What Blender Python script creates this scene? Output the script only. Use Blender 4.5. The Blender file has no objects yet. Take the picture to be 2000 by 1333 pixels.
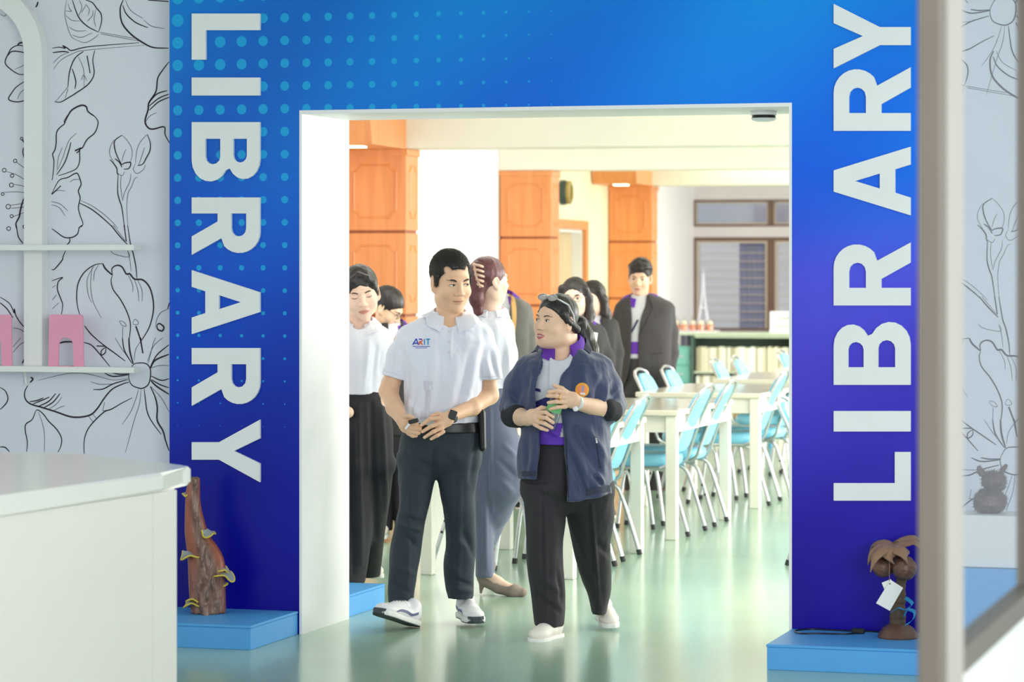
import bpy, bmesh, math, random
import numpy as np
from mathutils import Vector, Matrix

# ------------------------------------------------------------------ scene, camera, light
SC = bpy.context.scene
COL = SC.collection
F_PX, YAW, YH, CH = 5818.2, 0.2909, 513.47, 1.64      # focal length (px of a 2000 px frame), heading, horizon row, eye height
SN, CS = math.sin(YAW), math.cos(YAW)

cam_d = bpy.data.cameras.new('camera')
cam = bpy.data.objects.new('camera', cam_d)
COL.objects.link(cam)
cam.location = (0, 0, CH)
cam.rotation_euler = (math.pi / 2, 0, YAW)
cam_d.sensor_width = 36.0
cam_d.lens = F_PX / 2000 * 36.0
cam_d.shift_y = -(666.5 - YH) / 2000
cam_d.clip_end = 300
cam_d.dof.use_dof = True
cam_d.dof.focus_distance = 13.3
cam_d.dof.aperture_fstop = 4.0
SC.camera = cam

vs = SC.view_settings
vs.view_transform = 'Standard'
vs.look = 'None'
vs.gamma = 1.0
vs.use_curve_mapping = False
vs.exposure = 0.42

world = bpy.data.worlds.new('daylight')
SC.world = world
world.use_nodes = True
bg = world.node_tree.nodes['Background']
bg.inputs[0].default_value = (0.93, 0.96, 1.0, 1)
bg.inputs[1].default_value = 0.95


def area_light(name, loc, rot, sx, sy, power, col=(1, 1, 1), spread=180):
    d = bpy.data.lights.new(name, 'AREA')
    d.shape = 'RECTANGLE'
    d.size, d.size_y = sx, sy
    d.energy = power
    d.color = col
    d.spread = math.radians(spread)
    o = bpy.data.objects.new(name, d)
    COL.objects.link(o)
    o.location = loc
    o.rotation_euler = rot
    return o


# daylight entering the reading room through the long window wall on its right side
area_light('window_daylight', (2.9, 22.5, 1.75), (0, math.radians(90), 0), 2.2, 19.0, 900, (1.0, 0.97, 0.93))
# ceiling lamps of the reading room (long tubes, one per bay)
area_light('ceiling_tube_light', (-3.0, 15.5, 3.0), (0, 0, 0), 6.0, 1.4, 60, (1.0, 0.98, 0.92))
area_light('ceiling_tube_light', (-3.0, 22.7, 3.0), (0, 0, 0), 6.0, 1.4, 60, (1.0, 0.98, 0.92))
area_light('ceiling_tube_light', (-4.0, 31.5, 3.0), (0, 0, 0), 6.0, 3.0, 190, (1.0, 0.98, 0.92))
# daylight from the glazed entrance of the hall, behind and right of the camera
area_light('entrance_daylight', (3.2, 2.0, 2.3), (math.radians(78), 0, math.radians(18)), 4.0, 3.0, 300, (0.97, 0.98, 1.0))


# ------------------------------------------------------------------ pixel helpers (the place is surveyed from the photograph)
def at(px, d, z=0.0):
    """world point at image column px, depth d along the view axis, height z"""
    xc = (px - 1000.0) / F_PX * d
    return Vector((xc * CS - d * SN, xc * SN + d * CS, z))


def ground(px, py, z=0.0):
    d = (CH - z) * F_PX / (py - YH)
    return at(px, d, z)


def on_wall(px, py, Y):
    """point of the plane y = Y seen at a pixel"""
    u = (px - 1000.0) / F_PX
    d = Y / (CS + SN * u)
    p = at(px, d)
    p.z = CH - (py - YH) / F_PX * d
    return p


# ------------------------------------------------------------------ materials
def lin(c):
    return tuple(((v / 255) / 12.92 if v <= 10.3 else (((v / 255) + 0.055) / 1.055) ** 2.4) for v in c)


def new_mat(name):
    m = bpy.data.materials.new(name)
    m.use_nodes = True
    return m, m.node_tree, m.node_tree.nodes['Principled BSDF']


def M(name, rgb, rough=0.5, metal=0.0, var=0.06, scale=8.0, bump=0.0, bscale=60.0, spec=0.5, stretch=None,
      sheen=0.0, sub=0.0, coat=0.0):
    """procedural material: base colour with a little noise variation, optional noise bump"""
    m, nt, p = new_mat(name)
    N, L = nt.nodes, nt.links
    tc = N.new('ShaderNodeTexCoord')
    mp = N.new('ShaderNodeMapping')
    L.new(tc.outputs['Object'], mp.inputs[0])
    if stretch:
        mp.inputs['Scale'].default_value = stretch
    c = lin(rgb)
    no = N.new('ShaderNodeTexNoise')
    no.inputs['Scale'].default_value = scale
    no.inputs['Detail'].default_value = 5
    L.new(mp.outputs[0], no.inputs['Vector'])
    cr = N.new('ShaderNodeValToRGB')
    cr.color_ramp.elements[0].position = 0.3
    cr.color_ramp.elements[1].position = 0.7
    cr.color_ramp.elements[0].color = tuple(max(0, v * (1 - var)) for v in c) + (1,)
    cr.color_ramp.elements[1].color = tuple(min(1, v * (1 + var)) for v in c) + (1,)
    L.new(no.outputs[0], cr.inputs[0])
    L.new(cr.outputs[0], p.inputs['Base Color'])
    p.inputs['Roughness'].default_value = rough
    p.inputs['Metallic'].default_value = metal
    p.inputs['Specular IOR Level'].default_value = spec
    p.inputs['Sheen Weight'].default_value = sheen
    p.inputs['Coat Weight'].default_value = coat
    if sub:
        p.inputs['Subsurface Weight'].default_value = sub
        p.inputs['Subsurface Radius'].default_value = (0.012, 0.005, 0.003)
        p.inputs['Subsurface Scale'].default_value = 1.0
    if bump:
        nb = N.new('ShaderNodeTexNoise')
        nb.inputs['Scale'].default_value = bscale
        nb.inputs['Detail'].default_value = 4
        L.new(mp.outputs[0], nb.inputs['Vector'])
        b = N.new('ShaderNodeBump')
        b.inputs['Strength'].default_value = bump
        b.inputs['Distance'].default_value = 0.004
        L.new(nb.outputs[0], b.inputs['Height'])
        L.new(b.outputs[0], p.inputs['Normal'])
    return m


def clear_mat(name, rgb=(255, 255, 255), gloss=0.12, tint=1.0, rough=0.02):
    """thin clear pane: see-through with a fresnel reflection"""
    m, nt, p = new_mat(name)
    N, L = nt.nodes, nt.links
    N.remove(p)
    out = N['Material Output']
    t = N.new('ShaderNodeBsdfTransparent')
    t.inputs[0].default_value = tuple(v * tint for v in lin(rgb)) + (1,)
    g = N.new('ShaderNodeBsdfGlossy')
    g.inputs['Roughness'].default_value = rough
    lw = N.new('ShaderNodeLayerWeight')
    pw = N.new('ShaderNodeMath')
    pw.operation = 'POWER'
    pw.inputs[1].default_value = 4.0
    ma = N.new('ShaderNodeMath')
    ma.operation = 'MULTIPLY_ADD'
    ma.inputs[1].default_value = 0.3
    ma.inputs[2].default_value = gloss * 0.4
    L.new(lw.outputs['Facing'], pw.inputs[0])
    L.new(pw.outputs[0], ma.inputs[0])
    mx = N.new('ShaderNodeMixShader')
    L.new(ma.outputs[0], mx.inputs[0])
    L.new(t.outputs[0], mx.inputs[1])
    L.new(g.outputs[0], mx.inputs[2])
    L.new(mx.outputs[0], out.inputs[0])
    return m


def glow(name, rgb, s):
    m, nt, p = new_mat(name)
    p.inputs['Base Color'].default_value = lin(rgb) + (1,)
    p.inputs['Emission Color'].default_value = lin(rgb) + (1,)
    p.inputs['Emission Strength'].default_value = s
    return m


# ------------------------------------------------------------------ mesh builder
class MB:
    def __init__(self, xf=None):
        self.bm = bmesh.new()
        self.xf = xf or Matrix.Identity(4)

    def v(self, p):
        return self.bm.verts.new(self.xf @ Vector(p))

    def face(self, pts):
        try:
            return self.bm.faces.new([self.v(p) for p in pts])
        except ValueError:
            return None

    def box(self, x0, x1, y0, y1, z0, z1, bevel=0.0, seg=2):
        P = [self.v((x, y, z)) for x in (x0, x1) for y in (y0, y1) for z in (z0, z1)]
        fs = [(0, 1, 3, 2), (4, 6, 7, 5), (0, 4, 5, 1), (2, 3, 7, 6), (0, 2, 6, 4), (1, 5, 7, 3)]
        F = [self.bm.faces.new([P[i] for i in f]) for f in fs]
        if bevel:
            es = list({e for f in F for e in f.edges})
            bmesh.ops.bevel(self.bm, geom=es, offset=bevel, segments=seg, affect='EDGES', profile=0.6)
        return self

    def prism(self, poly, a, b, axis='z', bevel=0.0):
        """polygon (2-D list) swept from a to b along an axis"""
        def mk(p, t):
            return {'z': (p[0], p[1], t), 'y': (p[0], t, p[1]), 'x': (t, p[0], p[1])}[axis]
        A = [self.v(mk(p, a)) for p in poly]
        B = [self.v(mk(p, b)) for p in poly]
        n = len(poly)
        F = [self.bm.faces.new(A), self.bm.faces.new(B[::-1])]
        for i in range(n):
            F.append(self.bm.faces.new([A[i], B[i], B[(i + 1) % n], A[(i + 1) % n]]))
        if bevel:
            es = list({e for e in F[0].edges} | {e for e in F[1].edges})
            bmesh.ops.bevel(self.bm, geom=es, offset=bevel, segments=1, affect='EDGES')
        return self

    def tube(self, pts, r, n=8, cap=True):
        pts = [Vector(p) for p in pts]
        rr = r if isinstance(r, (list, tuple)) else [r] * len(pts)
        rings = []
        ref = None
        for i, p in enumerate(pts):
            a = pts[max(i - 1, 0)]
            b = pts[min(i + 1, len(pts) - 1)]
            t = (b - a)
            t = t.normalized() if t.length > 1e-9 else Vector((0, 0, 1))
            if ref is None:
                ref = Vector((0, 0, 1)) if abs(t.z) < 0.9 else Vector((1, 0, 0))
            u = (ref - t * ref.dot(t)).normalized()
            w = t.cross(u)
            ref = u
            rings.append([self.v(p + (u * math.cos(2 * math.pi * k / n) + w * math.sin(2 * math.pi * k / n)) * rr[i]) for k in range(n)])
        for A, B in zip(rings, rings[1:]):
            for k in range(n):
                self.bm.faces.new([A[k], A[(k + 1) % n], B[(k + 1) % n], B[k]])
        if cap:
            self.bm.faces.new(rings[0][::-1])
            self.bm.faces.new(rings[-1])
        return self

    def lathe(self, prof, c=(0, 0, 0), n=24):
        """prof = [(r, z)...]"""
        rings = []
        for r, z in prof:
            if r < 1e-6:
                rings.append([self.v((c[0], c[1], c[2] + z))])
            else:
                rings.append([self.v((c[0] + r * math.cos(2 * math.pi * k / n), c[1] + r * math.sin(2 * math.pi * k / n), c[2] + z)) for k in range(n)])
        for A, B in zip(rings, rings[1:]):
            for k in range(n):
                k2 = (k + 1) % n
                if len(A) == 1 and len(B) == 1:
                    continue
                if len(A) == 1:
                    self.bm.faces.new([A[0], B[k2], B[k]])
                elif len(B) == 1:
                    self.bm.faces.new([A[k], A[k2], B[0]])
                else:
                    self.bm.faces.new([A[k], A[k2], B[k2], B[k]])
        return self

    def ball(self, c, rx, ry=None, rz=None, n=14):
        ry = ry or rx
        rz = rz or rx
        prof = [(math.sin(math.pi * i / n), -math.cos(math.pi * i / n)) for i in range(n + 1)]
        old = self.xf
        self.xf = old @ Matrix.Translation(Vector(c)) @ Matrix.Diagonal((rx, ry, rz, 1))
        self.lathe(prof, n=n + 4)
        self.xf = old
        return self

    def ribbon(self, pts, w, off=(0, 0, 0)):
        """flat stroke in the x-z plane, width list or number, facing -y"""
        n = len(pts)
        ww = w if isinstance(w, (list, tuple)) else [w] * n
        L_, R_ = [], []
        for i in range(n):
            a, b = pts[max(i - 1, 0)], pts[min(i + 1, n - 1)]
            tx, tz = b[0] - a[0], b[1] - a[1]
            l = math.hypot(tx, tz) or 1
            nx, nz = -tz / l, tx / l
            L_.append(self.v((pts[i][0] + nx * ww[i] / 2 + off[0], off[1], pts[i][1] + nz * ww[i] / 2 + off[2])))
            R_.append(self.v((pts[i][0] - nx * ww[i] / 2 + off[0], off[1], pts[i][1] - nz * ww[i] / 2 + off[2])))
        for i in range(n - 1):
            self.bm.faces.new([R_[i], R_[i + 1], L_[i + 1], L_[i]])
        return self


def obj(name, mb, mat, parent=None, smooth=False, loc=None):
    me = bpy.data.meshes.new(name)
    bm = mb.bm
    bmesh.ops.recalc_face_normals(bm, faces=bm.faces)
    bm.to_mesh(me)
    bm.free()
    me.materials.append(mat)
    if smooth:
        me.polygons.foreach_set('use_smooth', [True] * len(me.polygons))
        try:
            me.set_sharp_from_angle(angle=math.radians(40))
        except Exception:
            pass
    o = bpy.data.objects.new(name, me)
    COL.objects.link(o)
    if parent is not None:
        o.parent = parent
    if loc is not None:
        o.location = loc
    return o


def tag(o, label=None, cat=None, group=None, kind=None):
    if label:
        o['label'] = label
    if cat:
        o['category'] = cat
    if group:
        o['group'] = group
    if kind:
        o['kind'] = kind
    return o


def struct(o, label=None):
    o['kind'] = 'structure'
    if label:
        o['label'] = label
    return o


def thing(name, loc=(0, 0, 0), rz=0.0, label=None, cat=None, group=None):
    o = bpy.data.objects.new(name, None)
    COL.objects.link(o)
    o.empty_display_size = 0.1
    o.location = loc
    o.rotation_euler = (0, 0, rz)
    return tag(o, label, cat, group)


def copy_tree(o, parent=None):
    c = o.copy()
    COL.objects.link(c)
    if parent is not None:
        c.parent = parent
    for ch in list(o.children):
        copy_tree(ch, c)
    return c


def spline(pts, n=6, closed=False):
    """Catmull-Rom through 2-D/3-D points"""
    P = [tuple(p) for p in pts]
    if len(P) < 3:
        return P
    out = []
    m = len(P)
    rng = range(m) if closed else range(m - 1)
    for i in rng:
        p0 = P[(i - 1) % m] if closed or i > 0 else P[i]
        p1 = P[i]
        p2 = P[(i + 1) % m]
        p3 = P[(i + 2) % m] if closed or i + 2 < m else p2
        for k in range(n):
            t = k / n
            out.append(tuple(0.5 * ((2 * b) + (-a + c) * t + (2 * a - 5 * b + 4 * c - d) * t * t + (-a + 3 * b - 3 * c + d) * t ** 3)
                             for a, b, c, d in zip(p0, p1, p2, p3)))
    if not closed:
        out.append(P[-1])
    return out


def from_arrays(name, V, Fq, mat, parent=None, smooth=True):
    me = bpy.data.meshes.new(name)
    nv, nf, k = len(V), len(Fq), Fq.shape[1]
    me.vertices.add(nv)
    me.vertices.foreach_set('co', np.asarray(V, np.float32).ravel())
    me.loops.add(nf * k)
    me.loops.foreach_set('vertex_index', np.asarray(Fq, np.int32).ravel())
    me.polygons.add(nf)
    me.polygons.foreach_set('loop_start', np.arange(0, nf * k, k, dtype=np.int32))
    me.polygons.foreach_set('loop_total', np.full(nf, k, np.int32))
    if smooth:
        me.polygons.foreach_set('use_smooth', np.ones(nf, bool))
    me.update(calc_edges=True)
    if mat is not None:
        me.materials.append(mat)
    o = bpy.data.objects.new(name, me)
    COL.objects.link(o)
    if parent is not None:
        o.parent = parent
    return o

# ------------------------------------------------------------------ the place: dimensions read from the photograph
YW, TW = 12.3135, 0.6087          # front plane and thickness of the blue portal wall
XL, XR, HD = -4.66, -2.464, 2.304  # doorway
XBL = on_wall(331, 600, YW).x     # outer edges of the blue facing
XBR = on_wall(1796, 600, YW).x
YP = YW + 0.13                    # papered wall, set back a little

m_white = M('white_paint', (243, 243, 243), 0.45, var=0.02, scale=3, bump=0.05, bscale=30)
m_paper = M('wallpaper_white', (226, 229, 240), 0.55, var=0.02, scale=2, bump=0.04, bscale=120)
m_cream = M('cream_paint', (240, 237, 224), 0.55, var=0.03, scale=1.2, bump=0.06, bscale=25)
m_ivory = M('ivory_wall_paint', (250, 240, 205), 0.6, var=0.03, scale=1.5)
m_roomwhite = M('room_white_paint', (250, 243, 247), 0.6, var=0.015, scale=1.5)
m_greywall = M('warm_grey_wall_paint', (226, 215, 217), 0.6, var=0.03, scale=1.5)
m_ink = M('print_ink', (38, 30, 44), 0.6, var=0.2, scale=20)
m_inkthin = M('print_ink_pale', (104, 100, 114), 0.6, var=0.2, scale=20)

# floor: glossy green screed, slightly uneven polish
m_floor, nt, p = new_mat('green_polished_floor')
N, L = nt.nodes, nt.links
tc = N.new('ShaderNodeTexCoord')
n1 = N.new('ShaderNodeTexNoise'); n1.inputs['Scale'].default_value = 0.55; n1.inputs['Detail'].default_value = 6
n2 = N.new('ShaderNodeTexNoise'); n2.inputs['Scale'].default_value = 60; n2.inputs['Detail'].default_value = 3
L.new(tc.outputs['Object'], n1.inputs['Vector']); L.new(tc.outputs['Object'], n2.inputs['Vector'])
cr = N.new('ShaderNodeValToRGB')
cr.color_ramp.elements[0].position = 0.3; cr.color_ramp.elements[0].color = lin((154, 186, 164)) + (1,)
cr.color_ramp.elements[1].position = 0.72; cr.color_ramp.elements[1].color = lin((174, 202, 176)) + (1,)
L.new(n1.outputs[0], cr.inputs[0])
mx = N.new('ShaderNodeMix'); mx.data_type = 'RGBA'; mx.inputs[0].default_value = 0.07
L.new(cr.outputs[0], mx.inputs[6]); L.new(n2.outputs[0], mx.inputs[7]); L.new(mx.outputs[2], p.inputs['Base Color'])
rr = N.new('ShaderNodeMapRange'); rr.inputs[3].default_value = 0.13; rr.inputs[4].default_value = 0.24
L.new(n1.outputs[0], rr.inputs[0]); L.new(rr.outputs[0], p.inputs['Roughness'])
p.inputs['Specular IOR Level'].default_value = 0.5
b = N.new('ShaderNodeBump'); b.inputs['Strength'].default_value = 0.05; b.inputs['Distance'].default_value = 0.01
n3 = N.new('ShaderNodeTexNoise'); n3.inputs['Scale'].default_value = 5
L.new(tc.outputs['Object'], n3.inputs['Vector']); L.new(n3.outputs[0], b.inputs['Height']); L.new(b.outputs[0], p.inputs['Normal'])

struct(obj('floor', MB().box(-13, 6, -3, 42, -0.12, 0), m_floor), 'glossy green polished floor')

# blue printed facing: gradient print with a shrinking dot grid
m_blue, nt, p = new_mat('blue_gradient_dot_print')
N, L = nt.nodes, nt.links


def mth(op, a, b=None, c=None, clamp=False):
    n = N.new('ShaderNodeMath'); n.operation = op; n.use_clamp = clamp
    for i, v in enumerate((a, b, c)):
        if v is None:
            continue
        if isinstance(v, (int, float)):
            n.inputs[i].default_value = v
        else:
            L.new(v, n.inputs[i])
    return n.outputs[0]


def ramp(val, stops):
    r = N.new('ShaderNodeValToRGB'); e = r.color_ramp.elements
    stops = sorted(stops)
    e[0].position, e[1].position = stops[0][0], stops[-1][0]
    e[0].color, e[1].color = stops[0][1] + (1,), stops[-1][1] + (1,)
    for s, c in stops[1:-1]:
        x = e.new(s); x.color = c + (1,)
    L.new(val, r.inputs[0])
    return r.outputs[0]


tc = N.new('ShaderNodeTexCoord'); sp = N.new('ShaderNodeSeparateXYZ'); L.new(tc.outputs['Object'], sp.inputs[0])
X_, Z_ = sp.outputs[0], sp.outputs[2]
zn = mth('DIVIDE', Z_, 3.2)


def zs(py, px):
    return min(1, max(0, on_wall(px, py, YW).z / 3.2))


left_cols = [(-20, (0, 120, 214)), (250, (0, 110, 214)), (420, (0, 93, 212)), (560, (0, 76, 200)), (700, (0, 62, 190)), (820, (2, 42, 176)),
             (940, (6, 20, 158)), (1200, (10, 4, 138))]
right_cols = [(-20, (0, 138, 236)), (180, (0, 126, 244)), (340, (8, 108, 240)), (430, (44, 96, 234)), (530, (76, 80, 228)), (700, (70, 62, 206)),
              (860, (62, 52, 196)), (1010, (42, 28, 178)), (1220, (22, 6, 150))]
cl = ramp(zn, [(zs(y, 430), lin(c)) for y, c in left_cols])
crr = ramp(zn, [(zs(y, 1700), lin(c)) for y, c in right_cols])
mxr = N.new('ShaderNodeMapRange'); L.new(X_, mxr.inputs[0])
mxr.inputs[1].default_value = on_wall(560, 300, YW).x; mxr.inputs[2].default_value = on_wall(1400, 300, YW).x
mixb = N.new('ShaderNodeMix'); mixb.data_type = 'RGBA'
L.new(mxr.outputs[0], mixb.inputs[0]); L.new(cl, mixb.inputs[6]); L.new(crr, mixb.inputs[7])
# diagonal light band in the print
dg = mth('ADD', mth('MULTIPLY', X_, 1.0), mth('MULTIPLY', Z_, -0.9))
band = N.new('ShaderNodeTexWave'); band.inputs['Scale'].default_value = 0.22; band.inputs['Distortion'].default_value = 0.0
cmb = N.new('ShaderNodeCombineXYZ'); L.new(dg, cmb.inputs[0]); L.new(cmb.outputs[0], band.inputs['Vector'])
bd = N.new('ShaderNodeMix'); bd.data_type = 'RGBA'; bd.blend_type = 'SOFT_LIGHT'; bd.inputs[0].default_value = 0.22
L.new(mixb.outputs[2], bd.inputs[6]); L.new(band.outputs[0], bd.inputs[7])
# dots
p0 = on_wall(347, 40, YW); p1 = on_wall(641, 40, YW); p2 = on_wall(347, 435.5, YW)
SX, SZ = (p1.x - p0.x) / 7, (p0.z - p2.z) / 9
fx = mth('SUBTRACT', mth('FRACT', mth('ADD', mth('DIVIDE', mth('SUBTRACT', X_, p0.x), SX), 100.5)), 0.5)
fz = mth('SUBTRACT', mth('FRACT', mth('ADD', mth('DIVIDE', mth('SUBTRACT', Z_, p0.z), SZ), 100.5)), 0.5)
dist = mth('SQRT', mth('ADD', mth('POWER', mth('MULTIPLY', fx, SX), 2.0), mth('POWER', mth('MULTIPLY', fz, SZ), 2.0)))
cx = mth('SUBTRACT', X_, mth('MULTIPLY', fx, SX)); cz = mth('SUBTRACT', Z_, mth('MULTIPLY', fz, SZ))
rx = mth('SUBTRACT', 1.0, mth('DIVIDE', mth('SUBTRACT', cx, p0.x), on_wall(1200, 40, YW).x - p0.x))
rz = mth('SUBTRACT', 1.0, mth('DIVIDE', mth('SUBTRACT', p0.z, cz), p0.z - on_wall(347, 905, YW).z))
rad = mth('MULTIPLY', mth('MINIMUM', rx, rz), 0.0285)
mask = mth('MULTIPLY', mth('SUBTRACT', rad, dist), 900.0, clamp=True)
dcol = N.new('ShaderNodeMix'); dcol.data_type = 'RGBA'
L.new(mth('MULTIPLY', mask, 0.62), dcol.inputs[0]); L.new(bd.outputs[2], dcol.inputs[6]); dcol.inputs[7].default_value = lin((30, 190, 235)) + (1,)
L.new(dcol.outputs[2], p.inputs['Base Color'])
p.inputs['Roughness'].default_value = 0.3
p.inputs['Specular IOR Level'].default_value = 0.22

# portal wall: white core with the doorway, blue facing on its hall side
wf = MB()
wf.box(XBL + 0.01, XL, YW + 0.02, YW + TW, 0, 3.3)
wf.box(XR, XBR - 0.01, YW + 0.02, YW + TW, 0, 3.3)
wf.box(XL, XR, YW + 0.02, YW + TW, HD, 3.3)
wall_front = struct(obj('wall_front', wf, m_white), 'thick white portal wall around the doorway')
fac = MB()
fac.prism([(XBL, 0), (XL, 0), (XL, HD), (XR, HD), (XR, 0), (XBR, 0), (XBR, 3.3), (XBL, 3.3)], YW, YW + 0.02, 'y')
o = obj('blue_facing', fac, m_blue, wall_front)
o['label'] = 'blue facing printed with a gradient and pale dots'
# thin white edge strip along the doorway
ed = MB()
ed.box(XL - 0.004, XL + 0.008, YW - 0.004, YW + TW + 0.002, 0, HD + 0.008)
ed.box(XL + 0.008, XR - 0.008, YW - 0.004, YW + TW + 0.002, HD - 0.008, HD + 0.008)
ed.box(XR - 0.008, XR + 0.004, YW - 0.004, YW + TW + 0.002, 0, HD + 0.008)
struct(obj('trim_1', ed, m_white), 'white lining of the doorway reveal')

struct(obj('wall_left', MB().box(-9.5, XBL + 0.01, YP, YP + 0.2, 0, 3.3), m_paper, None), 'white papered wall with black line-drawn flowers left of the portal')
struct(obj('wall_right', MB().box(XBR - 0.01, 3.0, YP, YP + 0.2, 0, 3.3), m_paper, None), 'white papered wall with line-drawn flowers right of the portal')
struct(obj('ceiling', MB().box(-9.5, 3.0, 5.5, YW + 0.02, 3.3, 3.45), m_white), 'white hall ceiling')

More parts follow.
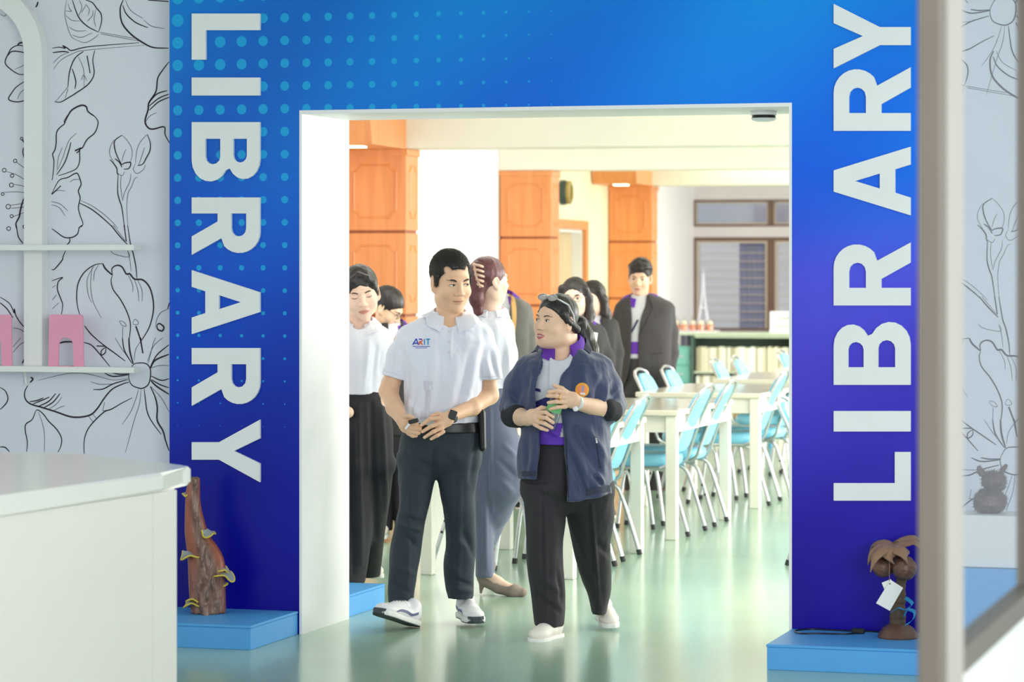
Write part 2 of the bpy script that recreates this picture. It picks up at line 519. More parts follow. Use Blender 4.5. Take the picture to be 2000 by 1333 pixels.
# ---- printed flowers on the papered wall: strokes traced in crops of the photograph (5.874 px per px)
T3, T2, T1 = 3.4, 2.4, 1.25
ART = {0: [
    (T1, [(765, 0), (745, 150), (770, 290), (820, 420), (890, 465)]), (T2, [(985, 0), (1060, 30), (1110, 95), (1160, 160), (1165, 250), (1135, 360)]),
    (T2, [(830, 0), (900, 190), (1000, 300), (1135, 370)]), (T1, [(890, 465), (980, 490), (1080, 440), (1135, 390)]), (T1, [(830, 400), (930, 430), (1060, 375)]),
    (T1, [(790, 310), (880, 355), (990, 350)]), (T1, [(760, 180), (830, 235), (920, 240)]), (T1, [(780, 40), (800, 100), (820, 130), (750, 125)]),
    (T1, [(905, 180), (940, 80), (910, 0)]), (T1, [(935, 145), (985, 60)]), (T1, [(1000, 245), (1060, 180), (1065, 120)]), (T1, [(1100, 310), (1080, 220), (1100, 110)]),
    (T1, [(985, 50), (1025, 110), (1010, 180)]),
    (T3, [(1415, 0), (1380, 100), (1400, 260), (1500, 390), (1640, 490), (1760, 545), (1935, 553)]), (T1, [(1440, 0), (1500, 120), (1640, 210)]),
    (T2, [(1410, 60), (1450, 160), (1560, 260), (1700, 318)]), (T2, [(1700, 0), (1935, 18)]), (T1, [(1650, 230), (1740, 300), (1890, 330)]),
    (T1, [(1150, 372), (1540, 440)]), (T1, [(1160, 390), (1590, 470)]),
    (T2, [(600, 553), (680, 542), (750, 555), (720, 525), (770, 550), (820, 580), (940, 550), (1100, 528), (1600, 490)]), (T2, [(605, 605), (720, 592), (790, 600)]),
    (T1, [(610, 725), (700, 640), (800, 600)]), (T1, [(612, 800), (700, 690), (850, 610), (1000, 575), (1660, 518)]),
    (T2, [(960, 590), (860, 670), (800, 820), (780, 1000)]), (T2, [(1090, 575), (1065, 690), (1080, 850), (1010, 970), (870, 1070), (790, 1120), (700, 1170), (625, 1168)]),
    (T1, [(780, 1000), (640, 1165)]), (T1, [(780, 1020), (750, 1130)]), (T2, [(830, 790), (870, 930), (860, 1020)]), (T1, [(900, 650), (960, 800), (965, 1010)]),
    (T2, [(1000, 640), (1035, 840)]), (T1, [(935, 920), (960, 860), (1000, 930)]),
    (T3, [(335, 500), (240, 490), (200, 520)]), (T2, [(330, 545), (220, 520), (140, 550), (100, 610), (60, 720), (130, 800), (230, 855), (330, 840)]),
    (T2, [(350, 620), (200, 590), (130, 595), (90, 640)]), (T1, [(345, 675), (270, 750), (170, 795)]),
    (T2, [(340, 900), (200, 990), (140, 1060), (100, 1140), (190, 1170), (290, 1150), (340, 1100)]), (T1, [(200, 1140), (240, 1060), (340, 990)]),
    (T3, [(1940, 710), (1870, 800), (1810, 900), (1790, 1050), (1710, 1180), (1700, 1260), (1665, 1390), (1700, 1465), (1760, 1482), (1885, 1457), (1895, 1545), (1950, 1650)]),
    (T2, [(1710, 1180), (1800, 1080), (1920, 1040)]), (T2, [(1710, 1220), (1820, 1130), (1940, 1080)]), (T2, [(1715, 1265), (1820, 1170), (1945, 1115)]),
    (T3, [(435, 20), (430, 50), (410, 85)]), (T1, [(0, 160), (50, 185), (90, 150)]),
    (T3, [(740, 1420), (780, 1330), (830, 1260), (930, 1210), (990, 1225), (1010, 1280), (1080, 1333)])],
    220: [
    (T2, [(800, 0), (740, 90), (740, 130), (690, 170), (650, 230), (645, 350), (630, 430), (605, 480), (620, 560), (610, 700), (598, 780)]),
    (T2, [(1020, 0), (1070, 30), (1115, 80), (1125, 130), (1090, 230), (1000, 310), (950, 400), (915, 430), (915, 550), (880, 640), (780, 690), (670, 725)]),
    (T3, [(860, 440), (935, 405)]), (T2, [(880, 465), (920, 430)]), (T1, [(880, 235), (800, 310), (760, 400), (720, 520), (650, 680)]),
    (T2, [(815, 340), (790, 440), (740, 580), (650, 715)]), (T1, [(715, 400), (670, 520), (655, 650)]),
    (T2, [(595, 935), (640, 840), (690, 770), (780, 745), (850, 705), (890, 700), (920, 770), (930, 830), (900, 900), (920, 980), (900, 1090), (920, 1180), (950, 1260), (945, 1300), (900, 1325)]),
    (T2, [(595, 940), (700, 840)]), (T1, [(600, 930), (660, 895), (750, 900)]), (T1, [(590, 1020), (690, 1050), (780, 1130)]), (T1, [(590, 1060), (680, 1090), (750, 1190)]),
    (T1, [(800, 800), (850, 770), (925, 770)]),
    (T2, [(915, 1040), (1050, 1110), (1190, 1220), (1310, 1333)]), (T1, [(930, 1010), (1070, 1080), (1230, 1200), (1360, 1333)]),
    (T2, [(1400, 260), (1320, 320), (1315, 400), (1345, 500), (1400, 600)]), (T1, [(1400, 260), (1460, 320), (1510, 410), (1515, 500), (1490, 580)]),
    (T1, [(1310, 310), (1265, 400), (1260, 480), (1310, 580)]), (T2, [(1260, 540), (1300, 580), (1340, 640), (1345, 690), (1360, 725)]),
    (T2, [(1400, 600), (1430, 580), (1500, 575), (1480, 640), (1420, 650)]), (T1, [(1400, 560), (1420, 480), (1450, 420)]), (T2, [(1320, 530), (1370, 570), (1400, 630)]),
    (T1, [(1345, 690), (1400, 725), (1430, 680)]),
    (T1, [(1690, 250), (1610, 340), (1570, 440), (1555, 580)]), (T2, [(1690, 250), (1725, 350), (1720, 440), (1680, 520), (1640, 590), (1580, 610)]),
    (T1, [(1660, 400), (1620, 520), (1590, 610)]), (T1, [(1555, 590), (1530, 650), (1570, 700), (1640, 660), (1670, 600)]),
    (T2, [(1355, 725), (1350, 900), (1370, 1000), (1400, 1100), (1430, 1333)]), (T1, [(1390, 725), (1385, 850), (1405, 1010)]),
    (T1, [(1500, 700), (1490, 790), (1430, 920), (1410, 1010)]), (T1, [(1580, 740), (1545, 760), (1510, 850), (1470, 930), (1455, 1100), (1470, 1333)]),
    (T1, [(1670, 110), (1720, 40), (1800, 0)]),
    (T2, [(340, 240), (305, 300), (300, 370), (265, 430), (275, 510), (320, 590), (340, 720)]), (T2, [(255, 310), (340, 440)]),
    (T1, [(190, 570), (340, 680)]), (T1, [(70, 675), (200, 720), (340, 810)]), (T1, [(160, 825), (250, 840), (340, 880)]), (T1, [(50, 915), (200, 910), (340, 925)]),
    (T3, [(330, 925), (270, 1000), (235, 1120), (220, 1200), (185, 1270), (190, 1333)]), (T1, [(120, 1065), (250, 1045), (340, 1015)]), (T1, [(130, 1100), (340, 1080)]),
    (T1, [(150, 1195), (340, 1125)])],
    440: [
    (T2, [(595, 40), (650, 80), (740, 140), (830, 140), (890, 100), (910, 30), (945, 0)]), (T2, [(800, 150), (800, 190), (770, 225)]),
    (T2, [(755, 290), (725, 360), (715, 400), (660, 470), (620, 510), (595, 510)]), (T2, [(595, 640), (720, 600), (670, 650), (660, 740), (700, 850), (720, 920), (705, 1030)]),
    (T1, [(600, 720), (640, 690)]), (T1, [(600, 860), (650, 800)]), (T1, [(600, 960), (680, 890)]),
    (T2, [(1275, 0), (1360, 110), (1460, 220)]), (T2, [(1425, 0), (1450, 190)]), (T1, [(1300, 0), (1440, 180)]),
    (T2, [(1465, 0), (1500, 230), (1530, 330), (1560, 480), (1570, 610)]), (T1, [(1465, 290), (1490, 400), (1505, 530)]), (T1, [(1265, 290), (1320, 335), (1480, 365), (1465, 290)]),
    (T2, [(1180, 440), (1080, 460), (970, 540), (900, 660), (880, 800), (890, 930), (920, 1040)]), (T3, [(1180, 440), (1210, 500), (1290, 575)]),
    (T3, [(1290, 575), (1285, 500), (1340, 462), (1400, 480), (1450, 560), (1490, 560), (1545, 620), (1640, 630), (1720, 720), (1760, 880), (1755, 1020), (1710, 1180), (1620, 1330)]),
    (T2, [(1290, 580), (1275, 640), (1300, 740), (1380, 850), (1450, 980), (1495, 1120), (1490, 1260), (1475, 1333)]),
    (T1, [(1080, 470), (1010, 590), (1000, 700), (1020, 820), (1055, 890)]), (T1, [(1130, 460), (1085, 540), (1075, 640)]), (T1, [(1060, 480), (1040, 680), (1070, 880), (1165, 1065)]),
    (T1, [(1540, 620), (1580, 740), (1595, 880)]), (T1, [(1580, 630), (1630, 750), (1630, 880)]), (T1, [(1470, 570), (1520, 680), (1525, 770)]),
    (T2, [(970, 1155), (1040, 1245), (1135, 1333)]), (T1, [(1370, 1100), (1420, 1110), (1450, 1160), (1400, 1150), (1370, 1100)]), (T1, [(1410, 1170), (1405, 1333)]),
    (T1, [(1525, 1115), (1550, 1080), (1585, 1110), (1580, 1140), (1535, 1140), (1525, 1115)]), (T3, [(1560, 1160), (1615, 1320)]),
    (T3, [(1800, 1150), (1830, 1130), (1880, 1170), (1860, 1215), (1810, 1195), (1800, 1150)]), (T1, [(1940, 960), (1850, 1000), (1800, 1080), (1785, 1180)]), (T2, [(1945, 890), (1925, 960)]),
    (T2, [(190, 0), (210, 130), (265, 210)]), (T2, [(0, 825), (110, 900), (165, 1010), (165, 960), (185, 1040), (250, 1140), (340, 1220)]), (T2, [(0, 890), (80, 960), (150, 1065)]),
    (T1, [(340, 885), (310, 980), (340, 1040)]), (T1, [(150, 1180), (240, 1200), (330, 1270)])],
    660: [
    (T2, [(1085, 0), (1210, 100), (1320, 180), (1440, 270)]), (T2, [(965, 55), (1050, 85), (1130, 170), (1265, 335)]), (T3, [(680, 65), (740, 48), (840, 48)]),
    (T2, [(1110, 95), (1205, 98)]), (T2, [(1210, 110), (1165, 150), (1165, 200), (1210, 170), (1215, 110)]),
    (T2, [(1480, 400), (1530, 310), (1600, 290), (1680, 300), (1725, 360), (1725, 460), (1700, 540), (1640, 580), (1580, 575), (1510, 540), (1480, 470), (1480, 400)]),
    (T1, [(440, 490), (640, 440), (800, 410), (980, 412), (1150, 450), (1300, 485), (1480, 465)]), (T3, [(350, 455), (380, 475), (345, 515)]),
    (T3, [(320, 550), (285, 620), (290, 700), (350, 760), (480, 800), (640, 850), (800, 905), (920, 912), (1040, 885), (1120, 810), (1200, 690), (1290, 590), (1400, 535), (1480, 510)]),
    (T2, [(340, 735), (430, 720), (500, 690)]), (T2, [(380, 760), (480, 720), (570, 680)]), (T2, [(440, 790), (560, 730), (640, 640)]), (T2, [(500, 805), (610, 740), (690, 640)]),
    (T1, [(560, 820), (650, 760), (710, 680)]), (T1, [(620, 835), (690, 800), (745, 780)]), (T2, [(1200, 405), (1300, 445), (1480, 425)]), (T2, [(1290, 405), (1380, 420), (1480, 415)]),
    (T2, [(1070, 595), (1180, 590), (1300, 530), (1470, 480)]), (T1, [(1040, 505), (1150, 535), (1300, 530)]),
    (T2, [(970, 1415), (965, 1200), (1000, 1070), (1080, 960), (1200, 850), (1280, 820), (1400, 750), (1520, 690)]), (T1, [(1180, 840), (1280, 825)]), (T1, [(1200, 740), (1180, 840)]),
    (T1, [(1020, 905), (1065, 965)]), (T1, [(1065, 880), (1110, 930)]), (T1, [(1590, 590), (1560, 700), (1500, 850), (1400, 1000)]), (T1, [(1620, 590), (1600, 760), (1540, 950), (1440, 1320)]),
    (T2, [(1655, 590), (1670, 720), (1690, 850), (1740, 960), (1850, 1110)]), (T3, [(1725, 560), (1780, 680), (1805, 800), (1805, 950), (1870, 1070), (1900, 1180), (1940, 1300)]),
    (T1, [(1730, 560), (1850, 690), (1940, 850)]), (T3, [(1730, 490), (1800, 560), (1940, 650)]), (T2, [(1735, 480), (1840, 540), (1940, 575)]), (T2, [(1735, 440), (1850, 490), (1940, 470)]),
    (T1, [(1730, 350), (1830, 320), (1940, 320)]), (T2, [(1725, 340), (1800, 200), (1940, 80)]), (T3, [(1730, 350), (1780, 260), (1940, 190)]), (T1, [(1690, 280), (1760, 100), (1870, 0)]),
    (T1, [(1700, 300), (1760, 60), (1790, 0)]), (T3, [(1480, 0), (1490, 150), (1530, 300)]), (T2, [(1405, 0), (1430, 150), (1520, 300)]), (T1, [(1320, 0), (1400, 130), (1480, 240)]),
    (T3, [(1610, 0), (1640, 180)]), (T1, [(1645, 0), (1560, 130), (1540, 260)]),
    (T2, [(410, 840), (440, 830), (500, 880), (560, 960), (650, 1050), (705, 1150), (700, 1240), (665, 1315)]), (T2, [(410, 840), (370, 940), (300, 990), (290, 1060), (315, 1200), (305, 1310)]),
    (T1, [(440, 850), (480, 960), (510, 1100), (510, 1310)]), (T2, [(0, 570), (60, 610), (90, 680), (80, 740), (30, 800), (0, 825)]), (T2, [(0, 1255), (60, 1260), (110, 1310)]),
    (T1, [(150, 105), (240, 0)]), (T1, [(150, 170), (230, 80), (330, 30)]), (T3, [(255, 295), (290, 240), (340, 230)])]}
RINGS = [(250, 300, 15, 220), (175, 555, 20, 220), (50, 662, 22, 220), (140, 725, 20, 220), (132, 832, 24, 220), (32, 935, 17, 220), (95, 1080, 26, 220), (135, 1190, 18, 220),
         (285, 1310, 20, 220), (100, 40, 22, 440), (285, 20, 20, 440)]


def flower_print(parent, dx=0.0, dz=0.0, xmin=-99, xmax=99):
    """ink strokes lying on the paper, drawn tapering"""
    dark, pale = MB(), MB()
    for off, strokes in ART.items():
        for w, pts in strokes:
            q = []
            for x, y in spline(pts, 5):
                g = on_wall(x / 5.874, off + y / 5.874, YP)
                q.append((g.x + dx, g.z + dz))
            if max(a for a, _ in q) > xmax or min(a for a, _ in q) < xmin:
                continue
            n = len(q)
            ww = [w * 0.00232 * (0.35 + 0.65 * math.sin(math.pi * min(1, max(0, (i + 0.6) / n))) ** 0.6) for i in range(n)]
            (pale if w == T1 else dark).ribbon(q, ww, (0, YP - 0.0012, 0))
    for x, y, r, off in RINGS:
        q = []
        for k in range(13):
            a = 2 * math.pi * k / 12
            g = on_wall((x + r * math.cos(a)) / 5.874, off + (y + r * math.sin(a)) / 5.874, YP)
            q.append((g.x + dx, g.z + dz))
        if xmin < q[0][0] < xmax:
            dark.ribbon(q, 0.0035, (0, YP - 0.0012, 0))
    for mb, mm, nm in ((dark, m_ink, 'flower_line_print'), (pale, m_inkthin, 'flower_shade_print')):
        o = obj(nm, mb, mm, parent)
        o['kind'] = 'stuff'


flower_print(bpy.data.objects['wall_left'], xmax=XBL + 0.03)
fc = on_wall(278, 738, YP)
fr = on_wall(1965, 26, YP)
flower_print(bpy.data.objects['wall_right'], fr.x - fc.x, fr.z - fc.z, xmin=XBR)
fr2 = on_wall(1985, 905, YP)
flower_print(bpy.data.objects['wall_right'], fr2.x - fc.x, fr2.z - fc.z, xmin=XBR)

# ------------------------------------------------------------------ reading room behind the portal (its grid is turned a little)
RT = 0.075
RO = Vector((-6.77, 20.0, 0))
RX = Matrix.Translation(RO) @ Matrix.Rotation(RT, 4, 'Z')     # local: x along the beams, y away, origin at the first pillar's front right corner
PB = (0.0, 5.1, 10.35)                                        # pillar rows
WA, BW = -0.47, 16.2                                          # left wall, back wall in room axes
ZB = 2.45                                                     # underside of the beams

wl = MB(RX)
wl.box(WA - 0.2, WA, -8.0, 5.5, 0, 3.2)
struct(obj('wall_room_left_near', wl, m_roomwhite), 'bright white left wall of the reading room')
# ivory bay with a door
wl = MB(RX)
DB0, DB1, DZ = 7.6, 9.02, 1.97
wl.box(WA - 0.2, WA, 5.5, DB0, 0, 3.2)
wl.box(WA - 0.2, WA, DB1, 10.5, 0, 3.2)
wl.box(WA - 0.2, WA, DB0, DB1, DZ, 3.2)
struct(obj('wall_room_left_middle', wl, m_ivory), 'ivory left wall between the second and third pillars')
wl = MB(RX)
wl.box(WA - 0.2, WA, 10.5, BW, 0, 3.2)
struct(obj('wall_room_left_far', wl, m_roomwhite), 'pale left wall beside the far windows')

m_wood = None


def wood_mat(name, a, b, rough=0.35):
    m, nt, p = new_mat(name)
    N, L = nt.nodes, nt.links
    tc = N.new('ShaderNodeTexCoord'); mp = N.new('ShaderNodeMapping'); mp.inputs['Scale'].default_value = (6, 6, 0.5)
    L.new(tc.outputs['Object'], mp.inputs[0])
    w = N.new('ShaderNodeTexNoise'); w.inputs['Scale'].default_value = 3; w.inputs['Detail'].default_value = 8; w.inputs['Distortion'].default_value = 0.6
    L.new(mp.outputs[0], w.inputs['Vector'])
    r = N.new('ShaderNodeValToRGB')
    r.color_ramp.elements[0].position = 0.3; r.color_ramp.elements[0].color = lin(a) + (1,)
    r.color_ramp.elements[1].position = 0.7; r.color_ramp.elements[1].color = lin(b) + (1,)
    L.new(w.outputs[0], r.inputs[0]); L.new(r.outputs[0], p.inputs['Base Color'])
    p.inputs['Roughness'].default_value = rough
    return m


m_wood = wood_mat('orange_teak_veneer', (224, 140, 82), (236, 156, 96))
m_wood_dark = wood_mat('orange_teak_groove', (150, 74, 34), (170, 88, 42))
m_lampglow = glow('downlight_glow', (255, 240, 205), 6.0)

beams = MB(RX)
for i, b in enumerate(PB):
    x1 = 9.5
    beams = MB(RX).box(WA, x1, b, b + 0.36, ZB, 3.2, bevel=0.006, seg=1)
    struct(obj('trim_%d' % (i + 2), beams, m_cream), ('near', 'middle', 'far')[i] + ' cream ceiling beam crossing the reading room')
struct(obj('ceiling_room', MB(RX).box(-0.67, 9.6, -8.0, BW, 3.15, 3.3), m_cream), 'cream reading-room ceiling')


def bead(mb, x0, x1, z0, z1, y, notch, w, h, axis='y'):
    """raised bead following a rectangle with scooped corners; lies on plane y (or x), proud towards the negative / positive side"""
    pts = []
    for cx, cz, a0 in ((x1, z1, 180), (x1, z0, 90), (x0, z0, 0), (x0, z1, -90)):
        seq = [math.radians(a0 + 90 * k / 4) for k in range(5)]
        pts += [(cx + notch * math.cos(a), cz + notch * math.sin(a)) for a in seq[::-1]] if False else \
               [(cx + notch * math.cos(a), cz + notch * math.sin(a)) for a in ([math.radians(t) for t in {
                   (True, True): (180, 202, 225, 247, 270), (True, False): (90, 112, 135, 157, 180),
                   (False, False): (0, 22, 45, 67, 90), (False, True): (270, 292, 315, 337, 360)}[(cx == x1, cz == z1)]])]
    n = len(pts)
    ccx, ccz = (x0 + x1) / 2, (z0 + z1) / 2
    rows = []
    for i in range(n):
        a, b = pts[i - 1], pts[(i + 1) % n]
        tx, tz = b[0] - a[0], b[1] - a[1]
        l = math.hypot(tx, tz) or 1
        nx, nz = -tz / l, tx / l
        px, pz = pts[i]
        tri = [(px + nx * w / 2, pz + nz * w / 2, 0.0), (px + nx * w * .15, pz + nz * w * .15, h), (px - nx * w * .15, pz - nz * w * .15, h), (px - nx * w / 2, pz - nz * w / 2, 0.0)]
        if axis == 'y':
            rows.append([mb.v((q[0], y - q[2], q[1])) for q in tri])
        else:
            rows.append([mb.v((y + q[2], q[0], q[1])) for q in tri])
    for i in range(n):
        A, B = rows[i], rows[(i + 1) % n]
        for k in range(3):
            mb.bm.faces.new([A[k], A[k + 1], B[k + 1], B[k]])


def pillar(b, label, bracket):
    base = RX @ Vector((-0.23, b + 0.175, 0))
    t = thing('wood_pillar', base, RT, label, 'pillar')
    X0, X1, Y0, Y1 = -0.23, 0.23, -0.175, 0.175
    obj('core', MB().box(X0 + 0.012, X1 - 0.012, Y0 + 0.012, Y1 - 0.012, 0, ZB), m_wood_dark, t)
    for z0, z1 in ((0.12, 0.66), (0.68, 1.255), (1.275, 1.85), (1.87, 2.42)):
        f = obj('cladding_board', MB().box(X0, X1, Y0, Y0 + 0.012, z0, z1, 0.003, 1), m_wood, t)
        mb = MB(); bead(mb, X0 + 0.075, X1 - 0.075, z0 + 0.09, z1 - 0.09, Y0, 0.045, 0.016, 0.007)
        obj('moulding', mb, m_wood_dark if False else m_wood, f)
        s = obj('cladding_board', MB().box(X1 - 0.012, X1, Y0 + 0.012, Y1, z0, z1, 0.003, 1), m_wood, t)
        mb = MB(); bead(mb, Y0 + 0.08, Y1 - 0.06, z0 + 0.09, z1 - 0.09, X1, 0.045, 0.016, 0.007, axis='x')
        obj('moulding', mb, m_wood, s)
    obj('skirting', MB().box(X0 - 0.01, X1 + 0.01, Y0 - 0.01, Y1 + 0.01, 0, 0.12, 0.004, 1), m_wood, t)
    cr_ = MB(); cr_.box(X0 - 0.008, X1 + 0.012, Y0 - 0.008, Y1 + 0.008, 2.40, ZB - 0.002, 0.004, 1)
    obj('crown', cr_, m_wood, t)
    if bracket:
        # cantilever box towards the hall, its front face curved
        prof = [(Y0 + 0.02, ZB - 0.004), (Y0 - 0.93, ZB - 0.004)] + [(Y0 - 0.93 - 0.10 * math.sin(k / 6 * 1.4), ZB - 0.004 + 0.42 * k / 6) for k in range(1, 7)] + [(Y0 + 0.02, ZB + 0.42)]
        mb = MB().prism(prof, X0, X1, 'x')
        br = obj('bracket', mb, m_wood, t)
        obj('downlight', MB().box(-0.07, 0.07, Y0 - 0.62, Y0 - 0.48, ZB - 0.012, ZB - 0.002), m_lampglow, t)
    return t


pillar(PB[0], 'nearest orange wood-clad pillar, left against the white doorway reveal', True)
pillar(PB[1], 'middle orange wood-clad pillar with scooped panels between white and ivory wall', False)
pillar(PB[2], 'farthest orange wood-clad pillar with a projecting bracket, behind the man in a suit', True)

# door in the ivory wall, seen at a flat angle
m_frame_orange = wood_mat('orange_door_trim', (236, 150, 92), (244, 164, 108))
m_door_tan = M('tan_door', (214, 186, 150), 0.5, var=0.05, scale=4)
dr = MB(RX)
dr.box(WA - 0.02, WA + 0.035, DB0 - 0.09, DB0, 0, DZ + 0.09, 0.004, 1)
dr.box(WA - 0.02, WA + 0.035, DB1, DB1 + 0.09, 0, DZ + 0.09, 0.004, 1)
dr.box(WA - 0.02, WA + 0.035, DB0, DB1, DZ, DZ + 0.09, 0.004, 1)
d1 = struct(obj('door_1', dr, m_frame_orange), 'orange trimmed doorway in the ivory wall')
obj('door_lining', MB(RX).box(WA - 0.2, WA - 0.02, DB0, DB0 + 0.03, 0, DZ).box(WA - 0.2, WA - 0.02, DB1 - 0.03, DB1, 0, DZ).box(WA - 0.2, WA - 0.02, DB0 + 0.03, DB1 - 0.03, DZ - 0.03, DZ), m_white, d1)
obj('door_leaf', MB(RX).box(WA - 0.16, WA - 0.12, DB0 + 0.03, DB1 - 0.03, 0, DZ - 0.03, 0.004, 1), m_door_tan, d1)

# back wall with transom lights and louvred windows
m_winbrown = M('brown_window_timber', (112, 84, 72), 0.5, var=0.1, scale=6)
m_sash = M('beige_window_sash', (196, 180, 166), 0.5, var=0.05, scale=6)
m_slat = M('grey_louvre_glass', (190, 188, 196), 0.12, var=0.03, scale=4)
m_slat.node_tree.nodes['Principled BSDF'].inputs['Alpha'].default_value = 0.22
m_pane = clear_mat('window_glass', (225, 228, 232), 0.15)
bays = [(WA + 0.005, WA + 0.945), (WA + 0.985, WA + 1.93), (WA + 1.97, WA + 2.92), (WA + 2.96, WA + 3.9)]
wb = MB(RX)
xr_ = 9.6
wb.box(WA - 0.2, xr_, BW, BW + 0.18, 2.42, 3.2)          # above
wb.box(WA - 0.2, xr_, BW, BW + 0.18, 1.955, 2.09)        # between the two window rows
wb.box(WA - 0.2, xr_, BW, BW + 0.18, 0, 0.80)
wb.box(bays[-1][1] + 0.02, xr_, BW, BW + 0.18, 0.80, 1.955)
wb.box(bays[-1][1] + 0.02, xr_, BW, BW + 0.18, 2.09, 2.42)
struct(obj('wall_back', wb, m_greywall), 'warm grey back wall of the reading room')
for i, (x0, x1) in enumerate(bays):
    # transom
    z0, z1 = 2.09, 2.42
    fr_ = MB(RX)
    for a in ((x0 - 0.02, x1 + 0.02, z0, z0 + 0.025), (x0 - 0.02, x1 + 0.02, z1 - 0.025, z1), (x0 - 0.02, x0 + 0.015, z0 + 0.025, z1 - 0.025), (x1 - 0.015, x1 + 0.02, z0 + 0.025, z1 - 0.025)):
        fr_.box(a[0], a[1], BW - 0.02, BW + 0.08, a[2], a[3])
    w = struct(obj('window_%d' % (2 * i + 1), fr_, m_winbrown), 'narrow brown framed transom light high on the back wall')
    sa = MB(RX)
    for a in ((x0 + 0.015, x1 - 0.015, z0 + 0.025, z0 + 0.045), (x0 + 0.015, x1 - 0.015, z1 - 0.045, z1 - 0.025), (x0 + 0.015, x0 + 0.035, z0 + 0.045, z1 - 0.045), (x1 - 0.035, x1 - 0.015, z0 + 0.045, z1 - 0.045)):
        sa.box(a[0], a[1], BW + 0.0, BW + 0.05, a[2], a[3])
    obj('sash', sa, m_sash, w)
    obj('pane', MB(RX).box(x0 + 0.035, x1 - 0.035, BW + 0.02, BW + 0.025, z0 + 0.045, z1 - 0.045), m_pane, w)
    # louvres
    z0, z1 = 0.80, 1.955
    fr_ = MB(RX)
    for a in ((x0 - 0.02, x1 + 0.02, z0, z0 + 0.03), (x0 - 0.02, x1 + 0.02, z1 - 0.045, z1), (x0 - 0.02, x0 + 0.025, z0 + 0.03, z1 - 0.045), (x1 - 0.025, x1 + 0.02, z0 + 0.03, z1 - 0.045)):
        fr_.box(a[0], a[1], BW - 0.02, BW + 0.08, a[2], a[3])
    w = struct(obj('window_%d' % (2 * i + 2), fr_, m_winbrown), 'brown framed louvred window in the back wall')
    sa = MB(RX)
    for a in ((x0 + 0.025, x1 - 0.025, z1 - 0.075, z1 - 0.045), (x0 + 0.025, x0 + 0.055, z0 + 0.03, z1 - 0.075), (x1 - 0.055, x1 - 0.025, z0 + 0.03, z1 - 0.075)):
        sa.box(a[0], a[1], BW - 0.01, BW + 0.06, a[2], a[3])
    obj('sash', sa, m_sash, w)
    k, zz = 0, z1 - 0.085
    while zz - 0.105 > z0 + 0.02 and i < 2:
        mb = MB(RX)
        q = [(BW + 0.0, zz - 0.108), (BW + 0.006, zz - 0.108), (BW + 0.046, zz), (BW + 0.04, zz)]
        mb.prism(q, x0 + 0.055, x1 - 0.055, 'x')
        s = obj('louvre_slat', mb, m_slat, w)
        obj('slat_edge', MB(RX).box(x0 + 0.055, x1 - 0.055, BW - 0.004, BW + 0.004, zz - 0.114, zz - 0.106), m_sash, s)
        zz -= 0.104
        k += 1
# the corridor beyond the windows: grey wall, blue curtains
m_corr = M('corridor_grey_paint', (226, 222, 228), 0.7, var=0.05, scale=1.0)
m_curt = M('blue_curtain_cloth', (78, 90, 172), 0.8, var=0.1, scale=10)
struct(obj('wall_corridor', MB(RX).box(-3, 9.6, BW + 2.2, BW + 2.4, 0, 3.3), m_corr), 'grey corridor wall seen through the louvres')
for n_, (x0, x1) in enumerate(((0.02, 0.50), (0.66, 0.90))):
    mb = MB(RX)
    nn = 28
    pts = [(x0 + (x1 - x0) * k / nn, BW + 0.55 + 0.025 * math.sin(k * 1.5)) for k in range(nn + 1)]
    A = [mb.v((x, y, 0.0)) for x, y in pts]
    B = [mb.v((x, y, 2.06)) for x, y in pts]
    for k in range(nn):
        mb.bm.faces.new([A[k], A[k + 1], B[k + 1], B[k]])
    tag(obj('curtain', mb, m_curt, smooth=True), ('wider' if n_ == 0 else 'narrower') + ' blue curtain hanging behind the louvred windows', 'curtain')

# window wall on the right side of the reading room (out of the frame, it lets the daylight in)
wr = MB()
wr.box(3.0, 3.2, YW + TW, 32.0, 0, 0.75)
wr.box(3.0, 3.2, YW + TW, 32.0, 2.85, 3.3)
for k in range(6):
    y = 13.2 + 3.6 * k
    wr.box(3.0, 3.2, y - 0.12, y + 0.12, 0.75, 2.85)
struct(obj('wall_room_right', wr, m_roomwhite), 'window wall on the right side of the reading room')

# ------------------------------------------------------------------ raised LIBRARY lettering on both piers
def arc(cx, cy, rx, ry, a0, a1, n=8):
    return [(cx + rx * math.cos(math.radians(a0 + (a1 - a0) * k / n)), cy + ry * math.sin(math.radians(a0 + (a1 - a0) * k / n))) for k in range(n + 1)]


# outlines in a unit box (u = reading direction, v = up); holes are bridged
GLYPH = {
    'L': [[(0, 0), (1, 0), (1, .205), (.36, .205), (.36, 1), (0, 1)]],
    'I': [[(0, 0), (1, 0), (1, 1), (0, 1)]],
    'B': [[(0, 0)] + arc(.64, .265, .36, .265, -90, 62) + arc(.62, .765, .34, .235, -62, 90) + [(0, 1)],
          [(.28, .2)] + [(.58, .2)] + arc(.58, .31, .13, .11, -90, 90, 6) + [(.28, .42)],
          [(.28, .61)] + [(.56, .61)] + arc(.56, .71, .12, .10, -90, 90, 6) + [(.28, .81)]],
    'R': [[(0, 0), (.28, 0), (.28, .38), (.42, .38), (.68, 0), (1, 0), (.71, .435)] + arc(.60, .70, .37, .30, -48, 90, 10) + [(0, 1)],
          [(.28, .58), (.54, .58)] + arc(.54, .69, .14, .11, -90, 90, 6) + [(.28, .80)]],
    'A': [[(0, 0), (.26, 0), (.33, .2), (.67, .2), (.74, 0), (1, 0), (.655, 1), (.345, 1)], [(.39, .4), (.61, .4), (.5, .72)]],
    'Y': [[(.36, 0), (.64, 0), (.64, .40), (1, 1), (.70, 1), (.5, .62), (.30, 1), (0, 1), (.36, .40)]],
}
m_letter = M('white_foam_letter', (238, 241, 241), 0.5, var=0.02, scale=5)


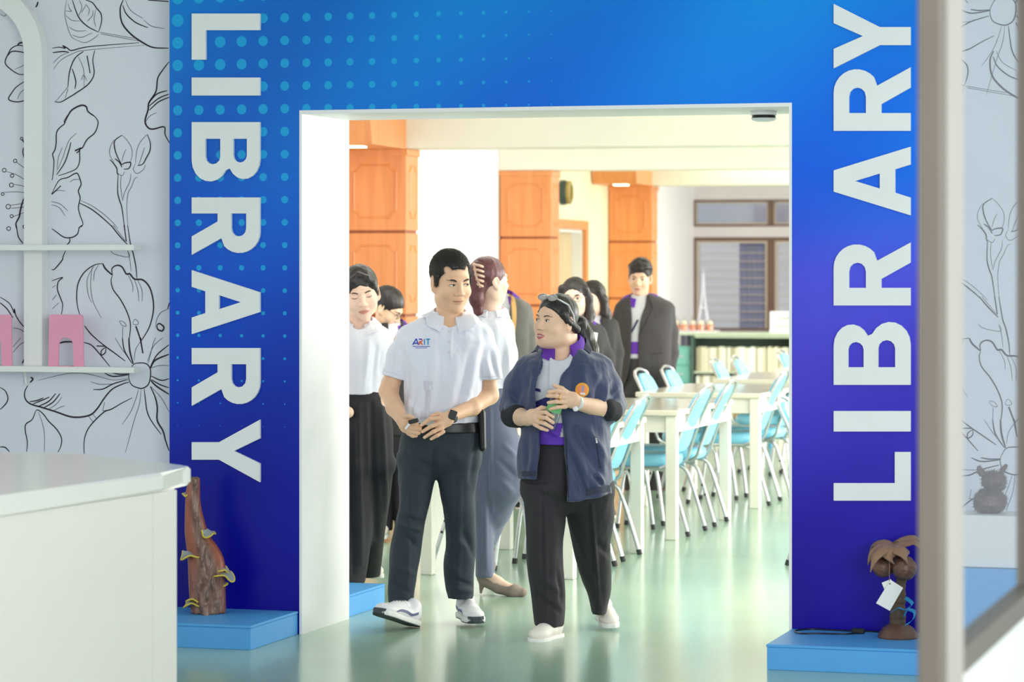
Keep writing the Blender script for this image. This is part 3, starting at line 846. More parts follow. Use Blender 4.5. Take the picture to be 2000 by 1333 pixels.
def glyph_mesh(g, mapf, t):
    """flat glyph with holes, extruded from the wall by t"""
    from mathutils.geometry import tessellate_polygon
    bm = bmesh.new()
    loops = [[Vector((mapf(u, v)[0], YW - t, mapf(u, v)[1])) for u, v in lp] for lp in GLYPH[g]]
    tris = tessellate_polygon(loops)
    vs_ = [bm.verts.new(q) for lp in loops for q in lp]
    fs = [bm.faces.new([vs_[i] for i in tri]) for tri in tris]
    ext = bmesh.ops.extrude_face_region(bm, geom=fs)
    vv = [v for v in ext['geom'] if isinstance(v, bmesh.types.BMVert)]
    bmesh.ops.translate(bm, verts=vv, vec=(0, t - 0.0005, 0))
    mb = MB()
    mb.bm.free()
    mb.bm = bm
    return mb


LEFT = [('L', 27, 117), ('I', 152, 187), ('B', 239, 355), ('R', 386, 498), ('A', 528, 653), ('R', 680, 793), ('Y', 820, 942)]
RIGHT = [('Y', 8, 134), ('R', 132, 256), ('A', 287, 421), ('R', 474, 597), ('B', 629, 752), ('I', 803, 843), ('L', 883, 978)]
for side, tab in (('left', LEFT), ('right', RIGHT)):
    base = on_wall(440 if side == 'left' else 1705, 1000, YW)
    t = thing('library_lettering', (base.x, YW, 0.0), 0, 'raised white LIBRARY letters ' + ('reading downwards on the dotted blue pier' if side == 'left' else 'reading upwards on the plain violet-blue pier'), 'lettering')
    for g, y0, y1 in tab:
        if side == 'left':
            f = lambda u, v: (lambda q: (q.x, q.z))(on_wall(377 + 133 * v, y0 + (y1 - y0) * u, YW))
        else:
            f = lambda u, v: (lambda q: (q.x, q.z))(on_wall(1779.5 - 150 * v, y1 - (y1 - y0) * u, YW))
        o = obj('letter', glyph_mesh(g, f, 0.016), m_letter, t)
        o.location = (-base.x, -YW, 0)

# ------------------------------------------------------------------ blue plinths
m_plinth = M('sky_blue_paint', (84, 166, 232), 0.45, var=0.03, scale=5, bump=0.05, bscale=60)


def plinth(x0, x1, y0, y1, label, h=0.103):
    c = ((x0 + x1) / 2, (y0 + y1) / 2, 0)
    t = thing('display_plinth', c, 0, label, 'plinth', None)
    w, d = (x1 - x0) / 2, (y1 - y0) / 2
    obj('plinth_body', MB().box(-w, w, -d, d, 0, h - 0.012, 0.002, 1), m_plinth, t)
    obj('plinth_top', MB().box(-w - 0.003, w + 0.003, -d - 0.003, d - 0.001, h - 0.012, h, 0.003, 1), m_plinth, t)
    return t


plinth(-5.62, -4.672, 11.751, YW - 0.002, 'low sky-blue plinth under the fungus-covered driftwood sculpture')
plinth(-2.457, XBR + 0.12, 11.785, YW - 0.002, 'low sky-blue plinth under the coconut palm lamp')
plinth(-5.62, -4.672, YW + TW + 0.004, YW + TW + 0.56, 'low sky-blue plinth behind the doorway beside the woman in black trousers')

# ------------------------------------------------------------------ small dome sensor under the lintel
m_black = M('black_plastic', (22, 22, 26), 0.35, var=0.1)
m_whiteplastic = M('white_plastic', (240, 240, 242), 0.3, var=0.02)
c = on_wall(1489, 226, YW + 0.3)
t = thing('ceiling_sensor', (c.x, YW + 0.33, HD - 0.008), 0, 'flat white sensor with a dark band under the doorway lintel', 'sensor')
obj('mount', MB().lathe([(0, 0), (0.055, 0), (0.06, -0.008), (0.058, -0.018), (0, -0.018)], n=28), m_whiteplastic, t, smooth=True)
obj('dark_band', MB().lathe([(0, -0.0185), (0.05, -0.0185), (0.052, -0.03), (0, -0.03)], n=28), m_black, t, smooth=True)
obj('dome', MB().lathe([(0, -0.031), (0.056, -0.031), (0.05, -0.04), (0.03, -0.046), (0, -0.047)], n=28), m_whiteplastic, t, smooth=True)

# ------------------------------------------------------------------ reception counter in the foreground
m_counter = M('counter_cream_laminate', (252, 245, 236), 0.4, var=0.02, scale=2)
m_ctop = M('counter_top_gloss', (250, 246, 238), 0.2, var=0.02, scale=2)
ZC = 0.95


def cpt(px, py):
    return ground(px, py, ZC)


A = cpt(0, 968); Bp = cpt(318, 924); Cp = cpt(366, 911); Dp = cpt(160, 886); Ep = cpt(0, 885)
A2 = A + (A - Bp).normalized() * 3.0
E2 = Ep + (Ep - Dp).normalized() * 2.2
corner = spline([tuple((Cp + (Bp - Cp).normalized() * 0.05)), tuple(Cp + Vector((0.012, 0.0, 0))), tuple(Cp + (Dp - Cp).normalized() * 0.05)], 4)
poly = [A2, A, Bp] + [Vector(q) for q in corner] + [Dp, Ep, E2, E2 + (A2 - A)]
cx_, cy_ = Bp.x, Bp.y
t = thing('reception_counter', (Bp.x, Bp.y, 0), 0, 'cream reception counter with rounded glossy top, blurred in the left foreground', 'counter')
P2 = [(q.x - cx_, q.y - cy_) for q in poly]
mb = MB(); mb.prism(P2, ZC - 0.062, ZC, 'z', bevel=0.01)
obj('counter_top', mb, m_ctop, t)
b0 = ground(341, 955, ZC - 0.062); bs = ground(296, 962, ZC - 0.062)
dirf = (A - Bp).normalized()
n_in = Vector((dirf.y, -dirf.x, 0))
if n_in.x > 0:
    n_in = -n_in
body = [b0, b0 + dirf * 3.3, b0 + dirf * 3.3 + n_in * 0.6, b0 + (Dp - Cp) * 0.93 + n_in * 0.3, b0 + (Dp - Cp) * 0.93]
mb = MB(); mb.prism([(q.x - cx_, q.y - cy_) for q in body], 0, ZC - 0.062, 'z')
obj('counter_body', mb, m_counter, t)
L1 = (bs - b0).length
f0 = b0 - n_in * 0.008
mb = MB(); mb.prism([(q.x - cx_, q.y - cy_) for q in (f0 + dirf * (L1 + 0.004), f0 + dirf * 3.3, b0 + dirf * 3.3, b0 + dirf * (L1 + 0.004))], 0.02, ZC - 0.066, 'z')
obj('front_panel', mb, m_counter, t)
mb = MB(); mb.prism([(q.x - cx_, q.y - cy_) for q in (f0, f0 + dirf * L1, b0 + dirf * L1, b0)], 0.02, ZC - 0.066, 'z')
obj('corner_stile', mb, m_counter, t)

# ------------------------------------------------------------------ arched wall shelf with pink bookends
m_shelf = M('shelf_white_lacquer', (240, 241, 238), 0.4, var=0.02, scale=4)
m_pink = M('pink_plastic', (240, 160, 190), 0.4, var=0.03)
pc = on_wall(-36, 110, YP); pr = on_wall(94, 110, YP); pi_ = on_wall(59, 110, YP)
Ro, Ri = pr.x - pc.x, pi_.x - pc.x
sz1 = on_wall(100, 484, YP - 0.15).z
sz2 = on_wall(100, 722, YP - 0.15).z
t = thing('arched_wall_shelf', (pc.x, YP, 0.0), 0, 'white arched wall shelf with two thin boards on the flowered wall', 'shelf')
zc_ = pc.z
outer = [(Ro, sz2 - 0.012)] + [(Ro * math.cos(math.pi * k / 20), zc_ + Ro * math.sin(math.pi * k / 20)) for k in range(21)] + [(-Ro, sz2 - 0.012)]
inner = [(-Ri, sz2 - 0.012)] + [(-Ri * math.cos(math.pi * k / 20), zc_ + Ri * math.sin(math.pi * k / 20)) for k in range(21)] + [(Ri, sz2 - 0.012)]
mb = MB(); mb.prism(outer + inner, -0.065, -0.001, 'y')
obj('arch_frame', mb, m_shelf, t)
sx_ = on_wall(262, 484, YP - 0.15).x - pc.x
for z in (sz1, sz2):
    o = obj('shelf_board', MB().box(-sx_, sx_, -0.155, -0.066, z - 0.013, z + 0.013, 0.002, 1), m_shelf, t)
    for xb in (on_wall(52, 500, YP).x - pc.x, -(on_wall(52, 500, YP).x - pc.x)):
        obj('support', MB().tube([(xb, -0.02, z - 0.012), (xb + 0.004, -0.012, z - 0.075)], 0.006, 8), m_shelf, o)
# bookends
for px0_, px1_, lab in ((95, 164, 'pink arched bookend standing on the lower shelf right of the white post'), (-46, 24, 'pink arched bookend at the left end of the lower shelf')):
    yb = YP - 0.11
    a = on_wall(px0_, 718, yb); b_ = on_wall(px1_, 615, yb)
    w, h = b_.x - a.x, b_.z - (sz2 + 0.013)
    t = thing('bookend', (a.x + w / 2, yb, sz2 + 0.013), 0, lab, 'bookend')
    r = 0.012
    q = [(-w / 2, 0), (-w * .22, 0), (-w * .20, h * .42)] + [(0.20 * w * math.cos(math.radians(180 - 180 * k / 8)), h * .42 + 0.19 * w * math.sin(math.radians(180 * k / 8))) for k in range(1, 8)] + [(w * .20, h * .42), (w * .22, 0), (w / 2, 0)]
    q += arc(w / 2 - r - 0.004, h - r, r, r, 0, 90, 4) + arc(-w / 2 + r + 0.004, h - r, r, r, 90, 180, 4)
    mb = MB(); mb.prism(q, -0.004, 0.004, 'y')
    obj('upright', mb, m_pink, t)
    obj('foot_plate', MB().box(-w * .18, w * .18, -0.03, 0.03, 0, 0.0025), m_pink, t)

# ------------------------------------------------------------------ reading tables
m_table = M('table_ivory_lacquer', (246, 243, 232), 0.35, var=0.02, scale=3)
m_ttop = M('table_top_laminate', (240, 232, 216), 0.12, var=0.03, scale=3)
m_tedge = M('table_edge_band', (226, 222, 196), 0.4, var=0.03, scale=3)


def make_table():
    t = thing('reading_table', (0, 0, 0), 0, 'x', 'table', 'ivory reading tables in the room')
    W_, D_ = 0.43, 0.76
    obj('table_top', MB().box(-W_, W_, -D_, D_, 0.735, 0.768, 0.006, 2), m_ttop, t)
    for x in (-1, 1):
        for y in (-1, 1):
            obj('leg', MB().box(x * 0.385 - 0.033, x * 0.385 + 0.033, y * 0.715 - 0.033, y * 0.715 + 0.033, 0, 0.735, 0.004, 1), m_table, t)
    for x in (-1, 1):
        obj('apron', MB().box(x * 0.395 - 0.011, x * 0.395 + 0.011, -0.682, 0.682, 0.635, 0.735), m_table, t)
    for y in (-1, 1):
        obj('apron', MB().box(-0.352, 0.352, y * 0.72 - 0.011, y * 0.72 + 0.011, 0.635, 0.735), m_table, t)
    return t


TX = -4.53
tab0 = make_table()
table_labels = ['ivory reading table nearest the doorway, behind the man and the woman in navy', 'ivory reading table right behind the woman in the navy jacket', 'third ivory reading table from the doorway, in front of the man in a suit',
                'fourth ivory reading table from the doorway', 'farthest ivory reading table in the row, near the magazine shelf']
tabY = [15.59, 17.86, 20.22, 22.58, 24.94]
for i, y in enumerate(tabY):
    o = tab0 if i == 0 else copy_tree(tab0)
    o.location = (TX, y, 0)
    o['label'] = table_labels[i]

# ------------------------------------------------------------------ light-blue stacking chairs
m_blueseat = M('light_blue_vinyl', (138, 214, 244), 0.32, var=0.04, scale=6, bump=0.08, bscale=90)
m_chrome = M('silver_tube', (205, 205, 208), 0.22, 0.85, var=0.04)
m_rubber = M('dark_rubber_tip', (50, 50, 54), 0.6)


def cushion(w, d, h, n=14, puff=1.0, ex=4.0):
    """rounded pad: superellipse plan, domed top; local x depth, y width, z 0..h"""
    mb = MB()
    prof = [(0.0, 0.0), (0.93, 0.0), (0.985, 0.18), (1.0, 0.45), (0.985, 0.72), (0.93, 0.9), (0.75, 0.985), (0.4, 1.0), (0, 1.0)]
    N_ = 28
    rings = []
    for s, z in prof:
        if s == 0:
            rings.append([mb.v((0, 0, z * h))])
            continue
        ring = []
        for k in range(N_):
            a = 2 * math.pi * k / N_
            ca, sa = math.cos(a), math.sin(a)
            rr = (abs(ca) ** ex + abs(sa) ** ex) ** (-1 / ex)
            ring.append(mb.v((ca * rr * d / 2 * s, sa * rr * w / 2 * s, z * h)))
        rings.append(ring)
    for A_, B_ in zip(rings, rings[1:]):
        for k in range(N_):
            k2 = (k + 1) % N_
            if len(A_) == 1:
                mb.bm.faces.new([A_[0], B_[k], B_[k2]])
            elif len(B_) == 1:
                mb.bm.faces.new([A_[k], A_[k2], B_[0]])
            else:
                mb.bm.faces.new([A_[k], A_[k2], B_[k2], B_[k]])
    return mb


def make_chair():
    t = thing('stacking_chair', (0, 0, 0), 0, 'x', 'chair', 'light-blue stacking chairs')
    s = obj('seat', cushion(0.42, 0.43, 0.075), m_blueseat, t, smooth=True)
    s.location = (0.0, 0, 0.415)
    # seat rail under the cushion
    rp = spline([(0.2, 0.19, 0.405), (-0.18, 0.195, 0.405), (-0.215, 0.15, 0.405), (-0.215, -0.15, 0.405), (-0.18, -0.195, 0.405), (0.2, -0.19, 0.405)], 4)
    obj('seat_frame', MB().tube(rp, 0.011, 8), m_chrome, t, smooth=True)
    # back pad: tilted, tapering, top rounded
    mb = MB()
    K, J = 12, 14
    fr_, bk_ = [], []
    def bx(z):   # spine of the back in side view
        u = (z - 0.42) / 0.48
        return 0.205 + 0.20 * u - 0.02 * math.sin(math.pi * u)
    for j in range(J + 1):
        v = j / J
        z = 0.50 + 0.375 * v
        hw = (0.185 - 0.035 * v) * (1 - max(0, (v - 0.86) / 0.14) ** 2.2 * 0.55) * (1 - max(0, (0.12 - v) / 0.12) ** 2 * 0.25)
        rf, rb = [], []
        for k in range(K + 1):
            u = -1 + 2 * k / K
            bul = (1 - abs(u) ** 4) * (1 - abs(2 * v - 1) ** 6) * 0.024
            curve = -0.02 * (1 - u * u) * 0 + 0.018 * u * u * -1
            rf.append(mb.v((bx(z) + curve - 0.004 - bul, u * hw, z)))
            rb.append(mb.v((bx(z) + curve + 0.012 + bul * 0.35, u * hw, z)))
        fr_.append(rf); bk_.append(rb)
    for j in range(J):
        for k in range(K):
            mb.bm.faces.new([fr_[j][k], fr_[j][k + 1], fr_[j + 1][k + 1], fr_[j + 1][k]])
            mb.bm.faces.new([bk_[j][k], bk_[j + 1][k], bk_[j + 1][k + 1], bk_[j][k + 1]])
        for k in (0, K):
            mb.bm.faces.new([fr_[j][k], fr_[j + 1][k], bk_[j + 1][k], bk_[j][k]])
    for k in range(K):
        for j in (0, J):
            mb.bm.faces.new([fr_[j][k], fr_[j][k + 1], bk_[j][k + 1], bk_[j][k]])
    bp = obj('backrest', mb, m_blueseat, t, smooth=True)
    obj('backrest_seam', MB().tube([(bx(0.80) + 0.022, -0.14, 0.80), (bx(0.80) + 0.0235, 0, 0.80), (bx(0.80) + 0.022, 0.14, 0.80)], 0.0022, 6), m_chrome, bp)
    # U-shaped back tube
    up = []
    for s in (1, -1):
        seg = [(bx(0.40) - 0.05, s * 0.196, 0.405), (bx(0.43), s * 0.2, 0.435), (bx(0.52) + 0.004, s * 0.195, 0.52), (bx(0.7) + 0.004, s * 0.178, 0.70), (bx(0.84) + 0.004, s * 0.16, 0.84), (bx(0.88) + 0.004, s * 0.13, 0.885)]
        up += seg if s == 1 else seg[::-1]
    up.insert(6, (bx(0.9) + 0.004, 0.0, 0.905))
    obj('back_frame', MB().tube(spline(up, 4), 0.011, 8), m_chrome, t, smooth=True)
    for s in (1, -1):
        lg = obj('leg', MB().tube(spline([(0.10, s * 0.185, 0.40), (0.19, s * 0.19, 0.385), (0.235, s * 0.195, 0.30), (0.325, s * 0.205, 0.012)], 5), 0.0115, 8), m_chrome, t, smooth=True)
        obj('leg_tip', MB().tube([(0.319, s * 0.2044, 0.03), (0.328, s * 0.2054, 0.0)], 0.015, 8), m_rubber, lg, smooth=True)
        lg = obj('leg', MB().tube(spline([(-0.08, s * 0.185, 0.40), (-0.16, s * 0.19, 0.385), (-0.195, s * 0.195, 0.30), (-0.235, s * 0.205, 0.012)], 5), 0.0115, 8), m_chrome, t, smooth=True)
        obj('leg_tip', MB().tube([(-0.232, s * 0.2046, 0.03), (-0.236, s * 0.2054, 0.0)], 0.015, 8), m_rubber, lg, smooth=True)
        for zz in (0.2, 0.26):
            xx = 0.235 + (0.30 - zz) / 0.288 * 0.09
            obj('stack_bumper', MB().ball((xx - 0.002, s * 0.212, zz), 0.008, n=6), m_rubber, lg)
    return t


ch0 = make_chair()
first = True
rank = ['nearest', 'second', 'third', 'fourth', 'fifth', 'sixth', 'seventh', 'eighth', 'ninth', 'tenth']
n_r = n_l = 0
for side in ('r', 'l'):
    idx = 0
    for i, y in enumerate(tabY):
        for dy in (-0.24, 0.42):
            yy = y + dy - (0.03 if i else 0)
            rs = random.Random(i * 7 + (dy > 0) + (100 if side == 'l' else 0))
            if side == 'l' and i == 0 and dy > 0:
                pass
            o = ch0 if first else copy_tree(ch0)
            first = False
            jx = rs.uniform(-0.02, 0.02)
            if side == 'r':
                o.location = (-4.415 + jx, yy, 0)
                o.rotation_euler = (0, 0, rs.uniform(-0.04, 0.04))
                o['label'] = rank[idx] + ' light-blue chair from the doorway on the right side of the table row'
            else:
                o.location = (TX * 2 + 4.415 + jx, yy, 0)
                o.rotation_euler = (0, 0, math.pi + rs.uniform(-0.04, 0.04))
                o['label'] = rank[idx] + ' light-blue chair from the doorway on the left side of the table row'
            idx += 1
# next row of tables to the right: only one chair foot shows past the pier
o = copy_tree(tab0); o.location = (-2.55, 16.0, 0); o['label'] = 'ivory reading table hidden behind the right blue pier'
o = copy_tree(ch0); o.location = (-2.87, 16.08, 0); o.rotation_euler = (0, 0, math.pi); o['label'] = 'light-blue chair of the next table row, one foot showing beside the blue pier'

# ------------------------------------------------------------------ low magazine shelf under the windows
m_shelfgreen = M('pale_green_steel', (198, 208, 184), 0.4, var=0.04, scale=4)
m_steel = M('dark_green_steel', (74, 96, 84), 0.45, var=0.06, scale=5)
m_teal = M('teal_drawer_paint', (122, 188, 176), 0.45, var=0.04, scale=4)
SB0, SB1 = 13.9, 14.3            # front and back of the shelf in room axes
rmi = RX.inverted()


def room(px, py, b):
    """room x and z of the plane y' = b seen at a pixel"""
    u = (px - 1000.0) / F_PX
    # ray: d * (u*CS - SN, u*SN + CS)
    dx, dy = u * CS - SN, u * SN + CS
    o_ = rmi @ Vector((0, 0, 0)); e_ = rmi @ Vector((dx, dy, 0))
    k = (b - o_.y) / (e_.y - o_.y)
    return o_.x + (e_.x - o_.x) * k, CH - (py - YH) / F_PX * k


xs0, zt = room(1352, 650, SB0)
xs1 = xs0 + 3.2
_, zm = room(1400, 722, SB0)
_, zb2 = room(1400, 672, SB0)
base = RX @ Vector((xs0, SB0, 0))
t = thing('magazine_shelf', base, RT, 'low pale green magazine shelf under the louvred windows', 'shelf')
obj('shelf_top', MB().box(-0.25, 3.2, -0.02, 0.42, zt - 0.03, zt, 0.004, 1), m_shelfgreen, t)
obj('valance', MB().box(0.03, 3.2, 0.0, 0.012, zt - 0.06, zt - 0.03), m_shelfgreen, t)
for z in (zm - 0.025, 0.06):
    obj('shelf_board', MB().box(0.02, 3.2, 0.0, 0.40, z - 0.022, z, 0.002, 1), m_shelfgreen, t)
for x in (0.0, 1.22, 2.44):
    obj('upright', MB().box(x - 0.018, x + 0.018, 0.0, 0.40, 0, zt - 0.03), m_steel, t)
obj('back_panel', MB().box(0.0, 3.2, 0.40, 0.415, 0, zt - 0.03), m_steel, t)
# bound magazines standing in rows: every one its own thing
m_mag = [M('magazine_cover_%d' % i, c, 0.6, var=0.05, scale=20) for i, c in enumerate([(250, 246, 228), (240, 232, 206), (252, 250, 240), (228, 220, 196), (222, 214, 190), (186, 178, 150)])]
m_pg = M('magazine_pages', (240, 236, 222), 0.7)
rnd = random.Random(5)
mags = [MB().box(-0.5, 0.5, -0.5, 0.5, 0, 1, 0.02, 1) for _ in range(1)]
me_mag = []
for m_ in m_mag:
    tmp = obj('magazine', MB().box(-0.5, 0.5, -0.5, 0.5, 0, 1), m_)
    me_mag.append(tmp.data)
    bpy.data.objects.remove(tmp)
for row, (z0, hh, lab) in enumerate(((zm - 0.025, 0.29, 'thin cream magazine standing in the upper row of the low shelf'), (0.06, 0.27, 'thin cream magazine standing in the lower row of the low shelf'))):
    x = 0.04
    cnt = 0
    while x < 1.32 and cnt < 60:
        w = rnd.uniform(0.02, 0.034)
        if abs(x - 1.22) < 0.05:
            x = 1.28
            continue
        o = bpy.data.objects.new('magazine', me_mag[rnd.randrange(6)])
        COL.objects.link(o)
        o.scale = (w - 0.003, 0.2, hh * rnd.uniform(0.94, 1.0))
        o.location = RX @ Vector((xs0 + x + w / 2, SB0 + 0.13 + rnd.uniform(0, 0.015), z0))
        o.rotation_euler = (0, 0, RT)
        tag(o, lab, 'magazine', 'magazines in the %s row' % ('upper' if row == 0 else 'lower'))
        x += w
        cnt += 1
# stack of binders left of the shelf and teal drawer cabinet
m_binder = [M('binder_%d' % i, c, 0.5) for i, c in enumerate([(92, 84, 108), (120, 112, 140), (150, 146, 160)])]
bx0, _ = room(1336, 700, SB0 + 0.05)
cab0, cz0 = room(1316, 690, SB0 + 0.05)
t = thing('drawer_cabinet', RX @ Vector((xs0 - 0.325, SB0 + 0.05, 0)), RT, 'small teal drawer cabinet at the left end of the magazine shelf', 'cabinet')
obj('cabinet_body', MB().box(0, 0.30, 0.012, 0.34, 0, zt - 0.16), m_teal, t)
for k in range(3):
    z = 0.03 + k * (zt - 0.2) / 3
    dd = obj('drawer', MB().box(0.01, 0.29, 0, 0.014, z, z + (zt - 0.2) / 3 - 0.015, 0.002, 1), m_teal, t)
    obj('handle', MB().box(0.08, 0.22, -0.012, -0.001, z + 0.09, z + 0.105), m_chrome, dd)
for k in range(4):
    o = obj('binder', MB().box(-0.012, 0.012, -0.1, 0.1, 0, 0.16, 0.002, 1), m_binder[k % 3])
    o.location = RX @ Vector((xs0 - 0.14 + 0.027 * k, SB0 + 0.2, zt - 0.16 + 0.0))
    o.rotation_euler = (0, 0, RT)
    tag(o, 'dark binder standing on the teal cabinet beside the magazines', 'binder', 'dark binders on the teal cabinet')

# tray of orange dessert cups and a glass tower on the shelf top
m_tray = M('white_tray', (240, 236, 240), 0.4)
m_orange = M('orange_cup', (246, 142, 84), 0.4, var=0.06)
m_cream2 = M('cream_ball', (250, 238, 206), 0.5, var=0.05)
m_wrap = clear_mat('clear_wrap', (250, 250, 250), 0.35, rough=0.1)
tx, tz = room(1352, 640, SB0 + 0.12)
tr0 = RX @ Vector((tx, SB0 + 0.18, zt))
t = thing('serving_tray', tr0, RT, 'white tray holding wrapped orange cups on the magazine shelf', 'tray')
obj('tray_base', MB().box(-0.30, 0.30, -0.15, 0.15, 0.0, 0.012, 0.004, 1), m_tray, t)
obj('tray_rim', MB().tube([(-0.30, -0.15, 0.016), (0.30, -0.15, 0.016), (0.30, 0.15, 0.016), (-0.30, 0.15, 0.016), (-0.30, -0.15, 0.016)], 0.006, 6), m_tray, t)
for k in range(5):
    x = -0.2 + 0.1 * k
    t = thing('dessert_cup', RX @ Vector((tx + x, SB0 + 0.18 - 0.03 * (k % 2), zt + 0.012)), RT, '%s wrapped orange cup with a cream ball on the white tray' % ('leftmost', 'second', 'middle', 'fourth', 'rightmost')[k], 'cup', 'orange cups on the tray')
    obj('cup', MB().lathe([(0, 0), (0.035, 0), (0.046, 0.075), (0.04, 0.075), (0, 0.06)], n=16), m_orange, t, smooth=True)
    obj('cream_ball', MB().ball((0, 0, 0.09), 0.036, n=10), m_cream2, t, smooth=True)
    obj('wrap', MB().lathe([(0.047, 0.01), (0.05, 0.1), (0.03, 0.14), (0.006, 0.155), (0.02, 0.175)], n=14), m_wrap, t, smooth=True)
ex, ez0 = room(1372, 600, SB0 + 0.3)
_, ez1 = room(1372, 535, SB0 + 0.3)
m_crystal = M('pale_crystal', (226, 224, 236), 0.1, var=0.05)
t = thing('glass_tower_figurine', RX @ Vector((ex, SB0 + 0.37, zt)), RT, 'pale tapering lattice tower figurine behind the tray', 'figurine')
eh = 0.68
for sx2 in (-1, 1):
    for sy2 in (-1, 1):
        pts = [(sx2 * (0.075 * (1 - v) ** 2.1 + 0.006), sy2 * (0.075 * (1 - v) ** 2.1 + 0.006), v * eh) for v in [i / 10 for i in range(11)]]
        obj('tower_leg', MB().tube(pts, [0.011 * (1 - 0.6 * i / 10) for i in range(11)], 6), m_crystal, t)
for v in (0.2, 0.42):
    r_ = 0.075 * (1 - v) ** 2.1 + 0.018
    obj('platform', MB().box(-r_, r_, -r_, r_, v * eh - 0.008, v * eh + 0.008), m_crystal, t)
obj('spire', MB().tube([(0, 0, eh * 0.95), (0, 0, eh * 1.12)], [0.008, 0.001], 6), m_crystal, t)

# white notice stand with two lines of writing
nx0, nz0 = room(1503, 650, SB0 + 0.06)
nx1, nz1 = room(1566, 609, SB0 + 0.06)
m_text = M('grey_print', (120, 108, 100), 0.7)
t = thing('notice_stand', RX @ Vector(((nx0 + nx1) / 2, SB0 + 0.08, zt)), RT, 'white folded notice with two lines of Thai writing on the shelf', 'sign')
nw, nh = (nx1 - nx0) / 2, nz1 - zt
obj('notice_card', MB().prism([(-0.0, 0), (0.004, 0), (0.034, nh), (0.03, nh)], -nw, nw, 'x'), m_whiteplastic, t)
obj('back_flap', MB().prism([(0.07, 0), (0.074, 0), (0.038, nh), (0.034, nh)], -nw, nw, 'x'), m_whiteplastic, t)
for k, (txt, zz, sz) in enumerate((('\u0e2b\u0e19\u0e31\u0e07\u0e2a\u0e37\u0e2d', 0.60, 0.062), ('\u0e27\u0e32\u0e23\u0e2a\u0e32\u0e23\u0e1a\u0e23\u0e34\u0e01\u0e32\u0e23', 0.26, 0.05))):
    cu = bpy.data.curves.new('notice_writing', 'FONT')
    cu.body = txt
    cu.size = sz
    cu.align_x = 'CENTER'
    cu.extrude = 0.0006
    to = bpy.data.objects.new('notice_writing', cu)
    COL.objects.link(to)
    dgr = bpy.context.evaluated_depsgraph_get()
    me = bpy.data.meshes.new_from_object(to.evaluated_get(dgr))
    bpy.data.objects.remove(to)
    o = bpy.data.objects.new('notice_writing', me)
    COL.objects.link(o)
    me.materials.append(m_text)
    o.parent = t
    o.location = (0.0, 0.03 * zz - 0.0025, nh * zz)
    o.rotation_euler = (math.radians(90 - 7), 0, 0)

# low rack of leaning books seen below the third table
m_bk = [M('leaning_book_%d' % i, c, 0.6) for i, c in enumerate([(222, 184, 136), (240, 226, 196), (206, 160, 112), (236, 210, 170)])]
m_rackblue = M('blue_rack_paint', (80, 176, 214), 0.4)
rk = ground(1455, 880, 0.28)
rk = at(1455, 26.4, 0)
t = thing('book_rack', rk, RT, 'low blue rack of slanting tan books below the far tables', 'rack')
obj('rack_shelf', MB().box(-0.24, 0.24, -0.1, 0.1, 0.225, 0.25), m_rackblue, t)
for sx2 in (-0.23, 0.23):
    obj('rack_side', MB().box(sx2 - 0.01, sx2 + 0.01, -0.1, 0.1, 0, 0.36), m_rackblue, t)
for k in range(12):
    o = obj('leaning_book', MB().box(-0.011, 0.011, -0.07, 0.07, 0, 0.16), m_bk[k % 4])
    o.location = Matrix.Rotation(RT, 4, 'Z') @ Vector((-0.2 + 0.031 * k, 0, 0.253)) + rk
    o.rotation_euler = (0, 0.28, RT)
    tag(o, 'tan book leaning in the low blue rack', 'book', 'tan books in the low rack')

# wall clock seen edge-on beside the middle pillar
m_gold = M('dull_gold', (176, 150, 92), 0.4, 0.3, var=0.1)
m_dkgreen = M('dark_teal_case', (62, 78, 78), 0.5)
t = thing('wall_clock', RX @ Vector((WA, 7.84, 2.32)), RT, 'dark and gold wall clock seen edge-on beside the middle pillar', 'clock')
old = Matrix.Rotation(math.radians(90), 4, 'Y')
obj('clock_case', MB(old).lathe([(0, 0.002), (0.115, 0.002), (0.124, 0.03), (0.112, 0.07), (0, 0.07)], n=28), m_dkgreen, t, smooth=True)
obj('clock_rim', MB(old).lathe([(0.112, 0.071), (0.114, 0.10), (0.085, 0.11), (0.08, 0.075)], n=28), m_gold, t, smooth=True)
obj('clock_face', MB(old).lathe([(0, 0.072), (0.08, 0.072), (0.08, 0.074), (0, 0.074)], n=28), m_whiteplastic, t)

# ------------------------------------------------------------------ implicit-surface kit (smooth unions of rounded shapes, meshed with surface nets)
from mathutils.bvhtree import BVHTree

_C8 = [(0, 0, 0), (1, 0, 0), (0, 1, 0), (1, 1, 0), (0, 0, 1), (1, 0, 1), (0, 1, 1), (1, 1, 1)]
_E12 = [(0, 1), (2, 3), (4, 5), (6, 7), (0, 2), (1, 3), (4, 6), (5, 7), (0, 4), (1, 5), (2, 6), (3, 7)]


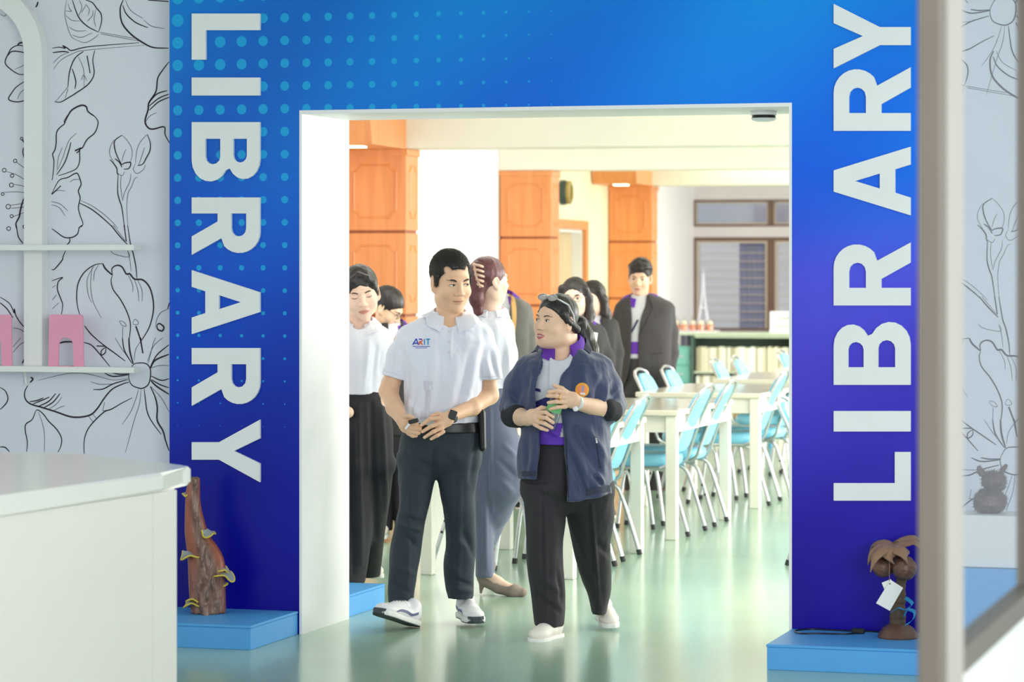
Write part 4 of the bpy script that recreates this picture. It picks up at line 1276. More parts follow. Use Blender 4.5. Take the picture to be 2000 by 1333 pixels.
def surface_nets(D, lo, vox):
    nx, ny, nz = D.shape
    ins = D < 0
    cnt = np.zeros((nx - 1, ny - 1, nz - 1), np.uint8)
    for a, b, c in _C8:
        cnt += ins[a:nx - 1 + a, b:ny - 1 + b, c:nz - 1 + c]
    idx = np.argwhere((cnt > 0) & (cnt < 8))
    i, j, k = idx.T
    vals = np.stack([D[i + a, j + b, k + c] for a, b, c in _C8], 1)
    pos = np.zeros((len(idx), 3))
    num = np.zeros(len(idx))
    C = np.array(_C8, float)
    for a, b in _E12:
        va, vb = vals[:, a], vals[:, b]
        m = (va < 0) != (vb < 0)
        t = np.where(m, va / np.where(m, va - vb, 1), 0)
        pos += m[:, None] * (C[a] + t[:, None] * (C[b] - C[a]))
        num += m
    V = (idx + pos / num[:, None]) * vox + np.asarray(lo)
    vid = np.full(cnt.shape, -1, np.int32)
    vid[i, j, k] = np.arange(len(idx))
    F = []
    for ax in range(3):
        s0 = [slice(1, -1)] * 3
        s1 = [slice(1, -1)] * 3
        s0[ax] = slice(0, -1)
        s1[ax] = slice(1, None)
        A, B = ins[tuple(s0)], ins[tuple(s1)]
        for flip in (False, True):
            e = np.argwhere((A & ~B) if not flip else (~A & B))
            if not len(e):
                continue
            off = np.ones(3, int)
            off[ax] = 0
            e = e + off
            o1, o2 = (ax + 1) % 3, (ax + 2) % 3

            def cell(d1, d2):
                q = e.copy()
                q[:, o1] += d1
                q[:, o2] += d2
                return vid[q[:, 0], q[:, 1], q[:, 2]]
            quad = np.stack([cell(-1, -1), cell(0, -1), cell(0, 0), cell(-1, 0)], 1)
            F.append(quad[:, ::-1] if flip else quad)
    F = np.concatenate(F)
    return V, F[(F >= 0).all(1)]


def vnormals(V, F):
    n = np.cross(V[F[:, 2]] - V[F[:, 0]], V[F[:, 3]] - V[F[:, 1]])
    N_ = np.zeros_like(V)
    for k in range(4):
        np.add.at(N_, F[:, k], n)
    return N_ / (np.linalg.norm(N_, axis=1, keepdims=True) + 1e-12)


def rot(yaw=0, pitch=0, roll=0):
    return np.array(Matrix.Rotation(math.radians(yaw), 3, 'Z') @ Matrix.Rotation(math.radians(pitch), 3, 'X') @ Matrix.Rotation(math.radians(roll), 3, 'Y'))


IDENT = (np.zeros(3), np.eye(3), 1.0)


def cubic(zs_, v):
    """smooth interpolation table through stations"""
    zs_, v = np.asarray(zs_, float), np.asarray(v, float)
    d = np.gradient(v, zs_) if len(zs_) > 2 else np.full(len(v), (v[-1] - v[0]) / (zs_[-1] - zs_[0]))

    def f(z):
        z = np.clip(z, zs_[0], zs_[-1])
        i = np.clip(np.searchsorted(zs_, z) - 1, 0, len(zs_) - 2)
        h = zs_[i + 1] - zs_[i]
        t = (z - zs_[i]) / h
        return ((2 * t ** 3 - 3 * t ** 2 + 1) * v[i] + (t ** 3 - 2 * t ** 2 + t) * h * d[i] + (-2 * t ** 3 + 3 * t ** 2) * v[i + 1] + (t ** 3 - t ** 2) * h * d[i + 1])
    return f


class Sdf:
    """collects primitives, evaluates each only inside its own box"""

    def __init__(s, vox):
        s.vox = vox
        s.P = []

    def _add(s, lo, hi, f, k, op):
        s.P.append((np.asarray(lo, float), np.asarray(hi, float), f, k, op))
        return s

    def chain(s, pts, k=0.01, op='u', xf=IDENT, flat=None):
        """pts [(x,y,z,r)...]: rounded cones; flat=(axis vector, factor) squashes the section"""
        for a, b in zip(pts, pts[1:]):
            A, B = np.array(a[:3], float), np.array(b[:3], float)
            ra, rb = a[3], b[3]
            C, R, sc = xf
            WA_, WB_ = R @ A * sc + C, R @ B * sc + C
            r = max(ra, rb) * sc

            def f(x, y, z, A=A, B=B, ra=ra, rb=rb, C=C, R=R, sc=sc):
                px, py, pz = s._loc(x, y, z, C, R, sc)
                ab = B - A
                l2 = max(ab @ ab, 1e-12)
                t = np.clip(((px - A[0]) * ab[0] + (py - A[1]) * ab[1] + (pz - A[2]) * ab[2]) / l2, 0, 1)
                qx, qy, qz = px - A[0] - t * ab[0], py - A[1] - t * ab[1], pz - A[2] - t * ab[2]
                if flat is not None:
                    ax = np.asarray(flat[0], float)
                    dd = qx * ax[0] + qy * ax[1] + qz * ax[2]
                    g = 1 / flat[1] - 1
                    qx, qy, qz = qx + dd * g * ax[0], qy + dd * g * ax[1], qz + dd * g * ax[2]
                return (np.sqrt(qx * qx + qy * qy + qz * qz) - (ra + (rb - ra) * t)) * sc
            s._add(np.minimum(WA_, WB_) - r, np.maximum(WA_, WB_) + r, f, k, op)
        return s

    @staticmethod
    def _loc(x, y, z, C, R, sc):
        if R is IDENT[1]:
            return x, y, z
        dx, dy, dz = x - C[0], y - C[1], z - C[2]
        return ((R[0, 0] * dx + R[1, 0] * dy + R[2, 0] * dz) / sc, (R[0, 1] * dx + R[1, 1] * dy + R[2, 1] * dz) / sc, (R[0, 2] * dx + R[1, 2] * dy + R[2, 2] * dz) / sc)

    def ell(s, c, r, k=0.01, op='u', xf=IDENT, R2=None):
        C, R, sc = xf
        c, r = np.array(c, float), np.array(r, float)
        W = R @ c * sc + C
        rm = r.max() * sc

        def f(x, y, z):
            px, py, pz = s._loc(x, y, z, C, R, sc)
            px, py, pz = px - c[0], py - c[1], pz - c[2]
            if R2 is not None:
                px, py, pz = (R2[0, 0] * px + R2[1, 0] * py + R2[2, 0] * pz, R2[0, 1] * px + R2[1, 1] * py + R2[2, 1] * pz, R2[0, 2] * px + R2[1, 2] * py + R2[2, 2] * pz)
            k0 = np.sqrt((px / r[0]) ** 2 + (py / r[1]) ** 2 + (pz / r[2]) ** 2)
            k1 = np.sqrt((px / r[0] ** 2) ** 2 + (py / r[1] ** 2) ** 2 + (pz / r[2] ** 2) ** 2) + 1e-9
            return k0 * (k0 - 1) / k1 * sc
        return s._add(W - rm, W + rm, f, k, op)

    def loft(s, st, k=0.01, n=2.2, op='u'):
        """st [(z, cx, cy, rx, ry)...] vertical stack of super-ellipses"""
        st = sorted(st)
        Z = [q[0] for q in st]
        fs = [cubic(Z, [q[i] for q in st]) for i in (1, 2, 3, 4)]
        A = np.array(st)
        lo = [(A[:, 1] - A[:, 3]).min(), (A[:, 2] - A[:, 4]).min(), Z[0]]
        hi = [(A[:, 1] + A[:, 3]).max(), (A[:, 2] + A[:, 4]).max(), Z[-1]]

        def f(x, y, z):
            cx, cy, rx, ry = (g(z) for g in fs)
            e = (np.abs((x - cx) / rx) ** n + np.abs((y - cy) / ry) ** n) ** (1 / n)
            d = (e - 1) * np.minimum(rx, ry)
            return np.maximum(d, np.maximum(Z[0] - z, z - Z[-1]))
        return s._add(lo, hi, f, k, op)

    def func(s, lo, hi, f, k=0.0, op='u'):
        return s._add(lo, hi, f, k, op)

    def mesh(s):
        vox = s.vox
        U = [p_ for p_ in s.P if p_[4] == 'u']
        lo = np.min([p_[0] for p_ in U], 0) - 3 * vox
        hi = np.max([p_[1] for p_ in U], 0) + 3 * vox
        n = np.ceil((hi - lo) / vox).astype(int) + 1
        D = np.full(n, 0.2, np.float32)
        ax = [lo[i] + np.arange(n[i]) * vox for i in range(3)]
        for l, h, f, k, op in s.P:
            m = k + 3 * vox
            a = np.clip(np.floor((l - m - lo) / vox).astype(int), 0, n)
            b = np.clip(np.ceil((h + m - lo) / vox).astype(int) + 1, 0, n)
            if (b <= a).any():
                continue
            sl = tuple(slice(a[i], b[i]) for i in range(3))
            x = ax[0][sl[0]][:, None, None]
            y = ax[1][sl[1]][None, :, None]
            z = ax[2][sl[2]][None, None, :]
            d = f(x, y, z).astype(np.float32)
            o = D[sl]
            if op == 'u':
                if k > 0:
                    hh = np.maximum(k - np.abs(o - d), 0) / k
                    D[sl] = np.minimum(o, d) - hh * hh * k * 0.25
                else:
                    D[sl] = np.minimum(o, d)
            elif op == 'sub':
                if k > 0:
                    hh = np.maximum(k - np.abs(o + d), 0) / k
                    D[sl] = np.maximum(o, -d) + hh * hh * k * 0.25
                else:
                    D[sl] = np.maximum(o, -d)
            elif op == 'int':
                D[sl] = np.maximum(o, d)
        D[0], D[-1] = 0.2, 0.2
        D[:, 0], D[:, -1] = 0.2, 0.2
        D[:, :, 0], D[:, :, -1] = 0.2, 0.2
        return surface_nets(D, lo, vox)


def waves(P, seed, freq, n=5):
    """cheap smooth noise on points, about -1..1"""
    r = np.random.RandomState(seed)
    out = np.zeros(len(P))
    fr = np.asarray(freq, float)
    Q = P * fr
    for i in range(n):
        d = r.normal(size=3)
        d /= np.linalg.norm(d)
        w = r.normal(size=3)
        out += np.sin(Q @ d * (1 + 0.5 * i) + 1.3 * np.sin(Q @ w * 0.6 + r.uniform(0, 6)) + r.uniform(0, 6.28)) / (1 + 0.35 * i)
    return out / 2.4


# ------------------------------------------------------------------ people
class Person:
    def __init__(s, px0, d, label, name='person', cat='person', z0=0.0):
        s.px0, s.d, s.z0 = px0, d, z0
        s.e = thing(name, at(px0, d, z0), YAW, label, cat)
        s.inv_x0 = (px0 - 1000.0) / F_PX * d

    def J(s, px, py, dy=0.0):
        """pixel + depth offset -> local point (x right, y away, z up)"""
        D_ = s.d + dy
        return np.array(((px - 1000.0) / F_PX * D_ - s.inv_x0, dy, CH - (py - YH) / F_PX * D_ - s.z0))

    def px(s, V):
        D_ = s.d + V[:, 1]
        return np.stack([(V[:, 0] + s.inv_x0) / D_ * F_PX + 1000, YH + (CH - V[:, 2] - s.z0) / D_ * F_PX], 1)

    def st(s, rows):
        """rows (py, xl, xr, dy, ry) -> loft stations"""
        out = []
        for py, xl, xr, dy, ry in rows:
            a, b = s.J(xl, py, dy), s.J(xr, py, dy)
            out.append((a[2], (a[0] + b[0]) / 2, dy, (b[0] - a[0]) / 2, ry))
        return out

    def ch(s, pts):
        return [tuple(s.J(p_[0], p_[1], p_[2])) + (p_[3],) for p_ in pts]

    def add(s, name, sdf, mat, folds=(), noise=(), post=None, xfn=None):
        V, F = sdf.mesh()
        n = vnormals(V, F)
        disp = np.zeros(len(V))
        for nz_ in noise:
            seed, amp, freq = nz_[:3]
            w_ = waves(V, seed, freq)
            if len(nz_) > 3:          # creased cloth: rounded folds meeting in sharp valleys
                w_ = w_ * 0.7 + 0.5 * (0.5 - np.abs(waves(V, seed + 500, np.asarray(freq) * 0.8)))
            disp += amp * w_
        if folds:
            pp = s.px(V)
            wfront = np.clip(-n[:, 1] * 1.6, 0, 1)
            for x1, y1, x2, y2, w, amp in folds:
                a, b = np.array((x1, y1), float), np.array((x2, y2), float)
                ab = b - a
                t = np.clip(((pp - a) @ ab) / max(ab @ ab, 1e-9), 0, 1)
                dd = np.linalg.norm(pp - a - t[:, None] * ab, axis=1)
                disp += amp * 0.0024 * np.exp(-(dd / w) ** 2) * wfront * (0.35 + 0.65 * np.sin(math.pi * np.clip(t * 0.86 + 0.07, 0, 1)))
        V = V + n * disp[:, None]
        if post is not None:
            V = post(V, n)
        o = from_arrays(name, V, F, mat, s.e)
        o_bvh[o.name] = (V, F)
        return o

    def bvh(s, o):
        V, F = o_bvh[o.name]
        return BVHTree.FromPolygons([tuple(v) for v in V], [tuple(f) for f in F])


o_bvh = {}


def strip_decal(name, tree, org_f, dirv, up, lo, off, mat, parent, m=3):
    """thin patch pressed onto a surface: rows between an upper and a lower curve, each point cast along dirv"""
    rows = []
    up, lo = spline(up, 3), spline(lo, 3)
    n = len(up)
    for j in range(m + 1):
        t = j / m
        row = []
        for i in range(n):
            u = up[i][0] * (1 - t) + lo[i][0] * t
            v = up[i][1] * (1 - t) + lo[i][1] * t
            o_ = Vector(org_f(u, v))
            hit, nor, _, _ = tree.ray_cast(o_, Vector(dirv))
            if hit is None:
                hit = o_ + Vector(dirv) * 0.1 if not row else row[-1]
                row.append(Vector(hit))
            else:
                row.append(hit + nor * 0.0004 - Vector(dirv) * off)
        rows.append(row)
    mb = MB()
    G = [[mb.v(q) for q in r] for r in rows]
    for j in range(m):
        for i in range(n - 1):
            try:
                mb.bm.faces.new([G[j][i], G[j][i + 1], G[j + 1][i + 1], G[j + 1][i]])
            except ValueError:
                pass
    o = obj(name, mb, mat, parent, smooth=True)
    return o


m_skin = M('skin', (240, 198, 168), 0.5, var=0.05, scale=18, bump=0.03, bscale=160, sub=0.12)
m_skin2 = M('skin_fair', (246, 208, 186), 0.5, var=0.05, scale=18, bump=0.03, bscale=160, sub=0.12)
m_skin3 = M('skin_tan', (234, 188, 154), 0.5, var=0.05, scale=18, bump=0.03, bscale=160, sub=0.12)
m_lip = M('lips', (214, 146, 130), 0.4, var=0.06, scale=60)
m_lipdeep = M('lips_coral', (200, 104, 108), 0.4, var=0.06, scale=60)
m_mouth = M('mouth_line', (140, 74, 70), 0.6)
m_teeth = M('teeth', (246, 240, 234), 0.3)
m_eyew = M('eye_white', (236, 228, 222), 0.3)
m_iris = M('iris_dark', (40, 28, 26), 0.2)
m_brow = M('brow_hair', (66, 52, 46), 0.7, var=0.2, scale=80)
m_lid = M('lash_line', (84, 58, 50), 0.7)
m_nostril = M('nostril', (150, 92, 76), 0.7)


def hair_mat(name, rgb, rough=0.38):
    return M(name, rgb, rough, var=0.35, scale=30, bump=0.35, bscale=55, stretch=(3, 3, 0.35), spec=0.5)


m_hair = hair_mat('black_hair', (44, 37, 36))
m_hair2 = hair_mat('soft_black_hair', (44, 36, 38))
m_hairred = hair_mat('auburn_hair', (96, 50, 54))


def add_head(S, xf, fat=1.0, female=False, mouth_open=0.0, jaw=1.0, k=0.016, nose=1.1):
    """head of canonical size (0.236 chin to crown), face towards -y, appended to a body field"""
    f = fat
    S.ell((0, .016, .034), (.076, .095, .086), k, xf=xf)
    S.ell((0, -.018, -.018), (.067 * f, .073, .088), k, xf=xf)
    S.ell((0, -.036, -.07), (.047 * f * jaw, .046, .043), k, xf=xf)
    S.ell((0, -.066, -.098), (.020 * jaw, .016, .017), 0.02, xf=xf)
    for sx in (-1, 1):
        S.ell((sx * .038 * f, -.054, -.034), (.026 * f, .026, .028), k, xf=xf)
        S.ell((sx * .044 * f * jaw, -.008, -.068), (.018, .028, .028), 0.02, xf=xf)
    S.ell((0, -.076, .024), (.048, .014, .012), 0.012, xf=xf)
    for sx in (-1, 1):   # eye hollows
        S.ell((sx * .032, -.094, .004), (.019, .014, .0115), 0.010, 'sub', xf=xf)
        S.ell((sx * .032, -.0735, .003), (.017, .011, .0105), 0.004, xf=xf)
    S.chain([(0, -.083, .012, .0075), (0, -.098, -.024, .0105)], 0.010, xf=xf)
    S.ell((0, -.100, -.031), (.0125 * nose, .0105, .0095), 0.006, xf=xf)
    for sx in (-1, 1):
        S.ell((sx * .0125 * nose, -.092, -.034), (.009, .010, .008), 0.005, xf=xf)
    op = mouth_open
    S.ell((0, -.086, -.060 + op * .2), (.024, .010, .0065), 0.006, xf=xf)
    S.ell((0, -.084, -.0715 - op), (.020, .010, .008), 0.006, xf=xf)
    if op > 0:
        S.ell((0, -.096, -.0665 - op * .3), (.018, .014, .004 + op * .6), 0.002, 'sub', xf=xf)
    else:
        S.chain([(-.022, -.094, -.0662, .0018), (0, -.0985, -.0655, .0018), (.022, -.094, -.0662, .0018)], 0.003, 'sub', xf=xf)
    for sx in (-1, 1):
        R2 = rot(sx * 15, 0, 0) @ rot(0, -12, 0)
        S.ell((sx * .0785, .012, -.006), (.0085, .022, .034), 0.007, xf=xf, R2=R2)
        S.ell((sx * .073, .0, -.034), (.010, .014, .014), 0.010, xf=xf)
        S.ell((sx * .0865, .006, -.002), (.006, .012, .021), 0.004, 'sub', xf=xf, R2=R2)


def face_details(P, body, xf, brow=m_brow, lips=m_lip, eye=1.0, gaze=0.0, teeth=False, op=0.0, brow_w=1.0, closed=False, lip_h=0.8):
    tree = P.bvh(body)
    C, R, sc = xf
    dirv = Vector(R @ np.array((0, 1.0, 0)))
    of = lambda u, v: R @ np.array((u, -0.2, v)) * sc + C
    sides = (-1, 1)
    for sx in sides:
        X = lambda x: sx * x
        # brow
        up = [(X(.016), .0215), (X(.026), .0265), (X(.038), .0275), (X(.050), .022)]
        lo_ = [(X(.016), .0165), (X(.026), .0205), (X(.038), .0225), (X(.050), .0205)]
        mid = lambda a, b, w: [((p_[0]), (p_[1] + q[1]) / 2 + (p_[1] - q[1]) / 2 * w) for p_, q in zip(a, b)]
        strip_decal('eyebrow', tree, of, dirv, mid(up, lo_, brow_w), mid(lo_, up, brow_w), 0.0012, brow, body, 2)
        if closed:
            strip_decal('eyelid_line', tree, of, dirv, [(X(.018), .000), (X(.027), -.0015), (X(.036), -.0015), (X(.046), .0012)], [(X(.018), -.0015), (X(.027), -.0042), (X(.036), -.0042), (X(.046), -.0004)], 0.001, m_lid, body, 1)
            continue
        e = eye
        ex = [.0185, .0225, .027, .032, .037, .0415, .0455]
        top = [.0005, .0042 * e, .0060 * e, .0064 * e, .0060 * e, .0046 * e, .0018]
        bot = [-.0005, -.0028 * e, -.0042 * e, -.0046 * e, -.0042 * e, -.0024 * e, .0008]
        ey = strip_decal('eye', tree, of, dirv, [(X(a), b + .002) for a, b in zip(ex, top)], [(X(a), b + .002) for a, b in zip(ex, bot)], 0.0008, m_eyew, body, 3)
        gx = .032 * sx + gaze
        ii = [(-1, .0), (-.7, .7), (0, 1.0), (.7, .7), (1, .0)]
        r_ = .0056
        tl = np.interp([abs(gx + a * r_) for a, _ in ii], ex, top)
        bl = np.interp([abs(gx + a * r_) for a, _ in ii], ex, bot)
        strip_decal('iris', tree, of, dirv, [(gx + a * r_, .002 + min(b * r_, t_)) for (a, b), t_ in zip(ii, tl)], [(gx + a * r_, .002 + max(-b * r_, t_)) for (a, b), t_ in zip(ii, bl)], 0.0014, m_iris, ey, 2)
        strip_decal('lash_line', tree, of, dirv, [(X(a), b + .0042) for a, b in zip(ex, top)], [(X(a), b + .0018) for a, b in zip(ex, top)], 0.0016, m_lid, ey, 1)
    lx = [-.025, -.018, -.010, -.004, 0, .004, .010, .018, .025]
    u_ = [-.0655, -.0605, -.0562, -.0550, -.0562, -.0550, -.0562, -.0605, -.0655]
    m_ = [-.0668, -.0662, -.0656, -.0652, -.0654, -.0652, -.0656, -.0662, -.0668]
    l_ = [-.0675, -.0735, -.0772, -.0785, -.0787, -.0785, -.0772, -.0735, -.0675]
    u_ = [b_ + (a_ - b_) * lip_h for a_, b_ in zip(u_, m_)]
    l_ = [b_ + (a_ - b_) * lip_h for a_, b_ in zip(l_, m_)]
    if op > 0:
        mu = [v + op * .15 for v in m_]
        ml = [v - op * 1.0 * math.sin(math.pi * (i / 8)) for i, v in enumerate(m_)]
        strip_decal('lips', tree, of, dirv, list(zip(lx, [v + op * .15 for v in u_])), list(zip(lx, mu)), 0.0010, lips, body, 2)
        strip_decal('lips', tree, of, dirv, list(zip(lx, ml)), list(zip(lx, [v - op * math.sin(math.pi * (i / 8)) for i, v in enumerate(l_)])), 0.0010, lips, body, 2)
        strip_decal('teeth', tree, of, dirv, list(zip(lx[1:-1], mu[1:-1])), list(zip(lx[1:-1], [a * .35 + b * .65 for a, b in zip(mu[1:-1], ml[1:-1])])), 0.0035, m_teeth, body, 2)
    else:
        lp = strip_decal('lips', tree, of, dirv, list(zip(lx, u_)), list(zip(lx, l_)), 0.0007, lips, body, 4)
        strip_decal('mouth_line', tree, of, dirv, list(zip(lx, [v + .0008 for v in m_])), list(zip(lx, [v - .0009 for v in m_])), 0.0012, m_mouth, lp, 1)
    for sx in (-1, 1):
        strip_decal('nostril', tree, of, dirv, [(sx * .004, -.0385), (sx * .007, -.0375), (sx * .010, -.0385)], [(sx * .004, -.0405), (sx * .007, -.0408), (sx * .010, -.0400)], 0.0008, m_nostril, body, 1)


def head_of(P, px, py, dy, sc, yaw, pitch=0, roll=0):
    return (P.J(px, py, dy), rot(yaw, pitch, roll), sc)


def hair_spikes(P, hair, n, length, mat, seed, zmin=None, xf=None, spread=0.5, lean=(0, 0, 0)):
    """short strands standing on the hair so that its outline is not smooth"""
    V, F = o_bvh[hair.name]
    nr = vnormals(V, F)
    r = np.random.RandomState(seed)
    ids = r.choice(len(V), min(n, len(V)), replace=False)
    A = V[ids]
    d = nr[ids] + r.normal(size=(len(ids), 3)) * spread * 0.5 + np.array(lean)
    d /= np.linalg.norm(d, axis=1, keepdims=True)
    L_ = length * r.uniform(0.5, 1.2, len(ids))[:, None]
    side = np.cross(d, r.normal(size=(len(ids), 3)))
    side /= np.linalg.norm(side, axis=1, keepdims=True)
    w = 0.0011
    s2 = np.cross(d, side)
    base = A - d * 0.003
    Vv = np.stack([base + side * w, base - side * 0.5 * w + s2 * 0.87 * w, base - side * 0.5 * w - s2 * 0.87 * w, A + d * L_], 1).reshape(-1, 3)
    b = (np.arange(len(ids)) * 4)[:, None]
    Ff = np.concatenate([b + np.array([[0, 1, 3]]), b + np.array([[1, 2, 3]]), b + np.array([[2, 0, 3]])])
    o = from_arrays('hair_strands', Vv, Ff, mat, hair, smooth=False)
    o['kind'] = 'stuff'
    return o


def collar_mesh(c, rt, rb, w_back, w_front, drop, gap, tilt=0.0, thick=0.004, yr=1.0, n=40, tipout=0.0):
    """folded collar around a neck: c centre of its top edge, gap = half opening at the front (radians)"""
    mb = MB()
    R_ = []
    for i in range(n + 1):
        t = i / n
        th = gap + (2 * math.pi - 2 * gap) * t            # 0 = front
        fr_ = (1 + math.cos(th)) / 2
        zt = c[2] - drop * fr_ ** 1.2 + tilt * math.sin(th)
        w = w_back + (w_front - w_back) * fr_ ** 3
        sx, cy = math.sin(th), -math.cos(th)
        tp = (c[0] - rt * sx, c[1] + rt * yr * cy, zt)
        md = (c[0] - (rt + rb) * 0.52 * sx, c[1] + (rt + rb) * 0.52 * yr * cy, zt + 0.002 - w * 0.25)
        bt = (c[0] - (rb + tipout * fr_ ** 4) * sx, c[1] + (rb + tipout * fr_) * yr * cy, zt - w)
        inn = (c[0] - (rt - 0.002) * sx, c[1] + (rt - 0.002) * yr * cy, zt - w * 0.9 - 0.005)
        bt2 = (c[0] - (rb - thick) * sx, c[1] + (rb - thick) * yr * cy, zt - w + 0.001)
        R_.append([mb.v(q) for q in (inn, tp, md, bt, bt2)])
    for a, b in zip(R_, R_[1:]):
        for k in range(4):
            mb.bm.faces.new([a[k], a[k + 1], b[k + 1], b[k]])
        mb.bm.faces.new([a[4], a[0], b[0], b[4]])
    mb.bm.faces.new(R_[0])
    mb.bm.faces.new(R_[-1][::-1])
    return mb


def rest_on(mb, garment, gap=0.005):
    """push collar points that sink into a garment out to its surface"""
    V, F = o_bvh[garment.name]
    tree = BVHTree.FromPolygons([tuple(v) for v in V], [tuple(f) for f in F])
    for i, v in enumerate(mb.bm.verts):
        if i % 5 in (0, 1):
            continue
        co, n, _, dist = tree.find_nearest(v.co)
        if co is None:
            continue
        sgn = (v.co - co).dot(n)
        g_ = gap * (0.4 if i % 5 == 4 else 1.0)
        if sgn < g_:
            v.co = v.co + n * (g_ - sgn)
    return mb


def oh(x, z, out=0.0):
    """point on the front of the hair cap"""
    q = max(0.0, 1 - (x / .086) ** 2 - ((z - .036) / .094) ** 2)
    return (x, .02 - .104 * math.sqrt(q) - out, z)

m_lipman = M('lips_tan', (214, 156, 132), 0.5, var=0.06, scale=60)
m_polo = M('white_polo_cloth', (230, 230, 243), 0.75, var=0.02, scale=6, bump=0.12, bscale=220, sheen=0.15)
m_navytrs = M('dark_slate_trousers', (40, 51, 62), 0.8, var=0.08, scale=8, bump=0.15, bscale=240, sheen=0.04)
m_blktrs = M('black_trousers', (42, 38, 44), 0.75, var=0.08, scale=8, bump=0.12, bscale=240, sheen=0.04)
m_blackcloth = M('black_flowing_cloth', (28, 26, 33), 0.75, var=0.1, scale=8, bump=0.1, bscale=200, sheen=0.04)
m_greytrs = M('slate_blue_trousers', (104, 110, 134), 0.8, var=0.05, scale=8, bump=0.1, bscale=220, sheen=0.2)
m_jacket = M('navy_bomber_cloth', (48, 60, 96), 0.6, var=0.08, scale=7, bump=0.1, bscale=200, sheen=0.25)
m_rib = M('dark_ribbed_knit', (52, 56, 76), 0.8, var=0.15, scale=40, bump=0.3, bscale=120)
m_cuff = M('black_ribbed_cuff', (30, 30, 36), 0.8, var=0.15, scale=40, bump=0.3, bscale=120)
m_purple = M('purple_collar_cloth', (104, 48, 176), 0.7, var=0.06, scale=20)
m_suit = M('charcoal_suit_cloth', (68, 64, 67), 0.8, var=0.06, scale=10, bump=0.1, bscale=240, sheen=0.04)
m_suitblk = M('black_suit_cloth', (48, 45, 47), 0.8, var=0.06, scale=10, bump=0.1, bscale=240, sheen=0.04)
m_suitgrey = M('grey_suit_cloth', (104, 102, 98), 0.8, var=0.06, scale=10, bump=0.1, bscale=240, sheen=0.2)
m_greypolo = M('pale_grey_polo_cloth', (214, 214, 222), 0.75, var=0.03, scale=10)
m_belt = M('black_leather', (26, 26, 28), 0.4, var=0.1, scale=20)
m_shoew = M('white_sneaker_leather', (238, 236, 240), 0.45, var=0.03, scale=15)
m_sole = M('white_foam_sole', (240, 238, 234), 0.6, var=0.03, scale=15)
m_soledark = M('dark_rubber_sole', (66, 74, 80), 0.7, var=0.1, scale=30)
m_stripe = M('slate_stripe', (96, 104, 138), 0.5)
m_slipon = M('cream_slip_on_shoe', (244, 236, 226), 0.6, var=0.03, scale=15)
m_heel = M('taupe_suede', (150, 134, 124), 0.8, var=0.05, scale=20)
m_brownshoe = M('brown_shoe', (96, 70, 58), 0.5)


def print_mat(name):
    m, nt, p = new_mat(name)
    a = nt.nodes.new('ShaderNodeAttribute')
    a.attribute_name = 'print_colour'
    nt.links.new(a.outputs['Color'], p.inputs['Base Color'])
    p.inputs['Roughness'].default_value = 0.75
    return m


def paint(P, o, f):
    """printed cloth: colour by place on the garment"""
    V, _ = o_bvh[o.name]
    pp = P.px(V)
    c = f(pp[:, 0], pp[:, 1])
    at_ = o.data.color_attributes.new('print_colour', 'FLOAT_COLOR', 'POINT')
    at_.data.foreach_set('color', np.concatenate([c, np.ones((len(c), 1))], 1).astype(np.float32).ravel())


m_print = print_mat('printed_polo_cloth')


